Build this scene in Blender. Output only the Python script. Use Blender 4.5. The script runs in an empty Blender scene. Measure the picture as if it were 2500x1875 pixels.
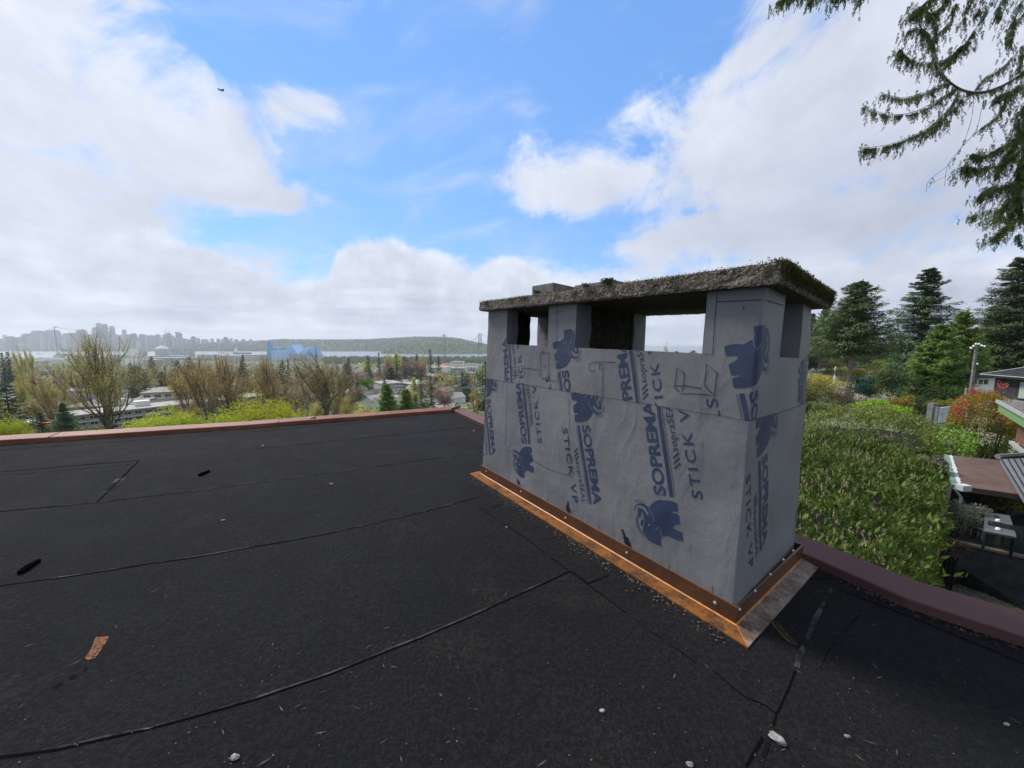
import bpy, bmesh, math, random
import numpy as np
from mathutils import Vector, Matrix, noise
random.seed(7)
C=bpy.context.scene.collection
# ------------------------------------------------------------ camera, sky, sun, exposure
F=870.0;CX=1250.0;CY=937.5;HY=838.0            # photo pixels (2500 wide): focal length, centre, horizon row
PIT=math.atan((CY-HY)/F)
fw=np.array([0,math.cos(PIT),-math.sin(PIT)]);upv=np.array([0,math.sin(PIT),math.cos(PIT)]);rt=np.array([1.,0,0])
CAM=np.array([0,0,100.0])
cd=bpy.data.cameras.new('camera');cam=bpy.data.objects.new('camera',cd);C.objects.link(cam)
cam.location=CAM;cam.rotation_euler=(math.pi/2-PIT,0,0)
cd.sensor_width=36;cd.lens=F/2500*36;cd.clip_start=.05;cd.clip_end=60000
bpy.context.scene.camera=cam
sc=bpy.context.scene
sc.view_settings.view_transform='Standard';sc.view_settings.look='None';sc.view_settings.gamma=1;sc.view_settings.use_curve_mapping=False
sc.view_settings.exposure=0.62
SUN_EL,SUN_AZ=math.radians(50),math.radians(-52)     # azimuth measured from +Y towards +X
def ray(px,py): return fw+rt*((px-CX)/F)-upv*((py-CY)/F)
def proj(P):
    v=np.asarray(P)-CAM; d=v.dot(fw); return np.array([CX+F*v.dot(rt)/d,CY-F*v.dot(upv)/d])
def at(px,py,d):
    r=ray(px,py); return CAM+r*(d/r[1])
def onz(px,py,z):
    r=ray(px,py); return CAM+r*((z-100.0)/r[2])

class NT:
    """small helper for node trees"""
    def __init__(s,tree): s.t=tree; s.n=tree.nodes; s.l=tree.links
    def node(s,t,**k):
        n=s.n.new(t)
        for a,b in k.items():
            if a.startswith('i_'): s.set(n.inputs[a[2:]] if not a[2:].isdigit() else n.inputs[int(a[2:])],b)
            else: setattr(n,a,b)
        return n
    def set(s,sock,v):
        if isinstance(v,bpy.types.NodeSocket): s.l.new(v,sock)
        elif isinstance(v,(tuple,list)) and len(v)==3 and sock.type=='RGBA': sock.default_value=(*v,1)
        else: sock.default_value=v
    def m(s,op,a,b=0.0,c=0.0,clamp=False):
        n=s.n.new('ShaderNodeMath');n.operation=op;n.use_clamp=clamp
        for i,v in enumerate((a,b,c)): s.set(n.inputs[i],v)
        return n.outputs[0]
    def mix(s,f,a,b):
        n=s.n.new('ShaderNodeMix');n.data_type='RGBA'
        s.set(n.inputs[0],f);s.set(n.inputs[6],a);s.set(n.inputs[7],b); return n.outputs[2]
    def noise(s,vec,scale,detail=4,rough=.55,dist=0):
        n=s.n.new('ShaderNodeTexNoise')
        if vec is not None: s.l.new(vec,n.inputs['Vector'])
        n.inputs['Scale'].default_value=scale;n.inputs['Detail'].default_value=detail;n.inputs['Roughness'].default_value=rough;n.inputs['Distortion'].default_value=dist
        return n.outputs['Fac']
    def ramp(s,f,a,b,mode='SMOOTHSTEP',o0=0.0,o1=1.0):
        n=s.n.new('ShaderNodeMapRange');n.interpolation_type=mode
        s.set(n.inputs[0],f);n.inputs[1].default_value=a;n.inputs[2].default_value=b;n.inputs[3].default_value=o0;n.inputs[4].default_value=o1
        return n.outputs[0]

# world: Nishita sky with broken cloud
w=bpy.data.worlds.new('World');sc.world=w;w.use_nodes=True
T=NT(w.node_tree);T.n.clear()
out=T.node('ShaderNodeOutputWorld');bg=T.node('ShaderNodeBackground')
SKYK=0.10
bg.inputs['Strength'].default_value=SKYK
T.l.new(bg.outputs[0],out.inputs[0])
sky=T.node('ShaderNodeTexSky',sky_type='NISHITA',sun_disc=False,sun_elevation=SUN_EL,sun_rotation=SUN_AZ,altitude=100,air_density=1.0,dust_density=0.0,ozone_density=2.0)
tc=T.node('ShaderNodeTexCoord').outputs['Generated']
sep=T.node('ShaderNodeSeparateXYZ');T.l.new(tc,sep.inputs[0]);X,Y,Z=sep.outputs
az=T.m('ARCTAN2',X,Y);el=T.m('ARCSINE',T.m('MINIMUM',T.m('MAXIMUM',Z,-1.0),1.0))
def azel(px,py):
    r=ray(px,py);r=r/np.linalg.norm(r); return math.atan2(r[0],r[1]),math.asin(r[2])
# cloud plane coordinates (flat layer overhead) so that the clouds shrink towards the horizon
inv=T.m('DIVIDE',1.0,T.m('ADD',T.m('MAXIMUM',Z,0.0),0.16))
cv=T.node('ShaderNodeCombineXYZ',i_0=T.m('MULTIPLY',X,inv),i_1=T.m('MULTIPLY',Y,inv),i_2=0.0).outputs[0]
n1=T.noise(cv,1.5,10,.62,.5);n2=T.noise(tc,5.0,10,.66,.5);n3=T.noise(tc,2.6,5,.5)
cw=T.node('ShaderNodeCombineXYZ',i_0=T.m('MULTIPLY',T.m('ADD',X,T.m('MULTIPLY',Z,.8)),3.2),i_1=T.m('MULTIPLY',Y,2.0),i_2=T.m('MULTIPLY',T.m('SUBTRACT',Z,T.m('MULTIPLY',X,.35)),9.0)).outputs[0]
n4=T.noise(cw,1.0,7,.6,.5)
# clear patches: (px,py,rx,ry,strength)
blue=0.0
for (px,py,rx,ry,st) in ((1200,150,400,200,.70),(1030,380,330,180,1.0),(1380,330,150,110,.5),(670,70,250,150,.72),(1580,80,190,150,.75),
                         (1000,540,300,90,.80),(1330,590,150,80,.75),(1570,370,70,50,.6),(520,110,90,110,.30),(1180,-20,330,110,.45),(640,560,160,45,.55),(440,330,60,60,.2)):
    a0,e0=azel(px,py); a1,_=azel(px+rx,py);_,e1=azel(px,py-ry)
    da=T.m('MULTIPLY',T.m('SUBTRACT',az,a0),1/abs(a1-a0));de=T.m('MULTIPLY',T.m('SUBTRACT',el,e0),1/abs(e1-e0))
    g=T.m('MULTIPLY',T.m('EXPONENT',T.m('MULTIPLY',T.m('ADD',T.m('MULTIPLY',da,da),T.m('MULTIPLY',de,de)),-1.0)),st)
    blue=T.m('ADD',blue,g)
# solid patches of cloud
for (px,py,rx,ry,st) in ((150,300,260,260,.22),(880,110,110,120,.28),(1950,250,360,260,.5),(1350,440,160,110,.75),(640,470,170,60,.55),(1200,60,150,70,.05),(600,230,140,90,.35),(780,280,90,60,.3)):
    a0,e0=azel(px,py); a1,_=azel(px+rx,py);_,e1=azel(px,py-ry)
    da=T.m('MULTIPLY',T.m('SUBTRACT',az,a0),1/abs(a1-a0));de=T.m('MULTIPLY',T.m('SUBTRACT',el,e0),1/abs(e1-e0))
    g=T.m('MULTIPLY',T.m('EXPONENT',T.m('MULTIPLY',T.m('ADD',T.m('MULTIPLY',da,da),T.m('MULTIPLY',de,de)),-1.0)),st)
    blue=T.m('SUBTRACT',blue,g)
nn=T.m('ADD',T.m('ADD',T.m('MULTIPLY',T.m('SUBTRACT',n1,.5),1.5),T.m('MULTIPLY',T.m('SUBTRACT',n2,.5),2.0)),T.m('MULTIPLY',T.m('SUBTRACT',n4,.5),1.9))
dens=T.m('ADD',T.m('SUBTRACT',.52,blue),nn)
cloud=T.ramp(dens,-.10,.62)
# a thin veil where it is almost clear, and a closed bank near the horizon
fc=T.node('ShaderNodeFloatCurve');cvm=fc.mapping.curves[0];tops=((-700,560),(0,548),(250,552),(450,560),(590,612),(690,655),(790,652),(815,600),(850,575),(930,566),(1020,590),(1100,622),(1165,645),(1195,622),(1240,612),(1290,628),(1320,662),(1450,668),(1700,640),(2500,600),(3200,600))
pts=[];
for x,y in tops: a0,e0=azel(x,y);pts.append(((a0+1.6)/3.2,e0/.6))
cvm.points[0].location=pts[0];cvm.points[1].location=pts[-1]
for q in pts[1:-1]: cvm.points.new(*q)
for q in cvm.points: q.handle_type='AUTO_CLAMPED'
fc.mapping.update()
T.l.new(T.m('DIVIDE',T.m('ADD',az,1.6),3.2,clamp=True),fc.inputs['Value'])
n6=T.noise(tc,11,6,.6,.3)
eb=T.m('SUBTRACT',T.m('ADD',T.m('MULTIPLY',fc.outputs[0],.6),T.m('ADD',T.m('MULTIPLY',T.m('SUBTRACT',n2,.5),.10),T.m('MULTIPLY',T.m('SUBTRACT',n6,.5),.045))),el)   # depth below the cumulus top, radians
bank=T.ramp(eb,-.004,.030)
cloud=T.m('MAXIMUM',cloud,bank)
cloud=T.m('MAXIMUM',cloud,T.ramp(n4,.42,.85,o1=.55))
# cloud brightness: bright tops, grey undersides, streaks near the horizon
cs=T.node('ShaderNodeCombineXYZ',i_0=T.m('MULTIPLY',az,2.6),i_1=T.m('MULTIPLY',el,26.0),i_2=1.7).outputs[0]
st=T.noise(cs,1.6,5,.55,.3)
n5=T.noise(cv,.8,5,.55,.2)
br=T.m('ADD',T.ramp(dens,.1,.8,o0=.97,o1=.91),T.m('MULTIPLY',T.m('SUBTRACT',n5,.5),.22))
br=T.m('ADD',br,T.m('MULTIPLY',T.m('SUBTRACT',n2,.5),.38))
puff=T.m('MULTIPLY',T.ramp(eb,.0,.05,o0=1.0,o1=0.0),bank)
low=T.ramp(eb,.02,.20)
br=T.m('ADD',br,T.m('MULTIPLY',puff,.06))
br=T.m('ADD',br,T.m('MULTIPLY',T.m('SUBTRACT',n6,.5),T.m('MULTIPLY',bank,.40)))
br=T.m('SUBTRACT',br,T.m('MULTIPLY',low,.045))
br=T.m('ADD',br,T.m('MULTIPLY',T.m('MULTIPLY',T.m('SUBTRACT',st,.5),low),.45))
for (px,py,rx,ry,stg) in ((2200,520,420,200,-.12),(150,300,300,200,.04),(1750,220,260,160,.04),(2350,800,260,80,-.14)):
    a0,e0=azel(px,py); a1,_=azel(px+rx,py);_,e1=azel(px,py-ry)
    da=T.m('MULTIPLY',T.m('SUBTRACT',az,a0),1/abs(a1-a0));de=T.m('MULTIPLY',T.m('SUBTRACT',el,e0),1/abs(e1-e0))
    br=T.m('ADD',br,T.m('MULTIPLY',T.m('EXPONENT',T.m('MULTIPLY',T.m('ADD',T.m('MULTIPLY',da,da),T.m('MULTIPLY',de,de)),-1.0)),stg))
br=T.m('MINIMUM',T.m('MAXIMUM',br,.6),1.03)
CK=6.1
ccol=T.node('ShaderNodeCombineColor',i_0=T.m('MULTIPLY',T.m('POWER',br,2.1),.86*CK),i_1=T.m('MULTIPLY',T.m('POWER',br,2.0),.91*CK),i_2=T.m('MULTIPLY',T.m('POWER',br,1.6),1.03*CK)).outputs[0]
hs=T.node('ShaderNodeHueSaturation',i_Saturation=1.0,i_Value=1.5,i_Color=sky.outputs[0]).outputs[0]
bl=T.node('ShaderNodeMix',data_type='RGBA',blend_type='MULTIPLY');bl.inputs[0].default_value=1;T.l.new(hs,bl.inputs[6]);bl.inputs[7].default_value=(.82,.98,1.10,1)
T.l.new(T.mix(cloud,T.mix(.65,bl.outputs[2],(.98,2.45,5.7)),ccol),bg.inputs['Color'])
w.cycles.sampling_method='MANUAL';w.cycles.sample_map_resolution=512
# sun behind thin cloud
sl=bpy.data.lights.new('sun','SUN');sl.energy=3.6;sl.angle=math.radians(18);sl.color=(1,.95,.87)
so=bpy.data.objects.new('sun',sl);C.objects.link(so)
sd=Vector((math.sin(SUN_AZ)*math.cos(SUN_EL),math.cos(SUN_AZ)*math.cos(SUN_EL),math.sin(SUN_EL)))
so.rotation_euler=sd.to_track_quat('Z','Y').to_euler();so.location=(0,0,160)

# ------------------------------------------------------------ helpers
def mat(name,build=None,base=(.5,.5,.5),rough=.8,metal=0.0,spec=.3):
    m=bpy.data.materials.new(name);m.use_nodes=True;t=NT(m.node_tree)
    b=t.n['Principled BSDF'];b.inputs['Base Color'].default_value=(*base,1);b.inputs['Roughness'].default_value=rough
    b.inputs['Metallic'].default_value=metal;b.inputs['Specular IOR Level'].default_value=spec
    if build: build(t,b)
    return m
def coord(t,kind='Object'): return t.node('ShaderNodeTexCoord').outputs[kind]
def bump(t,b,h,strength=.4,dist=.01):
    n=t.node('ShaderNodeBump');n.inputs['Strength'].default_value=strength;n.inputs['Distance'].default_value=dist
    t.l.new(h,n.inputs['Height']);t.l.new(n.outputs[0],b.inputs['Normal'])
def two(c1,c2,scale,rough=.85,detail=6,lo=.35,hi=.65,bs=0,bd=.01,bscale=None,metal=0.0,spec=.3):
    def f(t,b):
        co=coord(t);n=t.noise(co,scale,detail)
        t.set(b.inputs['Base Color'],t.mix(t.ramp(n,lo,hi),c1,c2))
        if bs: bump(t,b,t.noise(co,bscale or scale*4,5),bs,bd)
    return lambda name: mat(name,f,rough=rough,metal=metal,spec=spec)
def leafmat(name,c1,c2,trans=.35,scale=.6,rough=.6):
    """foliage: colour varies leaf by leaf and clump by clump"""
    m=bpy.data.materials.new(name);m.use_nodes=True;t=NT(m.node_tree);b=t.n['Principled BSDF']
    g=t.node('ShaderNodeNewGeometry');co=coord(t)
    oi=t.node('ShaderNodeObjectInfo')
    f=t.m('ADD',t.m('MULTIPLY',g.outputs['Random Per Island'],.55),t.m('MULTIPLY',t.ramp(t.noise(co,scale,3),.3,.7),.45))
    col=t.mix(f,c1,c2)
    hv=t.node('ShaderNodeHueSaturation');t.l.new(col,hv.inputs['Color']);t.l.new(t.ramp(oi.outputs['Random'],0,1,'LINEAR',.485,.515),hv.inputs['Hue']);t.l.new(t.ramp(oi.outputs['Random'],0,1,'LINEAR',.8,1.2),hv.inputs['Value'])
    t.l.new(hv.outputs[0],b.inputs['Base Color']);b.inputs['Roughness'].default_value=rough;b.inputs['Specular IOR Level'].default_value=.15
    tr=t.node('ShaderNodeBsdfTranslucent');t.l.new(hv.outputs[0],tr.inputs[0])
    mx=t.node('ShaderNodeMixShader');mx.inputs[0].default_value=trans
    t.l.new(b.outputs[0],mx.inputs[1]);t.l.new(tr.outputs[0],mx.inputs[2]);t.l.new(mx.outputs[0],t.n['Material Output'].inputs[0])
    return m

def tag(o,label=None,cat=None,group=None,kind=None):
    if label: o['label']=label
    if cat: o['category']=cat
    if group: o['group']=group
    if kind: o['kind']=kind
    return o
def empty(name,loc,label,cat,group=None):
    o=bpy.data.objects.new(name,None);o.location=loc;o.empty_display_size=.2;C.objects.link(o);return tag(o,label,cat,group)
def link(name,me,mats=(),parent=None,world=True,smooth=False):
    """link a mesh as one object; world=True: the mesh is in world coordinates"""
    o=bpy.data.objects.new(name,me);C.objects.link(o)
    for m in mats: me.materials.append(m)
    if smooth: me.shade_smooth()
    if parent is not None:
        o.parent=parent
        if world:
            p=parent;loc=Vector()
            while p is not None: loc=loc+Vector(p.location) if p.type=='EMPTY' else loc; p=p.parent
            o.matrix_parent_inverse=Matrix.Translation(-loc) if parent.type=='EMPTY' else Matrix.Identity(4)
    return o
class MB:
    def __init__(s): s.v=[];s.f=[];s.m=[]
    def add(s,vs,fs,mi=0):
        k=len(s.v);s.v+=[tuple(p) for p in vs];s.f+=[tuple(i+k for i in f) for f in fs];s.m+=[mi]*len(fs)
    def quad(s,a,b,c,d,mi=0): s.add((a,b,c,d),((0,1,2,3),),mi)
    def box(s,x0,x1,y0,y1,z0,z1,mi=0,fn=None,M=None):
        vs=[(x,y,z) for z in (z0,z1) for (x,y) in ((x0,y0),(x1,y0),(x1,y1),(x0,y1))]
        if fn: vs=[fn(*p) for p in vs]
        if M is not None: vs=[tuple(M@Vector(p)) for p in vs]
        s.add(vs,((3,2,1,0),(4,5,6,7),(0,1,5,4),(1,2,6,5),(2,3,7,6),(3,0,4,7)),mi)
    def tube(s,pts,rad,n=6,mi=0,cap=True):
        pts=[Vector(p) for p in pts]
        if not hasattr(rad,'__len__'): rad=[rad]*len(pts)
        rings=[];ref=Vector((.31,.17,.93))
        for i,p in enumerate(pts):
            d=(pts[min(i+1,len(pts)-1)]-pts[max(i-1,0)])
            d=d.normalized() if d.length>1e-9 else Vector((0,0,1))
            a=d.cross(ref)
            if a.length<.05: a=d.cross(Vector((1,0,0)))
            a.normalize();b=d.cross(a)
            rings.append([p+(a*math.cos(2*math.pi*j/n)+b*math.sin(2*math.pi*j/n))*rad[i] for j in range(n)])
        vs=[q for r in rings for q in r];fs=[]
        for i in range(len(pts)-1):
            for j in range(n):
                k=(j+1)%n;fs.append((i*n+j,i*n+k,(i+1)*n+k,(i+1)*n+j))
        if cap: fs.append(tuple(range(n))[::-1]);fs.append(tuple(range((len(pts)-1)*n,len(pts)*n)))
        s.add(vs,fs,mi)
    def ribbon(s,pts,wid,z=0.0,mi=0,nrm=(0,0,1)):
        pts=[Vector(p) for p in pts];N=Vector(nrm);vs=[];fs=[]
        for i,p in enumerate(pts):
            d=(pts[min(i+1,len(pts)-1)]-pts[max(i-1,0)]).normalized();a=d.cross(N).normalized()
            wd=wid[i] if hasattr(wid,'__len__') else wid
            vs+=[p+a*wd/2+N*z,p-a*wd/2+N*z]
        for i in range(len(pts)-1): fs.append((2*i,2*i+1,2*i+3,2*i+2)[::-1])
        s.add(vs,fs,mi)
    def mesh(s,name):
        me=bpy.data.meshes.new(name);me.from_pydata(s.v,[],s.f);me.polygons.foreach_set('material_index',s.m);me.update();return me
def leaves(name,cen,axis,side,ln,wd,extra=None):
    """many small pointed leaves as one mesh: centre line start cen, direction axis, side vector, length, width (arrays)"""
    n=len(cen);ln=np.broadcast_to(np.asarray(ln,float),(n,));wd=np.broadcast_to(np.asarray(wd,float),(n,))
    a=axis/np.linalg.norm(axis,axis=1)[:,None];s_=side/np.maximum(np.linalg.norm(side,axis=1)[:,None],1e-9)
    v=np.empty((n,4,3));v[:,0]=cen;v[:,1]=cen+a*(ln*.45)[:,None]+s_*(wd*.5)[:,None];v[:,2]=cen+a*ln[:,None];v[:,3]=cen+a*(ln*.45)[:,None]-s_*(wd*.5)[:,None]
    me=bpy.data.meshes.new(name);me.vertices.add(n*4);me.vertices.foreach_set('co',v.reshape(-1));me.loops.add(n*4);me.loops.foreach_set('vertex_index',np.arange(n*4,dtype=np.int32))
    me.polygons.add(n);me.polygons.foreach_set('loop_start',np.arange(0,n*4,4,dtype=np.int32));me.polygons.foreach_set('loop_total',np.full(n,4,dtype=np.int32));me.update(calc_edges=True);return me
def unit(n,rng):
    v=rng.normal(size=(n,3));return v/np.linalg.norm(v,axis=1)[:,None]

# ------------------------------------------------------------ the roof we stand on
RN=np.array([0.02,0,1.0]);RN/=np.linalg.norm(RN);RH=1.02
def rhit(px,py,off=0.0):
    r=ray(px,py); return CAM+r*((-RH+off)/r.dot(RN))
def rz(x): return 100-RH/RN[2]-0.02*x
def f_roof(t,b):
    co=coord(t)
    big=t.noise(co,.55,4,.6);mid=t.noise(co,3.5,5,.6);fine=t.noise(co,120,3,.7);gr=t.noise(co,420,2,.8);gr2=t.noise(co,900,1,.5)
    g60=t.noise(co,75,5,.75);c=t.mix(t.ramp(big,.35,.68),(.0090,.0102,.0136),(.0145,.0152,.0186))
    c=t.mix(t.m('MULTIPLY',t.ramp(mid,.5,.72),.75),c,(.030,.025,.023))
    c=t.mix(t.m('MULTIPLY',t.ramp(gr,.50,.72),.8),c,(.042,.041,.045))
    c=t.mix(t.m('MULTIPLY',t.ramp(gr2,.66,.72),.5),c,(.13,.12,.115))
    c=t.mix(t.m('MULTIPLY',t.ramp(t.noise(co,1.3,3),.55,.8),.5),c,(.009,.0125,.011))
    c=t.mix(t.m('MULTIPLY',t.ramp(g60,.40,.60),.7),c,(.004,.0042,.005));c=t.mix(t.m('MULTIPLY',t.ramp(g60,.58,.75),.6),c,(.038,.037,.040))
    t.set(b.inputs['Base Color'],c);t.set(b.inputs['Roughness'],t.ramp(mid,.3,.7,o0=.85,o1=.97));b.inputs['Specular IOR Level'].default_value=.12
    st=t.node('ShaderNodeMapping',i_Scale=(9,55,9),i_Rotation=(0,0,math.radians(26)));t.l.new(co,st.inputs[0])
    h=t.m('ADD',t.m('ADD',t.m('MULTIPLY',gr,.5),t.m('MULTIPLY',fine,.9)),t.m('MULTIPLY',t.noise(st.outputs[0],1.0,4,.6),.8))
    h=t.m('ADD',t.m('ADD',h,t.m('MULTIPLY',mid,2.4)),t.m('MULTIPLY',g60,2.2))
    bump(t,b,h,1.0,.008)
m_roof=mat('roof membrane',f_roof)
m_black=mat('tar black',base=(.004,.004,.0045),rough=1.0,spec=0.0)
m_seam=mat('lap edge',lambda t,b:(t.set(b.inputs['Base Color'],t.mix(t.ramp(t.noise(coord(t),5.5,6,.7),.44,.62),(.0110,.0115,.0135),(.062,.062,.060)))),rough=1.0,spec=.05)
m_seam2=mat('lap edge plain',lambda t,b:(t.set(b.inputs['Base Color'],t.mix(t.ramp(t.noise(coord(t),9,6,.7),.5,.7),(.005,.0055,.0065),(.020,.020,.022)))),rough=1.0,spec=.05)
m_orange=mat('rust stain',lambda t,b:(t.set(b.inputs['Base Color'],t.mix(t.ramp(t.noise(coord(t),110,4,.75),.42,.58),(.012,.011,.011),(.20,.075,.022)))),rough=.9)
def f_cap(t,b):
    co=coord(t);t.set(b.inputs['Base Color'],t.mix(t.ramp(t.noise(co,2.2,7,.7),.35,.7),(.10,.04,.03),(.14,.065,.052)))
    t.set(b.inputs['Roughness'],t.ramp(t.noise(co,20,4),.3,.7,o0=.55,o1=.75));bump(t,b,t.noise(co,3,4),.15,.01)
m_cap=mat('brown sheet metal',f_cap,spec=.5)
def f_cap2(t,b):
    co=coord(t);t.set(b.inputs['Base Color'],t.mix(t.ramp(t.noise(co,1.8,8,.72),.35,.7),(.070,.030,.030),(.100,.046,.045)))
    b.inputs['Roughness'].default_value=.68;bump(t,b,t.noise(co,3,4),.2,.01)
m_cap2=mat('plum sheet metal',f_cap2,spec=.3)
m_redcap=mat('rusty red sheet metal',lambda t,b:(t.set(b.inputs['Base Color'],t.mix(t.ramp(t.noise(coord(t),2.5,7,.7),.35,.7),(.13,.04,.022),(.19,.078,.050)))),rough=.6,spec=.3)
edge=[rhit(*p) for p in ((0,1087),(600,1047),(1106,1007))];edge2=[rhit(*p) for p in ((1182,1044),(1979,1379),(2210,1483),(2500,1580))]
d0=edge[0]-edge[1];d0/=np.linalg.norm(d0);d1=edge2[-1]-edge2[-2];d1/=np.linalg.norm(d1)
edgeL=[edge[0]+d0*6]+edge
edgeR=[edge[-1]]+edge2+[edge2[-1]+d1*5]
pl=edgeL+edgeR[1:]
back=[(edgeR[-1][0]-3.2,-6.5),(edgeL[0][0]+1.0,-6.5)]
poly=[(p[0],p[1]) for p in pl]+back
house=empty('flat_roof_house',(0,0,91.5),'house under the camera with the dark membrane roof','house')
mb=MB();mb.add([(x,y,rz(x)) for x,y in poly],[tuple(range(len(poly)))[::-1]],0)
def seam(pts,wd,mi,z=.0015,raise_=True):
    P=[rhit(*p) for p in pts]
    # smooth the polyline
    Q=[]
    for i in range(len(P)-1):
        for k in range(8):
            q=P[i]*(1-k/8)+P[i+1]*k/8; q=q+np.array([noise.noise(Vector(q*4))*.006,noise.noise(Vector(q*4+9))*.006,0]);Q.append(q)
    Q.append(P[-1]);mb.ribbon(Q,[wd*(1+.5*noise.noise(Vector(q*7))) for q in Q],z,mi,RN)
s2=[(0,1249.5),(237,1227),(418,1206.5),(814,1154.5),(1178,1103.7)]
s3=[(-200,1452),(0,1431),(203,1403),(486,1359.7),(814,1301.5),(1045,1247.8),(1167,1214)]
s4=[(-300,1890),(0,1849.6),(141,1830),(339,1784.6),(463,1750.7),(633,1705.5),(808,1646),(1017,1564),(1250,1461),(1391,1395)]
sft=lambda pts,dy:[(x,y+dy) for x,y in pts]
for pts,wd,dy in ((s2,.008,-1.0),(s3,.009,-1.6),(s4,.011,-2.6)):
    seam(sft(pts,dy),wd,2)
    seam(sft(pts,0),.0045,1,.0025)
for pts in (((0,1153),(170,1138),(339,1125)),((-100,1107),(0,1100),(500,1063),(1101,1015)),((620,1097),(832,1076),(1142,1044)),((1436,1426),(1404,1400),(1391,1395)),((1436,1426),(1455,1418),(1487,1405)),
            ((1815,1700),(1870,1722),(1894,1742)),((1945,1632),(1928,1672),(1894,1742)),((1894,1742),(1885,1770)),((1820,1872),(1843,1830),(1860,1800)),((2041,1437),(2239,1514),(2498,1621)),((1956,1412),(2024,1413)),((1200,1240),(1226,1231)),((1741,1638),(1815,1700))):
    seam(pts,.007 if pts[0][1]<1160 else .0045,1,.0025)
seam(((2030,1437),(1984,1519),(1967,1570),(1945,1632)),.014,2)
seam(((237,1227),(300,1165),(339,1125)),.007,1,.0025);seam(((262,1204),(285,1180),(300,1166)),.05,2)
seam(((1885,1770),(1878,1800),(1862,1850)),.007,3);seam(((1170,1238),(1290,1320),(1430,1425),(1560,1520),(1700,1620)),.008,3,.001)
seam(((2100,1500),(2040,1560),(2000,1640)),.004,3,.001);seam(((0,1160),(140,1150),(320,1134)),.004,1,.001)
# orange mark
om=[(208,1607),(222,1585),(228,1568),(236,1556),(268,1553),(266,1562),(252,1576),(246,1590),(232,1604),(215,1612)]
om=[(x+random.uniform(-2,2),y+random.uniform(-2,2)) for x,y in om]
mb.add([rhit(x,y,.0012) for x,y in om],[tuple(range(len(om)))],4)
for a,b_,c_ in (((130,1682),(152,1668),.02),((170,1658),(185,1650),.02),((203,1638),(215,1632),.012)):
    mb.ribbon([rhit(*a),rhit(*b_)],c_,.001,3,RN)
link('roof_membrane',mb.mesh('roof_membrane'),(m_roof,m_black,m_seam,m_seam2,m_orange),house)
# metal edge caps
def off2(pts,k):
    out_=[]
    for i,p in enumerate(pts):
        a=pts[max(i-1,0)];b_=pts[min(i+1,len(pts)-1)];d=(b_-a)[:2];n=np.array([-d[1],d[0]]);n/=np.linalg.norm(n)
        out_.append(np.array([p[0]+n[0]*k,p[1]+n[1]*k,p[2]]))
    return out_
def cap(pts,h,wd,m,name,joints=()):
    pts=[np.array(p) for p in pts]
    dense=[]
    for i in range(len(pts)-1):
        n=max(1,int(np.linalg.norm(pts[i+1]-pts[i])/.3))
        dense+=[pts[i]*(1-k/n)+pts[i+1]*k/n for k in range(n)]
    dense.append(pts[-1]);i_=dense;o_=off2(dense,wd)
    for p in i_+o_: p[2]=rz(p[0])
    mb=MB();prof=((i_,.0),(i_,h*.9),(off2(i_,.006),h),(o_,h+.012),(o_,-.16),(off2(i_,wd-.01),-.16))
    rings=[[np.array([p[0],p[1],rz(p[0])+z+noise.noise(Vector((p[0]*1.5,p[1]*1.5,z*9)))*.004]) for p in q] for q,z in prof];n=len(dense)
    vs=[v for r in rings for v in r];fs=[]
    for r in range(len(rings)-1):
        for i in range(n-1): fs.append((r*n+i,r*n+i+1,(r+1)*n+i+1,(r+1)*n+i))
    mb.add(vs,fs)
    for j in joints: # folded joints between lengths
        k=int(j*(n-1));d=(dense[k+1]-dense[k]);d/=np.linalg.norm(d)
        mb.box(0,.008,0,1,0,1,0,fn=lambda x,y,z:tuple(dense[k]+d*x+(o_[k]-i_[k])*(y*1.02-.01)+np.array([0,0,h*z+.004+.012*y*z])))
    return link(name,mb.mesh(name),(m,),house)
cornO=None
capL=cap(edgeL,.048,.15,m_redcap,'roof_edge_cap',(.35,.62,.8));capL['label']='rust red edge cap along the far left roof edge'
capR=cap(edgeR,.042,.165,m_cap2,'roof_edge_cap',(.12,.72,.86));capR['label']='dull plum edge cap along the right roof edge'
mb=MB();cp=edge[-1];mb.box(-.012,.012,-.02,.20,.0,.075,0,fn=lambda x,y,z:(cp[0]+x+y*.35,cp[1]+y*.95+x*.4,rz(cp[0])+z))
link('corner_joint',mb.mesh('corner_joint'),(m_redcap,),house)
mb=MB();cpx=rhit(745,1032);mb.tube([cpx+np.array([0,0,.0]),cpx+np.array([0.05,0,.03]),cpx+np.array([.1,.03,.05]),cpx+np.array([.12,.06,.02])],[.02,.035,.03,.012],8)
link('crumpled_flashing',mb.mesh('crumpled_flashing'),(m_cap,),house)
m_wallh=mat('house stucco',base=(.25,.22,.2));mb=MB();n=len(poly)
inn=[(x*.985,y*.985) for x,y in poly]
mb.add([(x,y,rz(x)-.012) for x,y in inn]+[(x,y,91.3) for x,y in inn],[(i,(i+1)%n,(i+1)%n+n,i+n)[::-1] for i in range(n)])
link('wall',mb.mesh('wall'),(m_wallh,),house)
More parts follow.
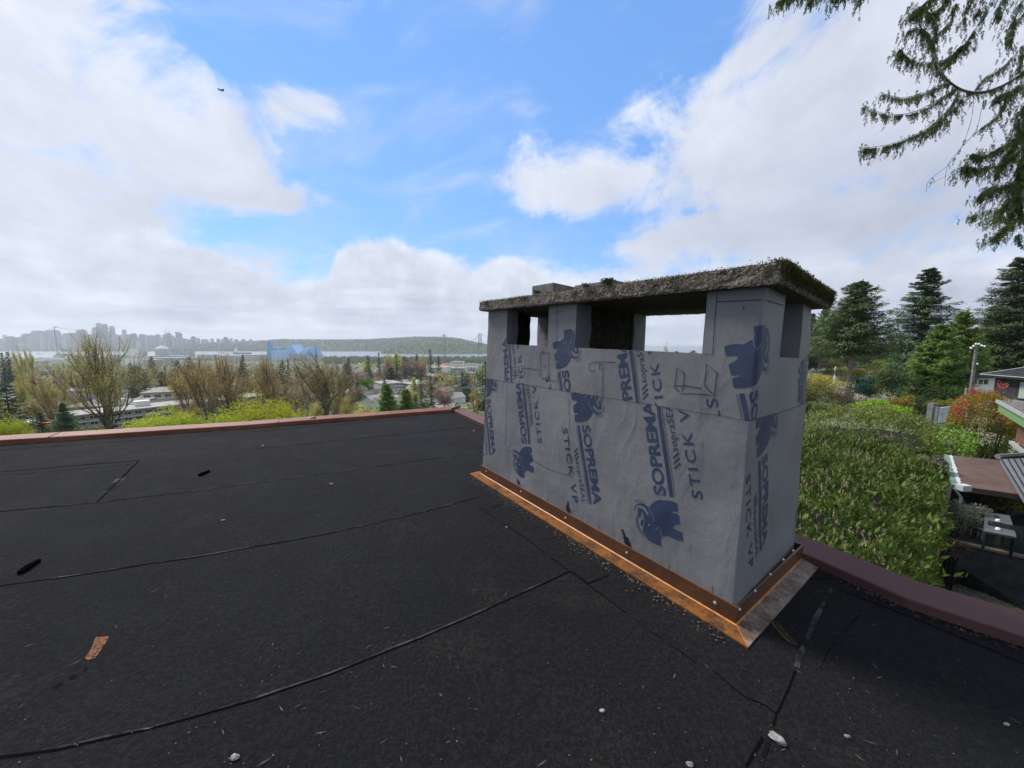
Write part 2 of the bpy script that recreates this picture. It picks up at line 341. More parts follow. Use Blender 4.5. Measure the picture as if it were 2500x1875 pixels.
# ------------------------------------------------------------ chimney
A_,B_,C_=rhit(1176.5,1160),rhit(1792,1528),rhit(1938,1362);D_=A_+C_-B_
def rise(b,px,py):
    r=ray(px,py);M=np.stack([RN,-r],1);q=np.linalg.lstsq(M,CAM-b,rcond=None)[0];return CAM+r*q[1]
A2,B2,C2=rise(A_,1192,760.5),rise(B_,1866,702),rise(C_,1985,755);D2=A2+C2-B2
L=float(np.linalg.norm(B_-A_));W=float(np.linalg.norm(C_-B_));CHH=1.21
U=(B_-A_)/L;V=(C_-B_)/W;V=V-U*V.dot(U);V/=np.linalg.norm(V);N=np.cross(U,V)
def tri(u,v,y):
    s,t,k=u/L,v/W,y/CHH
    lo=A_*(1-s)*(1-t)+B_*s*(1-t)+C_*s*t+D_*(1-s)*t;hi=A2*(1-s)*(1-t)+B2*s*(1-t)+C2*s*t+D2*(1-s)*t
    return lo*(1-k)+hi*k
PER=2*(L+W);RC=.014
def disp(x,y):
    d=.0030*math.sin(5.1*x+2*y+1)+.0022*math.sin(11*x-4*y)+.0016*math.sin(17*y+6*x)+.0035*math.sin(2.1*x*y+3)
    d+=.007*math.exp(-((x-L+.04)/.06)**2)*max(0,math.sin(3.2*y))*(.6+.4*math.sin(9*y))
    k=min(1,max(0,(y-.07)/.12));return d*k
def peri(x,y,off=0.0):
    """point on the wrapped outside: x runs round the chimney from the left front corner, y is height"""
    x=x%PER;o=off+disp(x,y);r=RC
    segs=((L,(0,0),(1,0)),(W,(L,0),(0,1)),(L,(L,W),(-1,0)),(W,(0,W),(0,-1)))
    s=x
    for ln,p0,d in segs:
        if s<=ln or ln is segs[-1][0] and d==(0,-1): break
        s-=ln
    nx,ny=d[1],-d[0]   # outward normal
    u,v=p0[0]+d[0]*s,p0[1]+d[1]*s
    if s<r: ang=(1-s/r)*math.pi/4;cu,cv=p0[0]+d[0]*r-nx*r,p0[1]+d[1]*r-ny*r;c,sn=math.cos(ang),math.sin(ang);ax,ay=nx*c-d[0]*sn,ny*c-d[1]*sn;u,v=cu+ax*r,cv+ay*r;nx,ny=ax,ay
    elif s>ln-r: ang=(1-(ln-s)/r)*math.pi/4;cu,cv=p0[0]+d[0]*(ln-r)-nx*r,p0[1]+d[1]*(ln-r)-ny*r;c,sn=math.cos(ang),math.sin(ang);ax,ay=nx*c+d[0]*sn,ny*c+d[1]*sn;u,v=cu+ax*r,cv+ay*r;nx,ny=ax,ay
    return tri(u,v,y)+(U*nx+V*ny)*o
def flat(x,y):
    k=y/CHH
    if x<=L: s=x/L;return (A_*(1-s)+B_*s)*(1-k)+(A2*(1-s)+B2*s)*k
    s=(x-L)/W;return (B_*(1-s)+C_*s)*(1-k)+(B2*(1-s)+C2*s)*k
def uvp(px,py,face=0):
    """photo pixel -> (x,y) on the unrolled wrap, front face (0) or end face (1)"""
    x,y=(L/2,CHH/2) if face==0 else (L+W/2,CHH/2)
    def f(x,y):
        k=y/CHH;s=x/L if face==0 else (x-L)/W;a,b,c,d=(A_,B_,A2,B2) if face==0 else (B_,C_,B2,C2)
        return proj((a*(1-s)+b*s)*(1-k)+(c*(1-s)+d*s)*k)
    for _ in range(14):
        p=f(x,y);e=np.array([px,py])-p;J=np.stack([(f(x+1e-4,y)-p)/1e-4,(f(x,y+1e-4)-p)/1e-4],1);q=np.linalg.solve(J,e);x+=float(np.clip(q[0],-.3,.3));y+=float(np.clip(q[1],-.3,.3))
    return np.array([x,y])
SILL=.983
open_=[(.25,.69),(.92,1.61),(L+.235,L+.496),(L+W+.19,L+W+.89),(L+W+1.10,L+W+1.55),(PER-.517,PER-.42)]
lap=lambda x:.731+.0176*x
chim=empty('chimney',tuple(tri(L/2,W/2,0)),'grey membrane wrapped chimney with mossy slab standing on the roof','chimney')
def f_wrap(t,b):
    co=coord(t);n=t.noise(co,5,5,.55);n2=t.noise(co,30,4,.6);n3=t.noise(co,1.6,3)
    c=t.mix(t.ramp(n,.3,.7),(.140,.142,.150),(.170,.171,.177))
    c=t.mix(t.m('MULTIPLY',t.ramp(n2,.5,.8),.22),c,(.120,.123,.132));c=t.mix(t.m('MULTIPLY',t.ramp(n3,.5,.7),.25),c,(.185,.180,.176))
    t.set(b.inputs['Base Color'],c);b.inputs['Roughness'].default_value=.62;b.inputs['Specular IOR Level'].default_value=.3
    mp=t.node('ShaderNodeMapping',i_Scale=(6,6,2.2),i_Rotation=(.2,.25,0));t.l.new(co,mp.inputs[0])
    wr=t.m('ABSOLUTE',t.m('SUBTRACT',t.noise(mp.outputs[0],1.1,4,.5,.6),.5))
    h=t.m('ADD',t.m('MULTIPLY',wr,-2.4),t.m('MULTIPLY',n,1.4));h=t.m('ADD',h,t.m('MULTIPLY',n2,.10))
    bump(t,b,h,.28,.016)
m_wrap=mat('grey breather membrane',f_wrap)
m_ink=mat('blue print',lambda t,b:(t.set(b.inputs['Base Color'],t.mix(t.ramp(t.noise(coord(t),12,5,.6),.3,.75),(.024,.035,.072),(.042,.056,.102)))),rough=.55)
m_pen=mat('black marker',base=(.012,.012,.014),rough=.6)
m_gap=mat('membrane showing through print',base=(.165,.17,.185),rough=.62)
m_inside=mat('dark masonry',lambda t,b:(t.set(b.inputs['Base Color'],t.mix(t.ramp(t.noise(coord(t),30,5,.7),.4,.65),(.018,.017,.013),(.055,.048,.034))),bump(t,b,t.noise(coord(t),60,5,.7),.9,.02)),rough=.95)  # dark brown all over, lighter blotches at random
bw=MB()
# outside grid
def grid(x0,x1,y0,y1,off=0.0,step=.025,mi=0):
    xs=set(np.linspace(x0,x1,max(2,int((x1-x0)/step)+1)))
    for c in (0,L,L+W,2*L+W,PER):
        for k in (-1,-.66,-.33,0,.33,.66,1):
            if x0<c+k*RC<x1: xs.add(c+k*RC)
    xs=sorted(xs);ys=list(np.linspace(y0,y1,max(2,int((y1-y0)/.03)+1)))
    vs=[peri(x,y,off) for y in ys for x in xs];n=len(xs)
    bw.add(vs,[(j*n+i,j*n+i+1,(j+1)*n+i+1,(j+1)*n+i) for j in range(len(ys)-1) for i in range(n-1)],mi)
grid(0,PER-1e-6,0,SILL)
TOP=1.222
cur=0.0
for a,b_ in open_+[(PER,PER)]:
    if a-cur>.001: grid(cur,min(a,PER-1e-6),SILL,TOP)
    cur=b_
# sill folds and pillar returns (u,v boxes)
pill=[(0,.25,0,.105),(.69,.92,0,.13),(L-.19,L,0,.235),(L-.19,L,.496,W),(.70,.91,.58,W),(0,.25,.517,W)]
e=.003
def jit(p,y):
    if p[0]>L-.01: return peri(L+p[1],y,.0005)
    if p[0]<.01: return peri(PER-p[1],y,.0005)
    if p[1]<.01: return peri(p[0],y,.0005)
    if p[1]>W-.01: return peri(2*L+W-p[0],y,.0005)
    return tri(p[0],p[1],y)+(U+V)*.003*math.sin(40*y+9*p[0])
for u0,u1,v0,v1 in pill:
    c=[(u0+(e if u0==0 else 0),v0+(e if v0==0 else 0)),(u1-(e if u1>=L-.001 else 0),v0+(e if v0==0 else 0)),(u1-(e if u1>=L-.001 else 0),v1-(e if v1==W else 0)),(u0+(e if u0==0 else 0),v1-(e if v1==W else 0))]
    for i in range(4):
        a,b_=c[i],c[(i+1)%4]
        if (abs(a[0]-b_[0])<1e-6 and (a[0]<.01 or a[0]>L-.01)) or (abs(a[1]-b_[1])<1e-6 and (a[1]<.01 or a[1]>W-.01)): continue
        for k in range(6):
            y0,y1=SILL-.02+(TOP-SILL+.02)*k/6,SILL-.02+(TOP-SILL+.02)*(k+1)/6
            bw.add([jit(a,y0),jit(b_,y0),jit(b_,y1),jit(a,y1)],[(0,1,2,3)])
for a,b_ in open_:   # folded sill strips
    n=max(3,int((b_-a)/.04))
    for i in range(n):
        x0,x1=a+(b_-a)*i/n,a+(b_-a)*(i+1)/n
        w0=.055+.012*noise.noise(Vector((x0*14,0,0)));w1=.055+.012*noise.noise(Vector((x1*14,0,0)))
        h0=SILL+.003*noise.noise(Vector((x0*9,1,0)));h1=SILL+.003*noise.noise(Vector((x1*9,1,0)))
        bw.add([peri(x0,SILL),peri(x1,SILL),peri(x1,h1,-w1),peri(x0,h0,-w0)],[(0,1,2,3)])
# ---- printing and pen marks on the wrap
TXT={}
def text2d(s,off,space=1.0):
    k=(s,off,space)
    if k in TXT: return TXT[k]
    cu=bpy.data.curves.new('t','FONT');cu.body=s;cu.size=1;cu.offset=off;cu.space_character=space;cu.resolution_u=3;cu.fill_mode='FRONT'
    ob=bpy.data.objects.new('t',cu);C.objects.link(ob);bpy.context.view_layer.update()
    me=bpy.data.meshes.new_from_object(ob.evaluated_get(bpy.context.evaluated_depsgraph_get()))
    v=np.array([q.co[:2] for q in me.vertices]);f=[tuple(p.vertices) for p in me.polygons]
    bpy.data.objects.remove(ob);bpy.data.curves.remove(cu);bpy.data.meshes.remove(me)
    TXT[k]=(v,f);return TXT[k]
CUTX=[i*.04 for i in range(1,75)]+[L+k*RC for k in(-1,-.5,0,.5,1)];CUTY=[i*.05 for i in range(1,25)]
def decal(v,f,mi,off,ylo=lambda x:-9,yhi=lambda x:9,clip=True):
    """lay flat 2D faces on the wrap, cut at the lap, the sill, openings and folds"""
    bm=bmesh.new();vs=[bm.verts.new((p[0],p[1],0)) for p in v];bm.verts.ensure_lookup_table()
    for q in f:
        try: bm.faces.new([vs[i] for i in q])
        except ValueError: pass
    def cut(co,no,clear=False): bmesh.ops.bisect_plane(bm,geom=bm.verts[:]+bm.edges[:]+bm.faces[:],dist=1e-7,plane_co=co,plane_no=no,clear_outer=clear)
    x=np.array([p[0] for p in v]);y=np.array([p[1] for p in v])
    if clip:
        if ylo(0)>-5: cut((0,ylo(0),0),(ylo(1)-ylo(0),-1,0),True)
        if yhi(0)<5: cut((0,yhi(0),0),(-(yhi(1)-yhi(0)),1,0),True)
    cut((0,.004,0),(-1,0,0),True)
    cut((L+W-.004,0,0),(1,0,0),True);cut((0,TOP-.004,0),(0,1,0),True);cut((0,.05,0),(0,-1,0),True)
    if y.max()>SILL-.02:
        cut((0,SILL,0),(0,1,0))
        for a,b_ in open_[:3]:
            for q in (a,b_):
                if x.min()<q<x.max(): cut((q,0,0),(1,0,0))
        bm.faces.ensure_lookup_table();dl=[fc for fc in bm.faces if (lambda c:c[1]>SILL and any(a<c[0]<b_ for a,b_ in open_))(fc.calc_center_median())]
        bmesh.ops.delete(bm,geom=dl,context='FACES')
    for q in CUTX:
        if x.min()<q<x.max(): cut((q,0,0),(1,0,0))
    for q in CUTY:
        if y.min()<q<y.max(): cut((0,q,0),(0,1,0))
    bm.verts.index_update();co=[peri(q.co.x,q.co.y,off) for q in bm.verts]
    bw.add(co,[tuple(q.index for q in fc.verts) for fc in bm.faces],mi);bm.free()
def stroke(pts,wd,mi,off,**k):
    pts=[np.array(p,float) for p in pts];v=[];f=[]
    for i,p in enumerate(pts):
        a=pts[max(i-1,0)];b_=pts[min(i+1,len(pts)-1)];d=b_-a;d/=max(np.linalg.norm(d),1e-9);n=np.array([-d[1],d[0]])*wd/2;v+=[p+n,p-n]
    for i in range(len(pts)-1): f.append((2*i,2*i+1,2*i+3,2*i+2))
    decal(v,f,mi,off,**k)
# template of one printed run, in units of the bold word's length
A4=uvp(1626.9,1211.1);ANG4=math.radians(103.34);SCL=.404
def to_t(px,py):
    q=(uvp(px,py)-A4)/SCL;c,s=math.cos(-ANG4),math.sin(-ANG4);return np.array([q[0]*c-q[1]*s,q[0]*s+q[1]*c])
zE=lambda pts:[to_t(1520+x*.09646,1190+y*.09646) for x,y in pts]
beast=zE([(680,500),(740,420),(820,355),(920,320),(1040,318),(1200,342),(1368,395),(1395,605),(1255,600),(1258,655),(1330,655),(1408,685),(1450,930),(1350,940),(1290,970),(1250,1012),(1310,1060),(1390,1100),(1492,1130),(1525,1355),(1400,1335),(1280,1290),(1200,1245),(1150,1215),(1070,1232),(985,1235),(960,1290),(975,1478),(850,1430),(740,1385),(635,1315),(590,1200),(525,1100),(525,1040),(550,960),(560,860),(550,760),(530,660),(490,570),(470,640),(465,720),(430,755),(400,720),(395,640),(385,520),(460,505),(540,560),(600,640),(640,700),(680,690),(665,640),(610,550),(540,470),(450,430),(370,440),(330,500),(312,600),(302,540),(315,480),(350,430),(420,398),(480,392),(560,415),(620,455)])
ear=zE([(470,840),(550,790),(550,880),(525,990),(470,950)])
tusks=[zE(q) for q in ([(575,420),(520,350),(450,306),(380,300),(318,345),(390,348),(450,365),(490,395)],[(365,670),(340,760),(345,880),(375,990),(430,1100),(510,1190),(595,1262)],[(400,720),(395,850),(420,970),(480,1090),(575,1170)],[(378,720),(370,850),(395,960),(440,1070),(520,1160),(590,1225)])]
gaps=[zE(q) for q in ([(675,505),(715,620),(770,690),(795,780),(787,860)],[(835,1075),(925,1000),(970,1100),(985,1240)],[(560,790),(558,880),(530,1010)])]
eye=zE([(683+26*math.cos(a),943+30*math.sin(a)) for a in np.linspace(0,2*math.pi,9)[:-1]])
def fit(s,off,space,x0,x1,y0,y1,ref=None):
    v,f=text2d(s,off,space);r,_=text2d(ref or s,off,space);lo,hi=v.min(0),v.max(0);rl,rh=r.min(0),r.max(0)
    return np.stack([x0+(v[:,0]-lo[0])/(hi[0]-lo[0])*(x1-x0),y0+(v[:,1]-rl[1])/(rh[1]-rl[1])*(y1-y0)],1),f
RUN=[]
RUN.append((*fit('SOPREMA',.026,.98,0,1,0,.143),1,.0012))
RUN.append((np.array([(0,-.075),(1,-.075),(1,-.032),(0,-.032)]),[(0,1,2,3)],1,.0012))
RUN.append((np.array([(0,-.0965),(1,-.0965),(1,-.0915),(0,-.0915)]),[(0,1,2,3)],1,.0012))
for k in range(3):
    x=.28+.052*k;RUN.append((np.array([(x,-.135),(x+.018,-.130),(x+.075,-.203),(x+.057,-.208)]),[(0,1,2,3)],1,.0012))
v,f=fit('sopraSEAL',.004,1.05,.466,1.005,-.205,-.13,'sEAL');RUN.append((v,f,1,.0012))
v,f=fit('STICK VP',.010,1.25,.01,1.01,-.377,-.272);RUN.append((v,f,1,.0012))
RUN.append((np.array(beast),[tuple(range(len(beast)))],1,.0012));RUN.append((np.array(ear),[tuple(range(5))],1,.0012))
def strk(pts,wd):
    pts=[np.array(p) for p in pts];v=[];f=[]
    for i,p in enumerate(pts):
        d=pts[min(i+1,len(pts)-1)]-pts[max(i-1,0)];d/=np.linalg.norm(d);n=np.array([-d[1],d[0]])*wd/2;v+=[p+n,p-n]
    return np.array(v),[(2*i,2*i+1,2*i+3,2*i+2) for i in range(len(pts)-1)]
for q in tusks: RUN.append((*strk(q,.0055),1,.0012))
for q in gaps: RUN.append((*strk(q,.0065),3,.0018))
RUN.append((np.array(eye),[tuple(range(len(eye)))],3,.0018))
# triangulate concave outlines once
from mathutils.geometry import tessellate_polygon
RUN=[(v,[t for q in f for t in (tessellate_polygon([[Vector((*v[i],0)) for i in q]]) if len(q)>4 else [tuple(range(len(q)))])] if any(len(q)>4 for q in f) and len(f)==1 else f,mi,o) for v,f,mi,o in RUN]
def run(u0,ang,upper,tpt=(0,0)):
    """print a whole run with template point tpt at u0"""
    c,s=math.cos(ang),math.sin(ang);t=np.array(tpt)*SCL;base=np.array(u0)-np.array([t[0]*c-t[1]*s,t[0]*s+t[1]*c])
    for v,f,mi,o in RUN:
        q=v*SCL;q=np.stack([q[:,0]*c-q[:,1]*s,q[:,0]*s+q[:,1]*c],1)+base
        if q[:,0].max()<0 or q[:,0].min()>L+W or q[:,1].max()<.05 or q[:,1].min()>TOP: continue
        if upper: 
            if q[:,1].max()<.73: continue
            decal(q,f,mi,o,ylo=lap)
        else:
            if q[:,1].min()>.79: continue
            decal(q,f,mi,o,yhi=lap)
UPA,DNA=math.radians(103.4),math.radians(-74.4)
run(A4,UPA,False);run(uvp(1419.9,1038.2),DNA,False)
run(uvp(1285.1,1083.6),UPA,False);run(uvp(1201.5,1111),DNA,False,(1,0))
run(uvp(1862,1119,1),DNA,False);run(uvp(1936,1262,1)+np.array([.16,.0]),UPA,False,(-.2,.1))
up2=uvp(1544.8,980.6);run(up2,UPA,True,(.275,0));run(uvp(1370.6,907),DNA,True)
run(uvp(1826.3,958.4),DNA,True);run(uvp(1244,930.5),UPA,True,(.275,0));run(uvp(1950,1000,1),UPA,True,(.45,.05))
# lap line, sheet joints, marker sketches
LN=dict(clip=False)
stroke([(.003+i*.05,lap(.003+i*.05)+.002*math.sin(i*2.1)) for i in range(51)],.0018,2,.0022,**LN)
z2=lambda pts:[uvp(1180+x*.1145,820+y*.1145) for x,y in pts]
z3=lambda pts:[uvp(1180+x*.1145,1000+y*.1145) for x,y in pts]
z4=lambda pts:[uvp(1380+x*.1567,820+y*.1567) for x,y in pts]
pxl=lambda pts:[uvp(*p) for p in pts]
for q in (z2([(500,975),(498,1200),(490,1659)]),z3([(490,0),(486,400),(480,880),(540,885),(620,870),(700,885),(850,965),(1050,1075),(1400,1270),(1620,1350),(1790,1385),(1870,1440),(1880,1390)]),z3([(1832,-240),(1830,0),(1845,300),(1825,800),(1860,1200),(1880,1420)])):
    stroke(q,.0022,2,.0024,**LN)
for q in (z2([(530,675),(620,680)]),z2([(840,690),(1000,700),(1235,740),(1215,740),(1212,370),(1270,350),(1410,380),(1405,455)]),z2([(1388,440),(1385,830)]),z2([(1225,790),(1222,905),(1380,940),(1565,972),(1578,740),(1820,770),(1830,1100)]),z2([(620,690),(625,835),(850,845)]),z2([(870,615),(870,690)]),z2([(1265,290),(1265,410)]),z2([(1180,800),(1200,790),(1185,850)]),z2([(1270,680),(1265,640),(1335,650)]),z2([(700,760),(740,740),(745,790),(700,800)]),z2([(850,780),(880,740),(860,820)]),
          z4([(470,550),(390,540),(385,435),(460,408),(580,405),(790,415)]),z4([(540,420),(540,520),(590,520),(598,445),(545,445)]),z4([(590,520),(588,960)]),z2([(1350,830),(1385,800),(1375,850),(1400,870)]),z2([(1425,815),(1440,830)])):
    stroke(q,.0030,2,.0024,**LN)
for q in (pxl([(1658,957),(1645.5,946),(1647,940),(1652.5,896.8),(1670.7,912.5),(1667.6,942),(1663.3,961.8),(1690,961.4),(1729,964.5),(1743,968),(1751.5,910),(1726,888.7),(1720,942),(1739,961.4)]),pxl([(1646.4,942.2),(1671.5,942),(1712.6,948.5)])): stroke(q,.0034,2,.0024,**LN)
for q in (pxl([(1752,714),(1746,780),(1741,866),(1719,865)]),pxl([(1751,737),(1800,735),(1862,732)]),pxl([(1817,747),(1816,757)]),pxl([(1195,775),(1221,772)]),pxl([(1359,745),(1357,848)]),pxl([(1360,761),(1377,761)])): stroke(q,.0022,2,.0024,**LN)
stroke([uvp(1866,733,1)+np.array([.006,0]),uvp(1909,746,1)],.0025,2,.0024,**LN)
for x,y in ((1199,1143),(1338,1216),(1464,1284),(1541,1330),(1634,1384),(1740,1436)): a=uvp(x,y);stroke([(a[0],.079),(a[0],.105)],.002,2,.0024,**LN)
for (x,y),tp in (((1265,1183),((0,.085,-.012,.115),(.018,.085,.004,.108))),((1384,1251),((0,.085,0,.118),(.008,.083,.006,.140),(.020,.083,.018,.112))),((1521,1330),((.03,.083,-.008,.145),(.018,.083,.006,.115),(.04,.083,.02,.12)))):
    a=uvp(x,y)
    for x0,y0,x1,y1 in tp: stroke([(a[0]+x0,y0),(a[0]+x1,y1)],.012,2,.002,**LN)
link('membrane_wrap',bw.mesh('membrane_wrap'),(m_wrap,m_ink,m_pen,m_gap),chim,smooth=False)
# masonry inside
bi=MB()
def rough(bmb,u0,u1,v0,v1,y0,y1,s=.05,amp=.006):
    nu,nv,ny=[max(1,int(round((b-a)/s))) for a,b in((u0,u1),(v0,v1),(y0,y1))]
    def P(u,v,y):
        q=tri(u,v,y);w_=noise.noise_vector(Vector(q*26))*amp;return q+np.array(w_)
    for (a0,a1,na,b0,b1,nb,fn) in ((u0,u1,nu,y0,y1,ny,lambda a,b:(a,v0,b)),(u0,u1,nu,y0,y1,ny,lambda a,b:(a,v1,b)),(v0,v1,nv,y0,y1,ny,lambda a,b:(u0,a,b)),(v0,v1,nv,y0,y1,ny,lambda a,b:(u1,a,b)),(u0,u1,nu,v0,v1,nv,lambda a,b:(a,b,y1))):
        bmb.add([P(*fn(a0+(a1-a0)*i/na,b0+(b1-b0)*j/nb)) for j in range(nb+1) for i in range(na+1)],[(j*(na+1)+i,j*(na+1)+i+1,(j+1)*(na+1)+i+1,(j+1)*(na+1)+i) for j in range(nb) for i in range(na)])
rough(bi,.03,L-.03,.03,W-.03,.80,.955)
rough(bi,.72,.895,.12,.60,.94,1.222)
rough(bi,.02,.07,.09,.375,.94,1.222,amp=.010)
link('inner_masonry',bi.mesh('inner_masonry'),(m_inside,),chim)
# slab
SO,ST,S0=.048,.066,1.221
def hu(u,v,h): 
    q=tri(min(max(u,0),L),min(max(v,0),W),CHH);return q+U*(u-min(max(u,0),L))+V*(v-min(max(v,0),W))+N*(h-CHH-.009)
bs=MB();u0,u1,v0,v1=-SO,L+SO+.008,-SO,W+SO
def slabP(u,v,h):
    q=hu(u,v,h);a=.0035 if h<S0+.01 else .005
    wv=np.array(noise.noise_vector(Vector(q*30)))*a+np.array(noise.noise_vector(Vector(q*90)))*a*.55
    ed=min(u-u0,u1-u,v-v0,v1-v)
    if ed<.01 and (h<S0+.008 or h>S0+ST-.008): q=q+(hu(L/2,W/2,h)-q)/np.linalg.norm(hu(L/2,W/2,h)-q)*.006
    if ed>.05: wv*=.4
    return q+wv
def face(fn,na,nb): bs.add([slabP(*fn(i/na,j/nb)) for j in range(nb+1) for i in range(na+1)],[(j*(na+1)+i,j*(na+1)+i+1,(j+1)*(na+1)+i+1,(j+1)*(na+1)+i) for j in range(nb) for i in range(na)])
NU,NV,NH=190,76,8
face(lambda a,b:(u0+(u1-u0)*a,v0,S0+ST*b),NU,NH);face(lambda a,b:(u1,v0+(v1-v0)*a,S0+ST*b),NV,NH);face(lambda a,b:(u1-(u1-u0)*a,v1,S0+ST*b),NU,NH);face(lambda a,b:(u0,v1-(v1-v0)*a,S0+ST*b),NV,NH)
face(lambda a,b:(u0+(u1-u0)*a,v0+(v1-v0)*b,S0+ST),NU,NV);face(lambda a,b:(u1-(u1-u0)*a,v0+(v1-v0)*b,S0),NU,NV)
def f_slab(t,b):
    co=coord(t);g=t.noise(co,110,4,.75);g2=t.noise(co,45,5,.7);g3=t.noise(co,8,4,.6)
    c=t.mix(t.ramp(g,.42,.60),(.085,.076,.062),(.34,.30,.245));c=t.mix(t.m('MULTIPLY',t.ramp(g2,.45,.62),.5),c,(.11,.094,.072))
    c=t.mix(t.m('MULTIPLY',t.ramp(g3,.45,.7),.4),c,(.06,.045,.03));t.set(b.inputs['Base Color'],c);b.inputs['Roughness'].default_value=.95
    bump(t,b,t.m('ADD',t.m('MULTIPLY',g,1.2),t.m('MULTIPLY',g2,2)),1.0,.012)
m_slab=mat('weathered aggregate concrete',f_slab,spec=.2)
slab=link('cap_slab',bs.mesh('cap_slab'),(m_slab,),chim)
# moss tufts along the slab edges
rng=np.random.default_rng(5)
def moss_pts():
    P=[];S=[]
    def put(u,v,h,k,r,l):
        for _ in range(k): P.append(hu(u+np.clip(rng.normal(),-1.6,1.6)*r,v+np.clip(rng.normal(),-1.6,1.6)*r,h+np.clip(rng.normal(),-1.5,1.2)*r*.5));S.append(l)
    for u in np.arange(u0,u1,.006):
        d=.9+noise.noise(Vector((u*5,0,0)))+(.5 if u>1.0 else .1)
        k=int(max(0,d*9));put(u,v0+.008,S0+ST-.006,k,.007,.006)
        put(u,v0+.03,S0+ST-.002,int(k*.8),.014,.006)
        if noise.noise(Vector((u*9,3,0)))>.08:
            for q in range(int(rng.integers(2,10))): put(u,v0-.003,S0+ST-rng.random()*.05*(1 if u>.9 else .7),3,.006,.006)
    for c in ((1.16,30,.016,.013),(1.02,14,.012,.010),(.62,14,.012,.01)): put(c[0],v0+.01,S0+ST+.012,c[1]*9,c[2],c[3])
    for v in np.arange(v0,v1,.004):   # thick cushions over the end
        m_=.5+noise.noise(Vector((v*7,7,0)))
        for q in range(36):
            h=rng.random();put(u1+.000+.008*m_+rng.normal()*.003,v,S0+ST*(.12+.9*h**.7),1,.006,.007)
        put(u1-.012,v,S0+ST+.008*m_-.003,14,.012,.008);put(u1-.05,v,S0+ST,4,.025,.007)
    for v in np.arange(v0,v1,.01): put(u0+.01,v,S0+ST,4,.01,.008)
    return np.array(P),np.array(S)
P,S=moss_pts();n=len(P);ax=unit(n,rng)*.8+N*.7
me=leaves('moss',P,ax,unit(n,rng),S*rng.uniform(.7,1.5,n),S*.55)
m_moss=leafmat('moss',(.018,.022,.007),(.070,.068,.020),.15,9,.9)
link('moss',me,(m_moss,),slab,world=True)
# flashing at the foot
def f_flash(t,b):
    co=coord(t);n=t.noise(co,6,6,.7);n2=t.noise(co,60,4,.7)
    c=t.mix(t.ramp(n,.35,.65),(.060,.026,.014),(.095,.042,.020));c=t.mix(t.m('MULTIPLY',t.ramp(n2,.5,.7),.3),c,(.13,.058,.022));t.set(b.inputs['Base Color'],c);b.inputs['Roughness'].default_value=.42
m_fl=mat('brown flashing metal',f_flash,spec=.5)
def f_rust(t,b):
    co=coord(t);n=t.noise(co,13,8,.75);n2=t.noise(co,90,5,.75)
    c=t.mix(t.ramp(n,.38,.60),(.050,.024,.013),(.165,.062,.012));c=t.mix(t.m('MULTIPLY',t.ramp(n2,.5,.72),.45),c,(.25,.12,.045));c=t.mix(t.m('MULTIPLY',t.ramp(t.noise(co,3.3,5,.7),.60,.70),.7),c,(.22,.18,.14));t.set(b.inputs['Base Color'],c);b.inputs['Roughness'].default_value=.7
m_rust=mat('rusted flange',f_rust,spec=.15)
def f_rust2(t,b):
    co=coord(t);n=t.noise(co,10,7,.75);n2=t.noise(co,140,4,.75)
    c=t.mix(t.ramp(n,.38,.6),(.085,.052,.036),(.22,.19,.165));c=t.mix(t.m('MULTIPLY',t.ramp(n2,.45,.65),.6),c,(.07,.04,.03));t.set(b.inputs['Base Color'],c);b.inputs['Roughness'].default_value=.85
m_rust2=mat('dirty flange',f_rust2)
m_crease=mat('bright rust crease',lambda t,b:(t.set(b.inputs['Base Color'],t.mix(t.ramp(t.noise(coord(t),40,4,.7),.35,.6),(.26,.09,.012),(.40,.155,.02)))),rough=.45)
bf=MB();g=.007
def uvh(u,v,h): return A_+U*u+V*v+N*h
cn=[(0,0),(L,0),(L,W),(0,W)];o1=[(-g,-g),(L+g,-g),(L+g,W+g),(-g,W+g)];FL=.072;o2=[(-FL,-FL),(L+FL,-FL),(L+FL,W+FL),(-FL,W+FL)];oc=[(-g-.005,-g-.005),(L+g+.005,-g-.005),(L+g+.005,W+g+.005),(-g-.005,W+g+.005)]
for i in range(4):
    a,b_=i,(i+1)%4;fm=2 if i==1 else 1
    bf.quad(uvh(*o1[a],.016),uvh(*o1[b_],.016),uvh(*o1[b_],.079),uvh(*o1[a],.079),0)
    bf.quad(uvh(*o1[a],.079),uvh(*o1[b_],.079),uvh(*cn[b_],.080),uvh(*cn[a],.080),0)
    bf.quad(uvh(*oc[a],.0135),uvh(*oc[b_],.0135),uvh(*o1[b_],.0165),uvh(*o1[a],.0165),3)
    bf.quad(uvh(*o2[a],.006),uvh(*o2[b_],.006),uvh(*oc[b_],.0135),uvh(*oc[a],.0135),fm)
    bf.quad(uvh(*o2[a],-.004),uvh(*o2[b_],-.004),uvh(*o2[b_],.006),uvh(*o2[a],.006),fm)
mi=np.array(o1[1]);bf.ribbon([uvh(L+.01,-.01,.017),uvh(L+FL,-FL,.0075)],.003,.001,3,N)
flash=link('base_flashing',bf.mesh('base_flashing'),(m_fl,m_rust,m_rust2,m_crease),chim)
m_screw=mat('zinc screw',base=(.55,.53,.5),rough=.35,metal=.8)
def screw(P,nrm):
    b=MB();nrm=np.array(nrm);b.tube([P,P+nrm*.002],[.0075,.0075],10);b.tube([P+nrm*.002,P+nrm*.0055,P+nrm*.007],[.0052,.0045,.002],8)
    link('screw',b.mesh('screw'),(m_screw,),flash)
for px,py in ((1187.6,1151),(1272,1200),(1381,1264.5),(1530.6,1349.6),(1746,1471.5)):
    r=ray(px,py);P0=A_-V*g;t=(P0-CAM).dot(V)/r.dot(V);screw(CAM+r*t,-V)
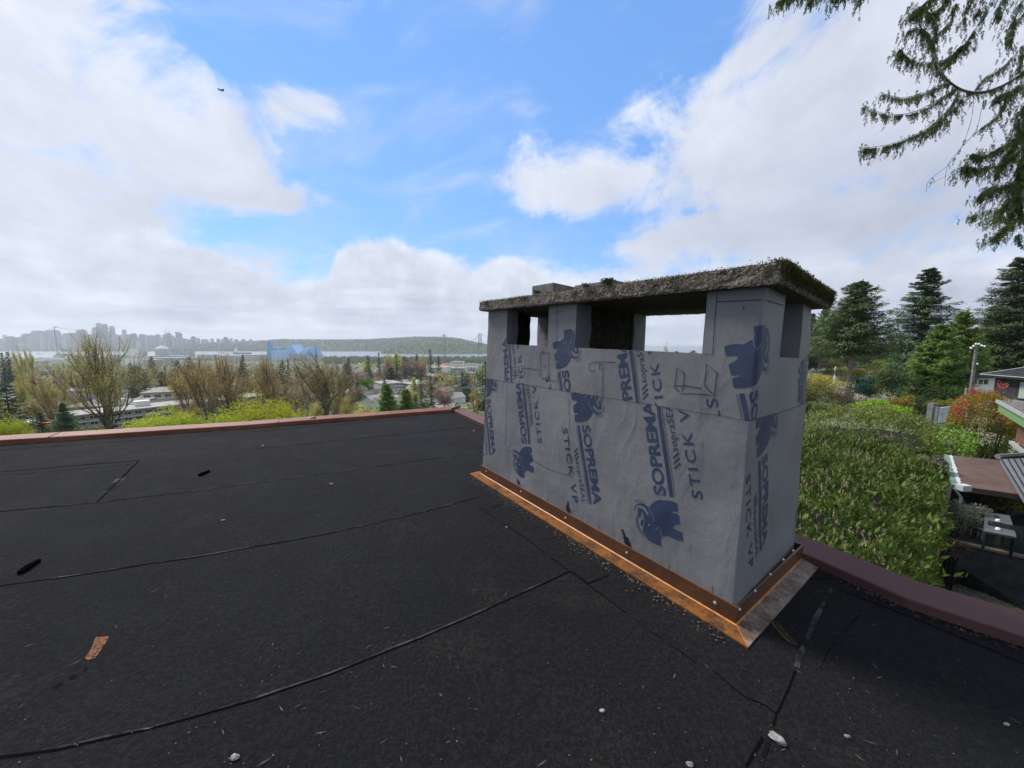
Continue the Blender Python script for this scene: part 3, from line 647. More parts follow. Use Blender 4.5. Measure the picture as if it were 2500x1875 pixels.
for px,py in ((1804,1487),(1842,1442),(1879,1402),(1911,1366),(1935,1344)):
    r=ray(px,py);P0=B_+U*g;t=(P0-CAM).dot(U)/r.dot(U);screw(CAM+r*t,U)
# two concrete pavers lying on the slab
m_pav=two((.10,.098,.094),(.155,.152,.145),25,bs=.3)('paver concrete')
def paver(pxa,pxb,v,dv,th,label):
    ua=[ (lambda r,t:(CAM+r*t-A_).dot(U))(ray(p,690),(A_+V*v-CAM).dot(V)/ray(p,690).dot(V)) for p in (pxa,pxb)]
    b=MB();h0=S0+ST+.010
    b.box(ua[0],ua[1],v,v+dv,h0,h0+th,fn=lambda u,q,h:tuple(hu(u,q,h)))
    me=b.mesh('concrete_paver');bm=bmesh.new();bm.from_mesh(me);bmesh.ops.bevel(bm,geom=bm.edges[:],offset=.004,segments=2,affect='EDGES');bm.to_mesh(me);bm.free()
    tag(link('concrete_paver',me,(m_pav,)),label,'paver','pavers on the chimney slab')
paver(1291,1345,.05,.28,.066,'short grey concrete paver on the far left of the mossy slab')
paver(1398,1500,.10,.30,.042,'long grey concrete paver on the slab, nearer its middle')
# ---- loose things on the roof
def stone(px,py,s,m,label,flat_=.5,rot=0):
    me=bpy.data.meshes.new('pebble');bm=bmesh.new();bmesh.ops.create_icosphere(bm,subdivisions=3,radius=1)
    c=rhit(px,py,s*flat_*.7)
    for v in bm.verts: k=1+.35*noise.noise(v.co*1.4+Vector((px,0,0)))+.16*noise.noise(v.co*4+Vector((px,0,0)));x,y=v.co.x*s*k,v.co.y*s*.62*k;v.co=(c[0]+x*math.cos(rot)-y*math.sin(rot),c[1]+x*math.sin(rot)+y*math.cos(rot),c[2]+v.co.z*s*flat_*k)
    bm.to_mesh(me);bm.free();me.shade_smooth();tag(link('pebble',me,(m,)),label,'pebble','pebbles lying on the roof')
m_peb=two((.13,.13,.125),(.30,.295,.28),90,bs=.6,bd=.004)('pale pebble')
stone(1897,1803,.020,m_peb,'largest white pebble by the open crack in front of the chimney',.4,-.7)
stone(573,1849,.011,m_peb,'white pebble at the bottom edge below the long seam');stone(1470,1735,.008,m_peb,'white chip on the bare roof between seam and crack');stone(2069,1798,.007,m_peb,'small white chip right of the big white pebble')
stone(1684,1866,.009,m_peb,'pale chip at the very bottom edge of the roof view');stone(1237,1287,.008,m_peb,'grey pebble beside the rusty flange, nearer the left end');stone(809,1181,.012,m_peb,'pale pebble just below the second seam from the far edge')
stone(641,1088,.014,m_peb,'pale pebble near the far red edge cap');stone(1157,1052,.014,m_peb,'pale pebble in the far corner of the roof left of the chimney');stone(545,1270,.010,m_peb,'pale pebble between the two middle seams, left half');stone(2457,1768,.007,m_peb,'pale chip near the right edge of the roof')
def bar_(pa,pb,wd,h,label,m=m_black):
    a,b_=rhit(*pa),rhit(*pb);mb=MB();mb.tube([a+RN*h*.6,(a*.6+b_*.4)+RN*(h*.9),b_+RN*h*.6],[wd*.5,wd*.55,wd*.4],7);o=link('tar_strip',mb.mesh('tar_strip'),(m,));tag(o,label,'tar strip','scraps of tar strip on the roof')
bar_((50,1402),(95,1372),.022,.012,'short black tar strip at the left edge of the roof');bar_((487,1163),(511,1152),.022,.012,'small black tar scrap beyond the second seam')
# fir needles, bits of bark and grit
rng=np.random.default_rng(3)
P=[];Dr=[];Ln=[];Wd=[]
for _ in range(480):
    px,py=rng.uniform(0,2500),838+rng.uniform(.28,1.05)**1*990
    if py>1880: continue
    q=rhit(px,py)
    if q[1]>6 or (q-A_).dot(V)>-.05 and (q-A_).dot(U)<L+.1 and (q-A_).dot(V)<W+.05 and (q-A_).dot(U)>-.1: continue
    xy=q[:2]
    if any(np.cross((edgeR[i+1]-edgeR[i])[:2],xy-edgeR[i][:2])>-.05 for i in range(1,len(edgeR)-1)): continue
    if any(np.cross((edgeL[i+1]-edgeL[i])[:2],xy-edgeL[i][:2])>-.1 for i in range(len(edgeL)-1)): continue
    a=rng.uniform(0,6.28);big=rng.random()<.14;P.append(q+RN*.003);Dr.append((math.cos(a),math.sin(a),rng.uniform(0,.15)));Ln.append(rng.uniform(.014,.032) if big else rng.uniform(.002,.006));Wd.append(.0022 if big else rng.uniform(.002,.0045))
for _ in range(1700):  # brown litter lying against the edge caps and beside the flange
    k=rng.random()
    if k<.62: i=rng.integers(0,len(edgeL)-1);s=rng.random();q=edgeL[i]*(1-s)+edgeL[i+1]*s;d=(edgeL[i+1]-edgeL[i])[:2];n_=np.array([d[1],-d[0],0])/np.linalg.norm(d);q=q+n_*abs(rng.normal())*.06*(.5+noise.noise(Vector(q*1.3)))
    elif k<.8: i=rng.integers(1,len(edgeR)-1);s=rng.random();q=edgeR[i]*(1-s)+edgeR[i+1]*s;d=(edgeR[i+1]-edgeR[i])[:2];n_=np.array([d[1],-d[0],0])/np.linalg.norm(d);q=q+n_*abs(rng.normal())*.025
    else: s=rng.random();q=uvh(s*L,-FL-.01-abs(rng.normal())*.03,0)
    a=rng.uniform(0,6.28);P.append(np.array([q[0],q[1],rz(q[0])+.004]));Dr.append((math.cos(a),math.sin(a),rng.uniform(0,.4)));Ln.append(rng.uniform(.004,.016));Wd.append(rng.uniform(.002,.006))
P=np.array(P);Dr=np.array(Dr);sd_=np.cross(Dr,RN)
m_lit=leafmat('dry needles and grit',(.04,.026,.016),(.26,.215,.15),.0,3,.9)
tag(link('roof_litter',leaves('roof_litter',P,Dr,sd_,np.array(Ln),np.array(Wd)),(m_lit,)),'dry fir needles, bark bits and grit scattered over the dark roof','litter',kind='stuff')
# dry cedar sprig by the corner of the flange
P=[];Dr=[]
for i in range(11):
    s=i/10;q=rhit(1890+32*s+12*s*s,1518+52*s,.006);P+= [q,q];Dr+=[(.7,-.5,.25),(-.6,.35,.2)]
m_sprig=leafmat('dry cedar sprig',(.030,.023,.012),(.085,.062,.030),0,3,.9)
tag(link('cedar_sprig',leaves('cedar_sprig',np.array(P),np.array(Dr,float),np.cross(np.array(Dr,float),RN),.020,.006),(m_sprig,)),'dry brown cedar sprig on the roof beside the flange corner','twig')
# ------------------------------------------------------------ land, water, far hills
def itp(x,tab):
    if x<=tab[0][0]: return tab[0][1]
    for (a,b),(c,d) in zip(tab,tab[1:]):
        if x<=c: return b+(d-b)*(x-a)/(c-a)
    return tab[-1][1]
ZL=[(0,91.3),(14,90.5),(60,81),(120,69),(180,63.5),(240,59.5),(340,54),(500,45),(840,29),(1400,12),(2000,5),(2450,1.2),(2700,-4),(20000,-4)]
ZR=[(0,91.3),(20,92),(60,92.2),(120,92.5),(260,88),(600,60),(1000,20),(1400,-4),(16000,-4)]
def sm(t): t=min(1,max(0,t));return t*t*(3-2*t)
def gz(x,y):
    r=math.hypot(x,y);a=math.degrees(math.atan2(x,y))
    t=sm((a-10)/24) if y>0 else 1.0
    if a<-80: t=max(t,sm((-a-80)/12))
    zl=itp(y,ZL) if y>0 else 91.3
    z=zl*(1-t)+itp(r,ZR)*t
    if r>30: z+=noise.noise(Vector((x*.012,y*.012,0)))*min(1.6,r*.006)*(1 if z>3 else 0)
    return z
def gp(px,d,py=900.0):
    p=at(px,py,d);return Vector((p[0],p[1],gz(p[0],p[1])))
def f_ground(t,b):
    co=coord(t);n=t.noise(co,.02,6,.65);n2=t.noise(co,.11,5,.7);n3=t.noise(co,.5,4,.6)
    c=t.mix(t.ramp(n,.4,.6),(.07,.115,.03),(.17,.17,.12));c=t.mix(t.m('MULTIPLY',t.ramp(n2,.50,.62),.8),c,(.26,.25,.235));c=t.mix(t.m('MULTIPLY',t.ramp(n3,.5,.7),.5),c,(.05,.08,.025))
    t.set(b.inputs['Base Color'],c)
m_ground=mat('town ground',f_ground,rough=.95,spec=.1)
m_grass=mat('grass',lambda t,b:(t.set(b.inputs['Base Color'],t.mix(t.ramp(t.noise(coord(t),3,6,.7),.35,.65),(.035,.065,.016),(.09,.13,.03)))),rough=.95)
ys=[-2000,-800,-300,-100,-40,-10]+[0,4,8,12,16,20,26,32,40,50,60,72,86,100,120,140,160,185,215,250,290,340,400,470,550,650,770,900,1050,1200,1400,1600,1800,2000,2200,2350,2450,2550,2700,3000,4000,6000,9000,15500]
kx=[-3.4,-3,-2.6,-2.2,-1.9,-1.6,-1.45,-1.3,-1.15,-1,-.9,-.8,-.7,-.6,-.5,-.4,-.3,-.2,-.1,0,.1,.2,.3,.4,.5,.6,.7,.8,.9,1,1.1,1.2,1.35,1.5,1.8,2.2,2.8,3.4]
vs=[];nx=len(kx)
for y in ys:
    for k in kx:
        x=k*(max(abs(y),60)+40);x=max(-15500,min(15500,x));vs.append((x,y,gz(x,y)))
mb=MB();mb.add(vs,[(j*nx+i,j*nx+i+1,(j+1)*nx+i+1,(j+1)*nx+i) for j in range(len(ys)-1) for i in range(nx-1)])
tag(link('ground',mb.mesh('ground'),(m_ground,),smooth=True),kind='structure')
def f_water(t,b):
    t.set(b.inputs['Base Color'],(.12,.145,.17));b.inputs['Roughness'].default_value=.28
    mp=t.node('ShaderNodeMapping',i_Scale=(.02,.12,.1));t.l.new(coord(t),mp.inputs[0]);bump(t,b,t.noise(mp.outputs[0],1,5,.6),.3,2.0)
m_water=mat('harbour water',f_water,spec=.5)
mb=MB();mb.add([(-15500,2350,0),(-40,2350,0),(-40,900,0),(15500,900,0),(15500,15500,0),(-15500,15500,0)],[(0,1,2,3,4,5)]);tag(link('water',mb.mesh('water'),(m_water,)),kind='structure')
def f_hill(t,b): t.set(b.inputs['Base Color'],t.mix(t.ramp(t.noise(coord(t),.012,6,.7),.4,.62),(.03,.045,.028),(.075,.095,.05)))
m_hill=mat('wooded hill',f_hill,rough=.95,spec=.05)
m_hill2=mat('spring green hill',lambda t,b:t.set(b.inputs['Base Color'],t.mix(t.ramp(t.noise(coord(t),.02,6,.7),.4,.62),(.05,.07,.035),(.14,.17,.07))),rough=.95,spec=.05)
def ridge(name,prof,d,foot,m):
    mb=MB();rows=((foot,0),(foot+.25*(d-foot),.5),(foot+.6*(d-foot),.82),(d,1),(d+900,.6));n=0;vs=[]
    for dd,k in rows:
        for px,py in prof:
            p=at(px,HY+8,dd);z=100-(py-HY)/F*d;z=max(z,4);vs.append((p[0],p[1],1.5+(z-1.5)*k))
    n=len(prof);mb.add(vs,[(j*n+i,j*n+i+1,(j+1)*n+i+1,(j+1)*n+i) for j in range(len(rows)-1) for i in range(n-1)])
    tag(link(name,mb.mesh(name),(m,),smooth=True),kind='structure')
def dens_prof(prof,step=12):
    out_=[]
    for (a,b),(c,d) in zip(prof,prof[1:]):
        k=max(1,int((c-a)/step))
        for i in range(k): s=i/k;out_.append((a+(c-a)*s,b+(d-b)*s+noise.noise(Vector((a+(c-a)*s,d,0))*.08)*.8))
    return out_+[prof[-1]]
PF1=dens_prof([(440,846),(470,839),(540,838),(600,836),(650,833),(700,831),(760,831),(800,832),(900,831),(960,828),(1010,825),(1060,825),(1100,827),(1125,829),(1150,836),(1190,843),(1225,852),(1250,857)])
PF2=dens_prof([(930,856),(960,848),(985,841),(1040,833),(1090,832),(1130,838),(1160,846),(1190,853),(1220,858)])
ridge('hills',PF1,5200,4480,m_hill);ridge('hills',PF2,3900,3350,m_hill2)
ridge('hills',dens_prof([(-300,846),(200,845),(440,840),(560,836),(640,833),(800,832),(900,833),(1000,838),(1100,843),(1240,848)],40),9800,8800,m_hill)
mb=MB();pts=[];
vs=[];rows=((4380,-1.5),(4420,2),(5400,6),(8600,8))
prof=[(x,0) for x in range(-500,1260,60)];n=len(prof)
for dd,z in rows:
    for px,_ in prof: p=at(px,HY+8,dd+(30*math.sin(px*.05) if dd<5000 else 0));vs.append((p[0],p[1],z))
mb.add(vs,[(j*n+i,j*n+i+1,(j+1)*n+i+1,(j+1)*n+i) for j in range(3) for i in range(n-1)]);tag(link('far_shore',mb.mesh('far_shore'),(m_hill,)),kind='structure')

# ------------------------------------------------------------ far woods
rng=np.random.default_rng(11)
def wood(name,prof,d,foot,n,h,wr,m,label,kmin=0.0,topbias=.25):
    P=[];Ln=[];Wd=[];Dr=[];Sd=[]
    for _ in range(n):
        i=rng.integers(0,len(prof)-1);s=rng.random();px=prof[i][0]*(1-s)+prof[i+1][0]*s;py=prof[i][1]*(1-s)+prof[i+1][1]*s
        zt=max(4,100-(py-HY)/F*d);k=1 if rng.random()<topbias else rng.random()**.8;k=max(k,kmin)
        K=((0,foot),(.5,foot+.25*(d-foot)),(.82,foot+.6*(d-foot)),(1,d));dd=itp(k,K);z=1.5+(zt-1.5)*k
        p=at(px,HY+8,dd);hh=h*rng.uniform(.55,1.15)
        for q in range(3):
            a=rng.uniform(0,3.14);P.append((p[0]+rng.normal()*1.5,p[1],z-hh*.15));Dr.append((rng.normal()*.06,rng.normal()*.06,1));Sd.append((math.cos(a),math.sin(a)*.3,0));Ln.append(hh*rng.uniform(.8,1.05));Wd.append(hh*wr*rng.uniform(.7,1.2))
    tag(link(name,leaves(name,np.array(P),np.array(Dr,float),np.array(Sd),np.array(Ln),np.array(Wd)),(m,)),label,'wood',kind='stuff')
m_wd=leafmat('far conifers',(0.030,0.055,0.033),(0.076,0.107,0.059),.1,.004,.9)
m_wg=leafmat('far spring trees',(0.107,0.152,0.061),(0.305,0.366,0.137),.2,.006,.9)
m_wb=leafmat('shore trees',(0.068,0.091,0.045),(0.199,0.213,0.107),.2,.01,.9)
wood('forest',PF1,5200,4480,5200,26,.45,m_wd,'dark hazy forest covering the long headland across the water')
wood('forest',[p for p in PF1 if p[0]>930],5200,4480,900,24,.8,m_wg,'lighter green trees among the forest on the headland')
wood('forest',PF2,3900,3350,3600,17,1.0,m_wg,'sunlit light green woods on the hill behind the bridge')
wood('forest',PF2,3900,3350,700,26,.4,m_wd,'dark conifers dotted through the light green hill')
def belt(name,x0,x1,da,db,n,h,wr,m,label):
    P=[];Ln=[];Wd=[];Dr=[];Sd=[]
    for _ in range(n):
        px=rng.uniform(x0,x1);d=rng.uniform(da,db);p=gp(px,d);p.z=max(p.z,1.5);hh=h*rng.uniform(.5,1.2)
        for q in range(5):
            a=rng.uniform(0,3.14);P.append((p.x+rng.normal()*hh*.15,p.y+rng.normal()*2,p.z+hh*rng.uniform(-.05,.3)));Dr.append((rng.normal()*.15,rng.normal()*.15,1));Sd.append((math.cos(a),math.sin(a)*.3,0));Ln.append(hh*rng.uniform(.5,.9));Wd.append(hh*wr*rng.uniform(.5,1.2))
    tag(link(name,leaves(name,np.array(P),np.array(Dr,float),np.array(Sd),np.array(Ln),np.array(Wd)),(m,)),label,'wood',kind='stuff')
belt('shore_trees',790,1230,1500,2350,1500,17,.7,m_wb,'band of hazy trees along the near shore below the bridge')
belt('shore_trees',440,700,1900,2300,260,15,.7,m_wb,'thin band of hazy trees beside the grain silos')
belt('shore_trees',430,660,4430,4600,500,24,.6,m_wd,'low dark trees along the far shore right of the skyline')
P=[];D=[];S=[];L_=[]
for _ in range(520):
    px=rng.uniform(1900,2800);d=rng.uniform(140,290);q=gp(px,d);hh=rng.uniform(9,18);n=90;t=rng.random(n);a=rng.uniform(0,6.28,n);r=(1-t)*hh*.20*rng.uniform(.5,1.2,n)
    P.append(np.stack([q.x+np.cos(a)*r,q.y+np.sin(a)*r,q.z+t*hh],1));D.append(np.stack([np.cos(a)*.8,np.sin(a)*.8,np.full(n,-.1)],1));S.append(unit(n,rng));L_.append(hh*.13*(1.25-t))
P,D,S,L_=map(np.concatenate,(P,D,S,L_));tag(link('backdrop_trees',leaves('backdrop_trees',P,D,S,L_,L_*.5),(m_wd,)),'dark backdrop of conifers far behind the gardens on the right','wood',kind='stuff')
belt('shore_trees',-40,440,4400,4500,260,14,.8,m_wd,'low dark trees at the foot of the skyline')

# ------------------------------------------------------------ skyline towers
def f_tower(c1,c2):
    def f(t,b):
        co=coord(t);s=t.node('ShaderNodeSeparateXYZ');t.l.new(co,s.inputs[0])
        fl=t.m('GREATER_THAN',t.m('FRACT',t.m('MULTIPLY',s.outputs[2],1/11.0)),.45)
        t.set(b.inputs['Base Color'],t.mix(t.m('MULTIPLY',fl,.55),c1,c2))
    return f
TM=[mat('tower glass blue',f_tower((.13,.20,.30),(.07,.11,.18)),rough=.3),mat('tower grey',f_tower((.26,.28,.32),(.14,.16,.19)),rough=.7),mat('tower dark',f_tower((.09,.11,.14),(.05,.06,.08)),rough=.4),mat('tower pale',f_tower((.40,.41,.42),(.22,.24,.27)),rough=.7),mat('tower brown',f_tower((.20,.16,.15),(.11,.09,.09)),rough=.7)]
TN=['blue glass','mid grey','dark glass','pale','brownish']
ALL=[]   # (object, base label, px)
def lab(o,text,px,cat,group=None): o['category']=cat;ALL.append((o,text,px)); 
def tower(x0,x1,ytop,d,k,style=0):
    a=at(x0,HY,d);b=at(x1,HY,d);w=(b[0]-a[0])*(.80 if ytop<815 else .88);zt=100-(ytop-HY)/F*d;cx=(a[0]+b[0])/2;dp=w*random.uniform(.7,1.1)
    mb=MB();hw=w/2
    if style==1: mb.box(-hw,hw,0,dp,0,zt*.93);mb.tube([(-hw*.8,dp/2,zt*.93),(-hw*.5,dp/2,zt*.985),(0,dp/2,zt),(hw*.5,dp/2,zt*.985),(hw*.8,dp/2,zt*.93)],3,5)
    elif style==2: 
        mb.box(-hw,hw,0,dp,0,zt*.9);mb.add([(-hw,0,zt*.9),(hw,0,zt*.9),(hw,dp,zt*.9),(-hw,dp,zt*.9),(-hw,0,zt),(-hw*.2,0,zt),(-hw*.2,dp,zt),(-hw,dp,zt)],[(0,1,5,4),(1,2,6,5),(2,3,7,6),(3,0,4,7),(4,5,6,7)])
    else:
        h1=zt*random.uniform(.93,.97);mb.box(-hw,hw,0,dp,0,h1);mb.box(-hw*random.uniform(.4,.85),hw*random.uniform(.4,.85),dp*.15,dp*.85,h1,zt)
        if random.random()<.5 and ytop>812: mb.box(-hw*1.0+w*.02,hw*1.12,-dp*.15,dp*.4,0,zt*random.uniform(.45,.8))
    o=link('tower',mb.mesh('tower'),(TM[k],));o.location=(cx,a[1],2);o['group']='towers of the far skyline'
    hh='tall' if ytop<808 else ('short' if ytop>828 else 'mid height')
    z='left of tall crane' if px_<147 else ('between tall crane and silos' if px_<385 else ('above grain silos' if px_<480 else 'right of the grain silos'))
    lab(o,f'{hh} {TN[k]} skyline tower {z}',px_,'tower')
t6=[(-20,40,495,0),(65,105,425,3),(100,220,455,2),(160,215,525,3),(290,420,465,4),(385,520,405,2),(460,580,440,1),(568,600,380,1),(585,735,352,0),(735,785,385,1),(715,770,460,3),(805,900,352,1),(850,945,318,0,1),(955,1055,345,1),(880,960,450,0),(845,920,540,3),(1060,1110,430,1),(1115,1210,400,3),(1150,1380,392,4),(1195,1260,470,3),(1310,1420,405,0),(1375,1510,335,4),(1520,1640,415,1),(1670,1765,295,0),(1755,1835,220,0),(1800,1870,350,0),(1862,1935,237,2),(1940,1990,370,0),(1990,2060,275,1),(2030,2100,420,1),(2150,2220,430,3),(1560,1700,490,1),(1700,1900,485,3),(1900,2150,495,1),(230,300,540,3),(0,70,560,1),(1000,1130,520,1),(1420,1530,520,3)]
for q in t6:
    x0,x1,y,k=q[:4];px_=(x0+x1)/2*.1356;tower(x0*.1356,x1*.1356,760+y*.1356,random.uniform(4700,5300),k,q[4] if len(q)>4 else 0)
t7=[(0,45,140,3),(40,95,205,1),(110,170,190,2),(180,240,235,1),(225,270,200,0),(275,320,207,3),(330,410,215,0),(345,445,245,1),(378,400,262,3),(443,492,203,2),(490,530,240,3),(540,585,205,1),(585,635,182,4),(630,685,220,3),(690,740,250,1),(715,775,172,2,2),(775,820,258,1),(830,865,258,3),(870,920,272,4),(918,968,230,4),(1000,1030,250,1),(1050,1120,268,3),(1180,1215,260,3),(1265,1300,262,1),(1360,1400,238,2),(1455,1475,255,3),(1500,1540,268,3),(1600,1640,266,1),(1700,1740,268,3),(60,110,270,3),(170,215,290,3),(260,330,280,3),(400,440,285,3),(500,560,290,1),(1320,1350,268,3),(1420,1450,270,1)]
for q in t7:
    x0,x1,y,k=q[:4];px_=300+(x0+x1)/2*.1808;tower(300+x0*.1808,300+x1*.1808,780+y*.1808,random.uniform(4700,5300),k,q[4] if len(q)>4 else 0)

# ------------------------------------------------------------ harbour: cranes, silos, sheds, bridge
m_steel=mat('crane steel',base=(.10,.11,.13),rough=.6);m_white=mat('white paint',base=(.78,.78,.76),rough=.5);m_tealgrey=mat('bridge green grey',base=(.10,.16,.16),rough=.6)
m_silo=mat('silo concrete',lambda t,b:t.set(b.inputs['Base Color'],t.mix(t.ramp(t.noise(coord(t),.15,4),.35,.65),(.36,.38,.38),(.52,.54,.53))),rough=.8)
m_bluesh=mat('blue cladding',base=(.12,.32,.60),rough=.6);m_bluesh2=mat('pale blue cladding',base=(.34,.54,.76),rough=.6);m_tan=mat('tan yard',base=(.34,.29,.23),rough=.9);m_ware=mat('warehouse grey',base=(.42,.42,.42),rough=.8)
def pole(mb,p0,p1,r,n=5): mb.tube([p0,p1],[r,r],n)
def crane(px,ytop,ybase,d,jib,name_label,m=m_steel,jm=None,r=2.2):
    b=gp(px,d);b.z=max(b.z,1);zt=100-(ytop-HY)/F*d;root=empty('tower_crane',b,name_label,'crane')
    mb=MB();h=zt-b.z
    for sx in(-1,1):
        for sy in(-1,1): pole(mb,(b.x+sx*r,b.y+sy*r,b.z),(b.x+sx*r,b.y+sy*r,zt),r*.35,4)
    for k in range(14): z=b.z+h*k/14;pole(mb,(b.x-r,b.y-r,z),(b.x+r,b.y-r,z+h/14),r*.2,4)
    link('mast',mb.mesh('mast'),(m,),root)
    mb=MB();(jx,jy,bx,by)=jib;j=at(jx,jy,d);k=at(bx,by,d)
    mb.tube([(k[0],b.y,k[2]),(b.x,b.y,zt-h*.02),(j[0],b.y,j[2])],[r*.9,r*.7,r*.35],4);link('jib',mb.mesh('jib'),(jm or m,),root)
    mb=MB();mb.box(k[0]-r*1.4,k[0]+r*1.4,b.y-r,b.y+r,k[2]-r*2.2,k[2]);link('counterweight',mb.mesh('counterweight'),(m,),root)
crane(147,798,872,2500,(190,806,139,797),'tall thin tower crane rising from the harbour in front of the skyline',r=1.7)
crane(50,842,868,2400,(73,841,44,845),'short crane with bright white jib at the left of the harbour',jm=m_white,r=1.8)
crane(413,808,848,4800,(409,797,414,809),'small crane with steep jib on top of the right skyline',r=2.5)
crane(175,830,862,3900,(187,830,172,831),'low dark crane on the water front behind the biggest bare tree',r=2)
def cyl(mb,x,y,z0,z1,r,n=20,cone=0,mi=0):
    mb.tube([(x,y,z0),(x,y,z1)],[r,r],n,mi)
    if cone: mb.tube([(x,y,z1),(x,y,z1+cone)],[r*1.02,r*.08],n,mi)
d=2250;a=at(381,HY,d);b=at(408,HY,d);zt=100-(851-HY)/F*d;zb=2
root=empty('storage_tank',((a[0]+b[0])/2,a[1],zb),'big pale round tank with a cone roof beside the row of silos','storage tank');mb=MB();cyl(mb,(a[0]+b[0])/2,a[1],zb,zt,(b[0]-a[0])/2,28);link('tank_wall',mb.mesh('tank_wall'),(m_silo,),root)
mb=MB();mb.tube([((a[0]+b[0])/2,a[1],zt),((a[0]+b[0])/2,a[1],zt+22),((a[0]+b[0])/2,a[1],zt+27)],[(b[0]-a[0])/2*1.02,3,2],28);link('cone_roof',mb.mesh('cone_roof'),(m_ware,),root)
ords=['first','second','third','fourth','fifth','sixth','seventh','eighth','ninth','tenth']
for i in range(10):
    px=417+6.0*i;c=at(px,HY,d);mb=MB();cyl(mb,c[0],c[1],zb,100-(851.8-HY)/F*d,6.0,16)
    o=link('grain_silo',mb.mesh('grain_silo'),(m_silo,));tag(o,f'tall pale grain silo, {ords[i]} from the left in the silo row','silo','row of grain silos')
mb=MB();a=at(414,HY,d);b=at(475,HY,d);zt=100-(851.2-HY)/F*d;mb.box(a[0],b[0],a[1]-6,a[1]+6,zt,zt+7);mb.box(a[0]+20,b[0]-10,a[1]-3,a[1]+3,zt+7,zt+11);tag(link('silo_gallery',mb.mesh('silo_gallery'),(m_ware,)),'long low conveyor gallery running along the tops of the grain silos','gallery')
def shed(x0,x1,yt,yb,d,m,label,ridge_=0,cat='shed',dp=60,name='shed'):
    a=at(x0,HY,d);b=at(x1,HY,d);z1=100-(yt-HY)/F*d;g=gp((x0+x1)/2,d);z0=max(min(g.z,100-(yb-HY)/F*d),.5)
    root=empty(name,((a[0]+b[0])/2,a[1],z0),label,cat);mb=MB()
    if not ridge_: mb.box(a[0],b[0],a[1],a[1]+dp,z0,z1);link('wall',mb.mesh('wall'),(m,),root);mb=MB();mb.box(a[0]-.6,b[0]+.6,a[1]-.6,a[1]+dp+.6,z1,z1+1);link('roof',mb.mesh('roof'),(m_ware,),root)
    else:
        h=z1-z0;mb.box(a[0],b[0],a[1],a[1]+dp,z0,z0+h*.45);link('wall',mb.mesh('wall'),(m_ware,),root);mb=MB();pk=a[0]+(b[0]-a[0])*ridge_
        mb.add([(a[0]-1,a[1]-1,z0+h*.45),(b[0]+1,a[1]-1,z0+h*.45),(b[0]+1,a[1]+dp,z0+h*.45),(a[0]-1,a[1]+dp,z0+h*.45),(pk,a[1]-1,z1),(pk,a[1]+dp,z1)],[(0,1,4),(1,2,5,4),(2,3,5),(3,0,4,5)]);link('roof',mb.mesh('roof'),(m,),root)
    return root
shed(650,678,849,866,1900,m_bluesh,'blue waterfront shed with flat roof below the blue tower');shed(652,661,834,850,1920,m_bluesh,'narrow blue loading tower on the waterfront',cat='tower',dp=18,name='loading_tower')
shed(660,685,857,867,1850,m_bluesh2,'pale blue low shed in front of the blue waterfront shed');shed(690,724,841,862,2000,m_bluesh2,'large pitched blue shed right of the loading tower',.62,dp=95)
shed(728,750,848,862,1950,m_bluesh2,'pitched pale blue shed, middle of the three gabled sheds',.75,dp=95);shed(744,764,851,862,1900,m_bluesh,'small blue shed, rightmost of the waterfront sheds',.4,dp=95)
for i,(x0,x1,yt,d,m,la) in enumerate(((307,322,851,2100,m_white,'white water tank box raised above the harbour yard'),(400,450,868.5,1750,m_bluesh2,'long low blue grey shed under the grain silos'),(322,345,857,2150,m_ware,'pale slanted shed left of the round tank'),(262,300,866,1900,m_ware,'pale low warehouse at the right of the biggest bare tree top'),(300,360,870,1700,m_tan,'tan yard building in the harbour left part'),(345,400,873,1600,m_ware,'grey low warehouse below the round tank'),(395,470,874,1550,m_tan,'tan low warehouse below the silos'),(480,520,866,2000,m_ware,'grey low warehouse right of the silos'),(530,580,868,1800,m_ware,'pale low warehouse between silos and blue sheds'),(590,640,866,1900,m_ware,'grey low warehouse just left of the blue sheds'),(100,140,874,1900,m_white,'long white quay shed under the tall crane'),(125,138,868,1950,m_ware,'small grey control block on the white quay shed'),(20,60,878,1700,m_ware,'pale flat warehouse at the far left shore'),(160,200,868,2000,m_tan,'yellowish tan plant behind the biggest bare tree'),(60,95,880,1600,m_ware,'flat grey warehouse between the two left cranes'),(300,335,875,1450,m_white,'white flat roofed hall below the harbour yard'),(345,372,879,1300,m_tan,'tan flat building at the inland edge of the yard'),(430,460,881,1250,m_white,'white flat building inland of the silos'),(200,250,878,1500,m_ware,'grey flat hall hidden behind the biggest bare tree'))):
    shed(x0,x1,yt,900,d,m,la,cat='warehouse',dp=30,name='warehouse')
m_hullr=mat('ship red',base=(.35,.06,.05),rough=.5)
def ship(px,d,ln,m,label):
    c=at(px,HY,d);root=empty('ship',(c[0],c[1],0),label,'ship');mb=MB();h=ln*.09
    mb.add([(c[0]-ln/2,c[1]-6,h),(c[0]+ln/2*.8,c[1]-7,h),(c[0]+ln/2,c[1],h*1.25),(c[0]+ln/2*.8,c[1]+7,h),(c[0]-ln/2,c[1]+6,h),(c[0]-ln/2*.95,c[1]-4,-1),(c[0]+ln/2*.75,c[1]-5,-1),(c[0]+ln/2*.9,c[1],-1),(c[0]+ln/2*.75,c[1]+5,-1),(c[0]-ln/2*.95,c[1]+4,-1)],[(0,1,2,3,4),(0,5,6,1),(1,6,7,2),(2,7,8,3),(3,8,9,4),(4,9,5,0)]);link('hull',mb.mesh('hull'),(m,),root)
    mb=MB();mb.box(c[0]-ln*.42,c[0]-ln*.25,c[1]-5,c[1]+5,h,h*2.6);mb.box(c[0]-ln*.38,c[0]-ln*.3,c[1]-3,c[1]+3,h*2.6,h*3.3);link('deckhouse',mb.mesh('deckhouse'),(m_white,),root)
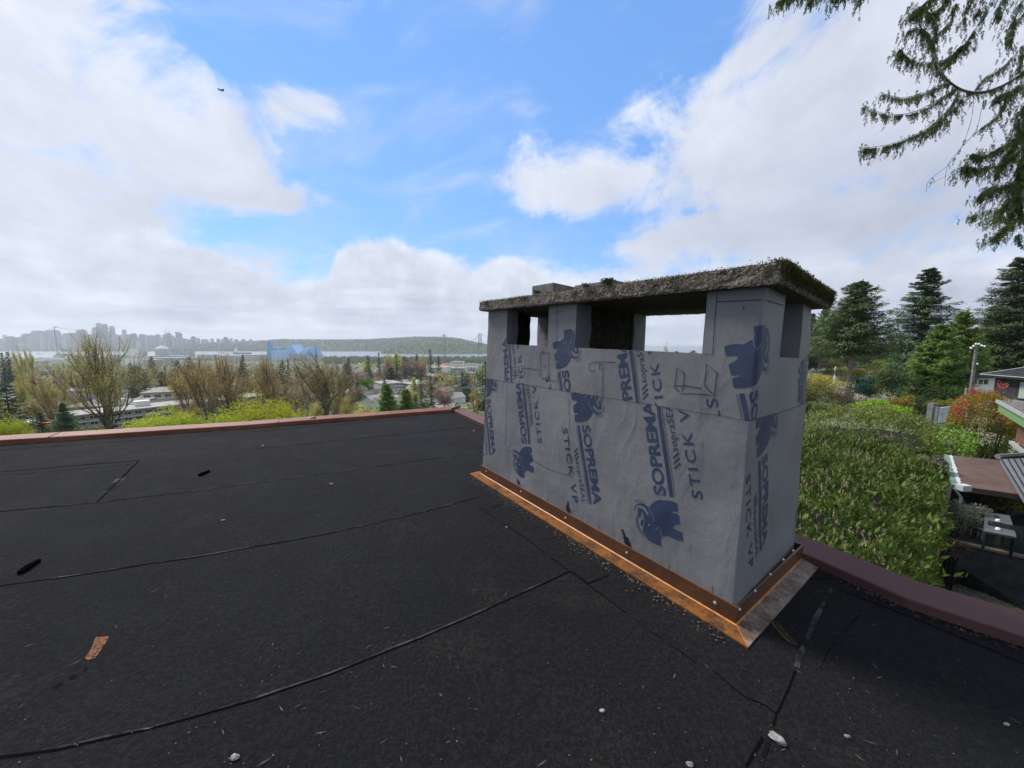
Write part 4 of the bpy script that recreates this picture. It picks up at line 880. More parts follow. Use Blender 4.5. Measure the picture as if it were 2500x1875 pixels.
ship(155,2900,150,m_steel,'dark cargo ship at anchor near the tall crane');ship(590,3300,170,m_steel,'dark barge on the strip of water right of the silos');ship(95,3300,60,m_white,'small white vessel between the two left cranes');ship(30,3600,90,m_white,'white ferry near the far left shore');ship(540,3700,60,m_white,'small white boat on the water right of the silos')
# bridge
root=empty('suspension_bridge',tuple(at(1128,HY,2600)*np.array([1,1,0])),'green grey suspension bridge with two towers beyond the town','bridge')
tw=[]
for px,yt,yb,d,hw in ((1085,816.5,857,2650,6),(1172,814.5,857,2500,9)):
    c=at(px,HY,d);zt=100-(yt-HY)/F*d;mb=MB()
    for s in(-1,1): mb.tube([(c[0]+s*hw*1.15,c[1],1),(c[0]+s*hw,c[1],zt)],[2.6,1.7],4)
    n=7
    for k in range(n):
        z0,z1=zt*(.40+.6*k/n),zt*(.40+.6*(k+1)/n)
        for s in(-1,1): mb.tube([(c[0]-s*hw,c[1],z0),(c[0]+s*hw,c[1],z1)],[.8,.8],4)
        mb.tube([(c[0]-hw,c[1],z1),(c[0]+hw,c[1],z1)],[.9,.9],4)
    link('bridge_tower',mb.mesh('bridge_tower'),(m_tealgrey,),root);tw.append((c,zt))
(c1,z1),(c2,z2)=tw;dz=lambda x:100-(838.6-HY)/F*2650+(x-c1[0])/(c2[0]-c1[0])*(-7)
mb=MB();x0=c1[0]-60;x1=c2[0]+420;Yd=lambda x:c1[1]+(x-c1[0])/(c2[0]-c1[0])*(c2[1]-c1[1]);K=60
pts=[(x0+(x1-x0)*k/K) for k in range(K+1)]
mb.tube([(x,Yd(x),dz(x)) for x in pts],2.2,4);link('deck',mb.mesh('deck'),(m_tealgrey,),root)
for s in(-1,1):
    mb=MB();cp=[(x0,Yd(x0)+s*6,dz(x0)+18)]
    for k in range(21): q=k/20;x=c1[0]+(c2[0]-c1[0])*q;hz=z1*(1-q)+z2*q;lowz=dz(x)+4;cp.append((x,Yd(x)+s*6,lowz+(hz-lowz)*(2*q-1)**2))
    cp.append((c2[0]+200,Yd(c2[0]+200)+s*6,dz(c2[0]+200)+3));mb.tube(cp,.9,4)
    for x,y,z in cp[1:-1]: mb.tube([(x,y,dz(x)),(x,y,z)],.25,3)
    link('cable',mb.mesh('cable'),(m_tealgrey,),root)

# ------------------------------------------------------------ trees
M_={'fir':leafmat('fir needles',(0.050,0.099,0.050),(0.160,0.251,0.111),.12,.5,.7),'fir2':leafmat('blue green needles',(.050,.085,.038),(.150,.210,.085),.25,.5,.7),'cedar':leafmat('cedar green',(0.074,0.152,0.035),(0.260,0.406,0.093),.25,.5,.7),
 'far_fir':leafmat('town conifer',(0.034,0.061,0.034),(0.095,0.144,0.072),.1,.12,.8),'lime':leafmat('fresh lime leaves',(0.224,0.289,0.026),(0.525,0.578,0.059),.45,.35,.7),'green':leafmat('fresh green leaves',(0.076,0.168,0.027),(0.183,0.305,0.045),.35,.35,.7),
 'olive':leafmat('olive catkins',(0.264,0.231,0.087),(0.593,0.505,0.187),.3,.35,.8),'brown':leafmat('brown twigs and buds',(0.183,0.129,0.091),(0.397,0.289,0.206),.2,.3,.8),'goldb':leafmat('golden brown buds',(0.287,0.218,0.099),(0.681,0.515,0.231),.3,.35,.8),'pale':leafmat('pale green leaves',(0.168,0.206,0.091),(0.366,0.412,0.183),.35,.3,.8),'pink':leafmat('pink blossom',(.28,.16,.18),(.50,.34,.36),.3,.3,.8),'yellow':leafmat('yellow green leaves',(0.350,0.350,0.050),(0.600,0.575,0.112),.4,.3,.8),'white':leafmat('white blossom',(.45,.44,.38),(.8,.78,.66),.3,.3,.8),'red':leafmat('dark red leaves',(.08,.02,.02),(.20,.05,.045),.3,.3,.8)}
m_bark=two((.045,.036,.028),(.10,.085,.07),6,bs=.6,bd=.03)('bark');m_barkg=two((.13,.12,.105),(.22,.20,.18),4,bs=.4,bd=.03)('grey bark');m_twig=two((.065,.052,.036),(.145,.12,.085),2)('dark twigs');m_twigo=two((.10,.085,.05),(.19,.16,.095),2)('olive twigs')
def conifer(seed,h,r,base=.08,nb=90,m=60,leaf=.45,droop=.35,tip=.55,irr=.25,wl=.35,branches=True,lean=0):
    g=np.random.default_rng(seed);P=[];D=[];S=[];Ln=[];tb=MB()
    tb.tube([(0,0,-1.5),(0,0,h*.25),(lean*h*.5,0,h*.6),(lean*h,0,h*.985)],[h*.018+.05,h*.015+.03,h*.009,.01],7)
    for i in range(nb):
        t=base+(1-base)*(i+g.random())/nb*.985;z=h*t;k=(t-base)/(1-base)
        R=r*((1-k)**tip)*(min(1,(k+.12)/.22)**.5)*g.uniform(1-irr,1+irr*.8);a=i*2.39996+g.uniform(-.5,.5)
        dx,dy=math.cos(a),math.sin(a);cx=lean*h*t
        s=g.random(m)**.75;lat=g.normal(size=m)*.20*R*(1-s*.5)
        up_=-droop*R*s+.22*R*s**2.5+g.normal(size=m)*.055*R+(.25 if k>.8 else 0)*R*s
        pos=np.stack([cx+dx*R*s-dy*lat,dy*R*s+dx*lat,z+up_],1)
        dr=np.stack([dx*.8-dy*lat/(R+.01)*2.2+g.normal(size=m)*.45,dy*.8+dx*lat/(R+.01)*2.2+g.normal(size=m)*.45,-.32+g.normal(size=m)*.32],1)
        P.append(pos);D.append(dr);S.append(np.stack([-dr[:,1],dr[:,0],g.normal(size=m)*.35],1));Ln.append(leaf*g.uniform(.55,1.25,m)*(1-.35*k))
        if branches and R>.4: tb.tube([(cx,0,z),(cx+dx*R*.5,dy*R*.5,z-droop*R*.5),(cx+dx*R*.93,dy*R*.93,z-droop*R*.9+.2*R)],[.012+R*.012,.01+R*.007,.006],4,cap=False)
    P=np.concatenate(P);D=np.concatenate(D);S=np.concatenate(S);Ln=np.concatenate(Ln)
    return leaves('crown',P,D,S,Ln,Ln*wl),tb.mesh('trunk')
def broad(seed,h,r,K=60,m=70,leaf=.35,zc=.58,sq=.95,trunkh=.35,shape='round',wl=.7):
    g=np.random.default_rng(seed);P=[];tb=MB();tb.tube([(0,0,-1.2),(0,0,h*trunkh*.6),(h*.01,0,h*.6)],[h*.03,h*.022,h*.008],7)
    for i in range(K):
        u=unit(1,g)[0];q=g.random()**.45
        rr=r*q;z=h*zc+u[2]*(h*(1-zc))*q
        if u[2]<0: z=h*zc+u[2]*(h*(zc-trunkh*.75))*q
        if shape=='cone': rr*=max(.12,1.25*(1-(z/h)))
        c=np.array([u[0]*rr,u[1]*rr,z]);cr=r*.30*g.uniform(.6,1.2)
        w=unit(m,g);w[:,2]*=sq*.8;P.append(c+w*cr*g.uniform(.55,1.0,(m,1)))
        if i%3==0: tb.tube([(0,0,h*.32),(c[0]*.5,c[1]*.5,h*.32+(c[2]-h*.32)*.55),tuple(c)],[h*.012,h*.007,.01],4,cap=False)
    P=np.concatenate(P);n=len(P);D=unit(n,g);D[:,2]-=.2;return leaves('crown',P,D,unit(n,g),leaf*g.uniform(.6,1.3,n),leaf*wl),tb.mesh('trunk')
def bare(seed,h,r,levels=5,kids=(3,4,4,4,4),bud=.16,nbud=6000,spread=.42,r0=None,up_=.55,multi=4):
    """leafless spring tree: upswept limbs dividing into fine twigs with buds"""
    g=np.random.default_rng(seed);tb=MB();ends=[]
    def grow(p,d,ln,rad,lv):
        n=3;pts=[p];dd=d.copy()
        for k in range(n):
            dd=dd+g.normal(size=3)*.10+np.array([0,0,.07*up_]);dd/=np.linalg.norm(dd);pts.append(pts[-1]+dd*ln/n)
        tb.tube([tuple(q) for q in pts],[rad,rad*.85,rad*.68,rad*.5],5 if lv<2 else 3,cap=False)
        if lv>=levels-2: ends.extend([pts[1],pts[2],pts[3]])
        if lv<levels-1:
            for j in range(kids[lv]):
                q=pts[1+(j%3)] if j else pts[3];a=unit(1,g)[0];nd=dd*.9+a*spread*(1.1 if j else .45)+np.array([0,0,up_*.35]);nd/=np.linalg.norm(nd)
                grow(q,nd,ln*g.uniform(.56,.78),rad*(.62 if j==0 else .45),lv+1)
    R0=r0 or h*.017;th=h*.10
    tb.tube([(0,0,-1.5),(0,0,th*.5),(0,0,th)],[R0*1.5,R0*1.2,R0],8,cap=False)
    for j in range(multi):
        a=j*2.4+g.uniform(-.3,.3);q=j/max(multi-1,1);k=(.04+.62*q)*(r/h)*2.3;d=np.array([math.cos(a)*k,math.sin(a)*k,1.]);d/=np.linalg.norm(d);grow(np.array([0,0,th*g.uniform(.5,1.3)]),d,h*.34*(1-.30*q),R0*(.75-.25*q),0)
    for j in range(multi):
        a=j*2.4+1.1;k=g.uniform(.8,1.5)*(r/h)*2.3;d=np.array([math.cos(a)*k,math.sin(a)*k,1.]);d/=np.linalg.norm(d);grow(np.array([0,0,h*g.uniform(.10,.34)]),d,h*g.uniform(.13,.20),R0*.30,1)
    E=np.array(ends);sx=r/np.percentile(np.hypot(E[:,0],E[:,1]),98.5);sz=h/np.percentile(E[:,2],99.5)
    v=[(x*sx,y*sx,z*sz if z>0 else z) for x,y,z in tb.v];tb.v=v;E=E*np.array([sx,sx,sz])
    i=g.integers(0,len(E),nbud);P=E[i]+g.normal(size=(nbud,3))*h*.016;D=unit(nbud,g)*.6+np.array([0,0,1.]);
    return leaves('crown',P,D,unit(nbud,g),bud*g.uniform(.6,1.6,nbud),bud*.42),tb.mesh('trunk')
def retag(me,m): q=me.copy();q.materials.clear();q.materials.append(m);return q
PRO={}
def proto(key,pair,mc,mt,h,r):
    pair[0].materials.append(mc);pair[1].materials.append(mt);PRO[key]=(pair[0],pair[1],h,r)
def variant(key,src,mc): c,t,h,r=PRO[src];PRO[key]=(retag(c,M_[mc]),t,h,r)
proto('nfirA',conifer(21,16,4.0,.42,170,190,.42,.22,.62,.5),M_['fir2'],m_barkg,16,4.0)
proto('nfirB',conifer(22,22,4.6,.05,210,230,.46,.18,.72,.55),M_['fir'],m_bark,22,4.6)
proto('nfirC',conifer(23,24,4.2,.10,230,200,.48,.30,.60,.5),M_['fir2'],m_barkg,24,4.2)
proto('ncedar',conifer(24,14,4.6,.02,200,240,.42,.10,.66,.22,.4),M_['cedar'],m_bark,14,4.6)
proto('mfirA',conifer(31,16,3.2,.06,70,60,.62,.25,.85,.2,.45,False),M_['far_fir'],m_bark,16,3.2)
proto('mfirB',conifer(32,16,3.8,.03,60,70,.70,.12,.62,.25,.5,False),M_['far_fir'],m_bark,16,3.8)
proto('mfirC',conifer(33,18,3.0,.12,70,50,.60,.35,.75,.35,.45,False),M_['fir2'],m_bark,18,3.0)
proto('spire',conifer(34,16,1.9,.02,70,60,.5,-.25,.70,.1,.5,False),M_['far_fir'],m_bark,16,1.9)
proto('mlimeA',broad(41,9,4.2,90,110,.26),M_['lime'],m_bark,9,4.2);proto('mroundA',broad(42,10,4.4,70,60,.42),M_['green'],m_bark,10,4.4)
proto('mdome',broad(43,10,4.6,130,80,.40,.42,1,.10),M_['green'],m_bark,10,4.6)
proto('mcone',broad(44,11,3.4,80,60,.42,.4,1,.15,'cone'),M_['lime'],m_bark,11,3.4)
proto('bareA',bare(51,24,8,5,(3,4,4,4,4),.24,17000,.34,multi=8),M_['olive'],m_twig,24,8)
proto('bareB',bare(52,26,9.5,5,(3,4,4,4,4),.25,18000,.38,multi=9),M_['olive'],m_twig,26,9.5)
proto('bareC',bare(53,20,5,5,(3,4,4,4,3),.24,7000,.38,multi=5),M_['goldb'],m_twigo,20,5)
proto('sbare',bare(54,12,5,4,(3,4,5,4),.34,6000,.5),M_['brown'],m_twigo,12,5)
proto('sbareb',bare(55,13,4.6,4,(3,4,5,4),.34,6000,.45),M_['olive'],m_twigo,13,4.6)
for k,s,m in (('bareBo','bareB','olive'),('bareAb','bareA','goldb'),('olive','mroundA','olive'),('pale','mroundA','pale'),('pink','mroundA','pink'),('yellow','mroundA','yellow'),('redt','mroundA','red'),('whitet','mroundA','white'),('limeB','mroundA','lime'),('sbarep','sbare','pale'),('brownr','mroundA','brown')): variant(k,s,m)
ADJ={'mfirA':'dark conifer','mfirB':'broad dark conifer','mfirC':'ragged blue green conifer','spire':'narrow spire shaped conifer','mlimeA':'lime green leafy tree','mroundA':'round green tree','mdome':'dome shaped green tree','mcone':'pointed lime green tree','sbare':'bare brown tree','sbareb':'bare olive brown tree','olive':'olive leafed tree','pale':'pale green tree','pink':'pink blossoming tree','yellow':'yellow green tree','redt':'dark red leafed tree','whitet':'white blossoming tree','limeB':'lime green tree','sbarep':'pale budding tree','brownr':'dense brown tree','bareC':'slim bare tree'}
def tree(key,px,ytop,d,wpx,label=None,zbase=None,rot=None,cat='tree',grp=None,px0=None,sc_=None):
    """px = photo column, ytop = row of the top, d = distance, wpx = crown width in photo pixels"""
    c,t,h,r=PRO[key];b=gp(px,d);zb=b.z if zbase is None else zbase;zt=100-(ytop-HY)/F*d if ytop is not None else zb+sc_
    H=max(zt-zb,1.5);R=wpx/F*d/2*(1.45 if d>240 and 'fir' in key else 1.0) if wpx else H/h*r
    if label: o=empty('pine_tree' if 'fir' in key or key=='spire' else 'tree',(b.x,b.y,zb),label,cat,grp)
    else:
        o=empty('pine_tree' if 'fir' in key or key=='spire' else 'tree',(b.x,b.y,zb),'',cat,grp or 'trees in the town below');size='tall' if H>15 else ('small' if H<9 else 'middling')
        lab(o,f'{size} {ADJ[key]} {zone(px,d)}',px,cat)
    o.rotation_euler.z=random.uniform(0,6.28) if rot is None else rot;o.scale=(R/r,R/r,H/h)
    for nm,me in (('crown',c),('trunk',t)):
        q=bpy.data.objects.new(nm,me);C.objects.link(q);q.parent=o
    return o
def zone(px,d):
    z=[(60,'at the far left edge'),(165,'left of the biggest bare tree'),(345,'around the biggest bare tree'),(480,'below the grain silos'),(620,'right of the grain silos'),(760,'below the blue sheds'),(870,'behind the wide bare tree'),(960,'above the dome shaped tree'),(1060,'around the grey hall'),(1190,'below the bridge'),(9999,'hidden past the chimney')]
    s=[q for x,q in z if px<x][0]
    return s+(', near' if d<170 else ', mid town' if d<420 else ', farther' if d<900 else ', by shore')
# prominent trees: key,px,top,d,width,label
T_=[('bareA',248,818,72,190,'biggest bare olive brown tree, fanning upward beyond the red roof edge'),
('bareB',785,866,112,185,'wide fan shaped bare golden brown tree left of the dome shaped green tree'),
('bareAb',552,866,92,140,'bare twiggy tree right of the silos, its trunk forked above the lime trees'),
('bareC',498,868,84,120,'slim bare olive tree beneath the right end of the silos'),
('bareAb',655,870,100,110,'bare brown tree between the bright lime tree and the wide bare tree'),
('bareC',460,900,95,110,'lower bare twiggy tree in front of the long flat roof'),
('brownr',700,925,150,120,'dense brown bare thicket tree left of the wide bare tree'),
('mlimeA',376,995,55,130,'yellow lime shrubby tree just beyond the roof edge right of the biggest bare tree'),
('mlimeA',432,1008,58,95,'second yellow lime shrubby tree beside the first along the roof edge'),
('sbareb',455,985,66,90,'budding olive tree standing between the two groups of lime trees'),
('mlimeA',632,958,52,175,'bright lime green tree with rounded top beyond the roof edge'),
('mlimeA',560,992,50,110,'low lime green foliage left of the bright lime green tree'),
('mlimeA',690,995,56,80,'yellowish lime foliage right of the bright lime green tree'),
('sbareb',760,985,70,70,'olive brown undergrowth tree at the foot of the wide bare tree'),
('sbareb',840,975,72,80,'olive undergrowth tree right of the wide bare tree foot'),
('olive',880,990,60,80,'dull yellow green bush tree beyond the roof edge under the blue grey house'),
('mlimeA',890,992,58,110,'low bright yellow green shrub left of the two dark cedars'),
('ncedar',943,936,75,95,'full green cedar, left of the pair in front of the flat building'),
('ncedar',988,948,78,85,'darker green cedar, right of the pair in front of the flat building'),
('mfirB',1012,962,90,40,'small cedar shoulder right of the green pair'),
('mfirA',80,1006,55,70,'blue green conifer at lower left beside the parking lot'),
('nfirB',140,982,58,75,'dense green conifer in front of the long flat building left end'),
('mfirB',5,935,95,90,'large dark conifer mass at the left edge'),
('mlimeA',2,1010,50,60,'fresh green shrub at the lower left corner above the roof edge'),
('spire',9,859,330,24,'leftmost of the twin dark spire conifers'),('spire',24,857,330,28,'rightmost of the twin dark spire conifers'),
('sbareb',55,860,300,36,'tall budding poplar under the white jib crane'),('sbareb',78,855,320,22,'thin budding poplar right of the white jib crane'),
('bareC',115,925,100,90,'rosy brown bare tree above the red trucks'),('sbareb',110,935,105,70,'olive brown bare tree beside the rosy one'),
('pale',108,934,140,60,'pale green round tree above the parking lot'),('whitet',125,965,130,30,'white blossoming tree in front of the grey roofs'),
('yellow',45,913,180,26,'small golden yellow tree at the left'),('pink',138,905,230,22,'pinkish blossoming tree left of the biggest bare tree'),('redt',88,925,190,30,'dark red tree at the left'),
('mdome',885,918,300,54,'dome shaped bright green tree beside the white sided house'),
('mcone',1010,920,310,24,'pointed yellow green tree in front of the modern blocks'),
('mfirC',968,862,450,30,'tallest dark conifer of the group right of centre'),('mfirC',948,878,440,28,'dark conifer just left of the tallest one'),('mfirC',988,868,455,28,'ragged brownish conifer right of the tallest one'),('mfirB',955,895,420,34,'low broad conifer below the tallest dark conifer'),
('mfirA',1018,863,480,22,'dark conifer alone left of the grey hall'),('mfirA',1051,850,560,18,'tall dark conifer left of the red roofed school'),('mfirA',1071,868,540,20,'conifer between the tall one and the red roof'),
('mfirA',852,872,380,20,'slim dark conifer behind the hip roofed flats'),('mfirB',845,885,330,34,'broad dark conifer left of the hip roofed flats'),('mfirA',926,858,480,14,'slim distant conifer left of the yellow trees'),('mfirB',899,866,520,18,'distant dark conifer above the hip roofed flats'),
('mfirA',902,898,400,20,'dark pointed conifer between the hip roofed flats'),
('mfirC',1128,905,290,34,'dark double conifer right of the small blue grey houses'),('mfirC',1140,908,295,30,'right half of the double conifer near the chimney'),('mfirB',1135,945,260,70,'dark low cedars below the double conifer'),('mfirC',1186,880,200,70,'tall dark conifer touching the chimney edge'),
('mfirA',1093,960,250,22,'small dark conifer beside the car park'),
('sbare',1040,930,280,90,'rosy bare cherry tree above the carport'),('sbare',1075,950,270,80,'second rosy bare tree behind the red car'),('sbare',1020,950,260,50,'small rosy bare tree above the carport left side'),
('pale',1100,915,380,36,'pale green tree right of the modern blocks'),('olive',1075,905,430,34,'olive tree right of the modern blocks'),('mroundA',1170,898,420,22,'fresh green tree at the right of the town by the chimney'),
('pink',885,906,480,42,'pink cherry in front of the left hip roofed flats'),('pink',928,906,480,36,'pink cherry in front of the right hip roofed flats'),
('yellow',950,865,600,20,'yellow green tree behind the tallest dark conifer'),('yellow',972,860,600,20,'second yellow green tree behind the tallest conifer'),('yellow',1032,868,560,22,'yellow green tree behind the lone conifer'),('yellow',895,880,560,26,'yellow green tree above the flats'),('brownr',1000,872,450,40,'brown bare grove between the dark conifers'),('brownr',1028,876,460,34,'brown bare grove right of the lone conifer'),('brownr',948,880,430,30,'brown bare grove left of the tallest conifer'),
('mfirB',330,893,260,60,'dark double topped conifer below the harbour yard'),('spire',392,905,230,36,'dark spire conifer in front of the long flat roof'),('mfirC',402,890,240,24,'tall dark conifer left of the broad dark one'),('mfirB',434,878,320,30,'broad dark conifer under the grain silos'),('mfirB',372,868,420,20,'dark conifer in front of the harbour yard'),('mfirB',464,870,500,30,'hazy broad conifer pair below the silos'),('mfirB',318,885,400,20,'small round dark conifer below the harbour yard'),
('mfirA',595,864,260,24,'tall dark conifer between the two bare trees'),('mfirA',590,880,250,30,'shorter dark conifer beside the tall one'),('mfirB',640,890,200,44,'dark broken conifer beside the bare trees'),('mfirB',690,878,260,26,'dark conifer left of the wide bare tree'),('spire',704,872,270,14,'thin dark conifer left of the wide bare tree'),
('limeB',440,925,180,60,'lime green tree above the long flat roof'),('olive',470,905,190,70,'olive green tree above the long flat roof'),('green_',0,0,0,0,None)]
for q in T_:
    if q[0]=='green_': continue
    tree(*q[:5],q[5])
# ------------------------------------------------------------ buildings of the town
RC_=[(.16,.155,.15),(.10,.095,.095),(.22,.20,.18),(.17,.12,.10),(.28,.27,.26),(.07,.075,.085)];WC_=[(.62,.60,.56),(.45,.42,.36),(.25,.30,.38),(.55,.48,.38),(.70,.69,.66),(.30,.27,.24)]
RM=[mat('roof shingle %d'%i,lambda t,b,c=c:t.set(b.inputs['Base Color'],t.mix(t.ramp(t.noise(coord(t),1.2,5,.7),.35,.65),tuple(k*.8 for k in c),tuple(k*1.2 for k in c))),rough=.9) for i,c in enumerate(RC_)]
WM=[mat('house wall %d'%i,base=c,rough=.85) for i,c in enumerate(WC_)]
m_glass=mat('dark window',base=(.03,.035,.045),rough=.15,spec=.6);m_trim=mat('white trim',base=(.7,.7,.68),rough=.6)
RN_=['grey','charcoal','tan','brown','pale grey','slate'];WN_=['cream','beige','blue grey','tan','white','brown']
def house_meshes(w,l,h,rh,hip):
    mb=MB();mb.box(-w/2,w/2,-l/2,l/2,-3,h)
    if not hip: mb.add([(-w/2,-l/2,h),(w/2,-l/2,h),(0,-l/2,h+rh*.95),(-w/2,l/2,h),(w/2,l/2,h),(0,l/2,h+rh*.95)],[(0,1,2),(4,3,5)])
    wall=mb.mesh('wall');mb=MB();e=.5;t=.18
    if hip:
        q=min(w,l)/2*.85;A=[(-w/2-e,-l/2-e,h-.1),(w/2+e,-l/2-e,h-.1),(w/2+e,l/2+e,h-.1),(-w/2-e,l/2+e,h-.1)];R=[(0,-l/2+q,h+rh),(0,l/2-q,h+rh)]
        mb.add(A+R,[(0,1,4),(1,2,5,4),(2,3,5),(3,0,4,5),(3,2,1,0)])
    else:
        for s in(-1,1): mb.add([(s*(w/2+e),-l/2-e,h-.25),(s*(w/2+e),l/2+e,h-.25),(0,l/2+e,h+rh),(0,-l/2-e,h+rh),(s*(w/2+e),-l/2-e,h-.25+t),(s*(w/2+e),l/2+e,h-.25+t),(0,l/2+e,h+rh+t),(0,-l/2-e,h+rh+t)],[(0,1,2,3),(4,5,6,7),(0,1,5,4),(0,3,7,4),(1,2,6,5)])
    roof=mb.mesh('roof');wins=[]
    for (x,z,ww,hh) in ((-w*.27,h*.55,1.5,1.3),(w*.27,h*.55,1.5,1.3),(0,h*.2,1.1,2.0)):
        mb=MB();mb.box(x-ww/2-.12,x+ww/2+.12,-l/2-.05,-l/2-.002,z-.12,z+hh+.12,0);mb.box(x-ww/2,x+ww/2,-l/2-.07,-l/2-.052,z,z+hh,1);wins.append(mb.mesh('window'))
    mb=MB();mb.box(w*.2,w*.2+.7,l*.1,l*.1+.7,h,h+rh+.9);return wall,roof,wins,mb.mesh('chimney_stack')
HP=[house_meshes(9,12,4.5,2.6,False),house_meshes(10,12,5.5,2.4,True),house_meshes(8,10,3.2,2.2,False),house_meshes(12,14,4.2,2.2,True)]
HM={}
def hmesh(me,m):
    k=(me.name,m.name)
    if k not in HM: q=me.copy();q.materials.clear();q.materials.append(m);HM[k]=q
    return HM[k]
def home(px,d,k,rc,wc,rot,label=None,zoff=0,s=1.0):
    b=gp(px,d);root=empty('house',(b.x,b.y,b.z+zoff),label or '','house','houses in the town below' if not label else None)
    if not label: lab(root,f'{WN_[wc]} house with {RN_[rc]} {"hip" if k in(1,3) else "gable"} roof {zone(px,d)}',px,'house')
    root.rotation_euler.z=rot;root.scale=(s,s,s);wall,roof,wins,ch=HP[k]
    def ch_(nm,me,p): q=bpy.data.objects.new(nm,me);C.objects.link(q);q.parent=p;return q
    ch_('wall',hmesh(wall,WM[wc]),root);rf=ch_('roof',hmesh(roof,RM[rc]),root)
    if d<520:
        for wn in wins:
            if not wn.materials: wn.materials.append(m_trim);wn.materials.append(m_glass)
            ch_('window',wn,root)
        if (int(px)+k)%2: ch_('chimney_stack',hmesh(ch,WM[5]),rf)
    return root
home(872,232,1,1,2,.25,'blue grey two storey house with white windows under the dome shaped tree',zoff=0)
home(916,265,0,1,4,-.5,'white gable house with dark roof left of the flat building');home(968,235,2,4,4,.6,'small white gabled house between the two green cedars',zoff=0)
home(1032,205,2,0,3,1.2,'low carport house with grey roof above the car park',zoff=0);home(1108,240,0,4,4,-.7,'white house with pale grey gable roof left of the double conifer')
home(1120,262,2,4,4,.8,'pale blue white gabled house against the double conifer');home(1172,205,2,2,3,.4,'small tan roofed house just left of the chimney');home(1098,290,1,1,5,.3,'brown bungalow with charcoal hip roof above the rosy trees')
home(1145,330,3,2,1,.2,'beige house with tan hip roof behind the double conifer');home(720,200,0,1,2,.9,'slate blue house half hidden behind the brown thicket');home(745,235,2,5,4,-.6,'white gabled house seen through the wide bare tree branches')
home(60,240,1,0,1,.2);home(120,210,3,0,0,.1)
def block(px0,px1,d,ytop,dp,wc,label,storeys=3,nw=8,roofc=4,box=True,rot=0,skew=0.0,zb=None,name='apartment_block'):
    a=at(px0,HY,d);b_=at(px1,HY,d+skew);zt=100-(ytop-HY)/F*d;g=gp((px0+px1)/2,d);z0=g.z-2 if zb is None else zb
    p0=Vector((a[0],a[1],0));p1=Vector((b_[0],b_[1],0));ex=(p1-p0);w=ex.length;ex.normalize();ey=Vector((-ex.y,ex.x,0))
    root=empty(name,(p0.x,p0.y,z0),label,'building');T4=Matrix.Translation(p0)@Matrix(((ex.x,ey.x,0,0),(ex.y,ey.y,0,0),(0,0,1,0),(0,0,0,1)))
    mb=MB();mb.box(0,w,0,dp,z0,zt,M=T4);link('wall',mb.mesh('wall'),(WM[wc],),root)
    mb=MB();mb.box(-.5,w+.5,-.9,dp+.5,zt,zt+.45,M=T4);rf=link('roof',mb.mesh('roof'),(RM[roofc],),root)
    if box:
        mb=MB();mb.box(w*.3,w*.3+4,dp*.4,dp*.4+3,zt+.45,zt+2.4,M=T4);mb.box(w*.6,w*.6+2,dp*.5,dp*.5+2,zt+.45,zt+1.6,M=T4);link('roof_unit',mb.mesh('roof_unit'),(WM[4],),rf)
    sh=(zt-z0-2)/max(storeys,1) if storeys else 3;sh=min(sh,3.0)
    for s in range(storeys):
        z=zt-sh*(s+1)+sh*.3
        for i in range(nw):
            x=w*(i+.5)/nw;ww=min(w/nw*.36,2.2);mb=MB();mb.box(x-ww,x+ww,-.06,-.003,z-.1,z+sh*.52,0,M=T4);mb.box(x-ww*.9,x-.04,-.09,-.062,z,z+sh*.46,1,M=T4);mb.box(x+.04,x+ww*.9,-.09,-.062,z,z+sh*.46,1,M=T4)
            link('window',mb.mesh('window'),(m_trim,m_glass),root)
        mb=MB();mb.box(0,w,-.8,-.1,z-.75,z-.6,M=T4);link('balcony_ledge',mb.mesh('balcony_ledge'),(m_trim,),root)
    return root,T4,w
block(124,640,112,1022,12,5,'long low apartment building with a pale flat roof across the left foreground',3,22,4,skew=48)
block(118,300,132,1000,20,1,'grey flat roofed wing behind the long apartment building',1,8,0,skew=8)
block(330,530,165,962,26,1,'flat roofed court building with tan sloping roof behind the long apartment building',1,8,2,skew=15)
block(975,1010,370,935,30,5,'flat roofed office block with broad dark eaves right of the dome shaped tree',2,6,4,skew=-18)
block(928,978,335,938,26,1,'brick and grey office with wide overhanging flat roof',2,6,4,skew=12)
block(1010,1072,800,896,60,4,'large grey hall with blank pale end wall and flat roof',1,8,4,skew=-30);block(996,1030,480,914,24,0,'white modern flats, left of three blocks below the grey hall',2,4,4)
block(1030,1050,470,917,24,0,'white modern flats, middle of three blocks below the grey hall',2,3,4);block(1049,1072,450,919,22,5,'dark and white modern flats, right of three blocks below the grey hall',2,4,4)
block(1098,1130,700,899,22,2,'blue grey flat hall beside the playing field',1,5,4);block(1140,1160,700,897,18,4,'white boxy building near the playing field',2,3,4);block(965,1005,560,913,22,3,'tan low commercial building left of the modern flats',1,6,2)
block(1130,1165,900,889,20,4,'pale low blocks behind the white boxy building',1,5,4);block(1135,1170,520,912,18,0,'cream terrace below the white boxy building',2,5,0)
for k,(px,rot,la) in enumerate(((880,.2,'left of the two hip roofed grey flats behind pink cherries'),(925,-.1,'right of the two hip roofed grey flats behind pink cherries'))):
    home(px,600,3,0,1,rot,la,s=3.0)
home(1100,1120,3,3,3,.1,'red brown roofed school building beside the playing field',s=3.2);m_redroof=mat('red roof',base=(.42,.13,.09),rough=.8)
bpy.data.objects[-1] if False else None
r_=home(1084,1060,1,3,0,.4,'bright red roofed building at the edge of the playing field',s=2.0)
for q in r_.children:
    if q.name.startswith('roof'): q.data=retag(q.data,m_redroof)
block(1100,1130,1080,883,30,4,'white school wing with pale roof beyond the playing field',2,6,4)
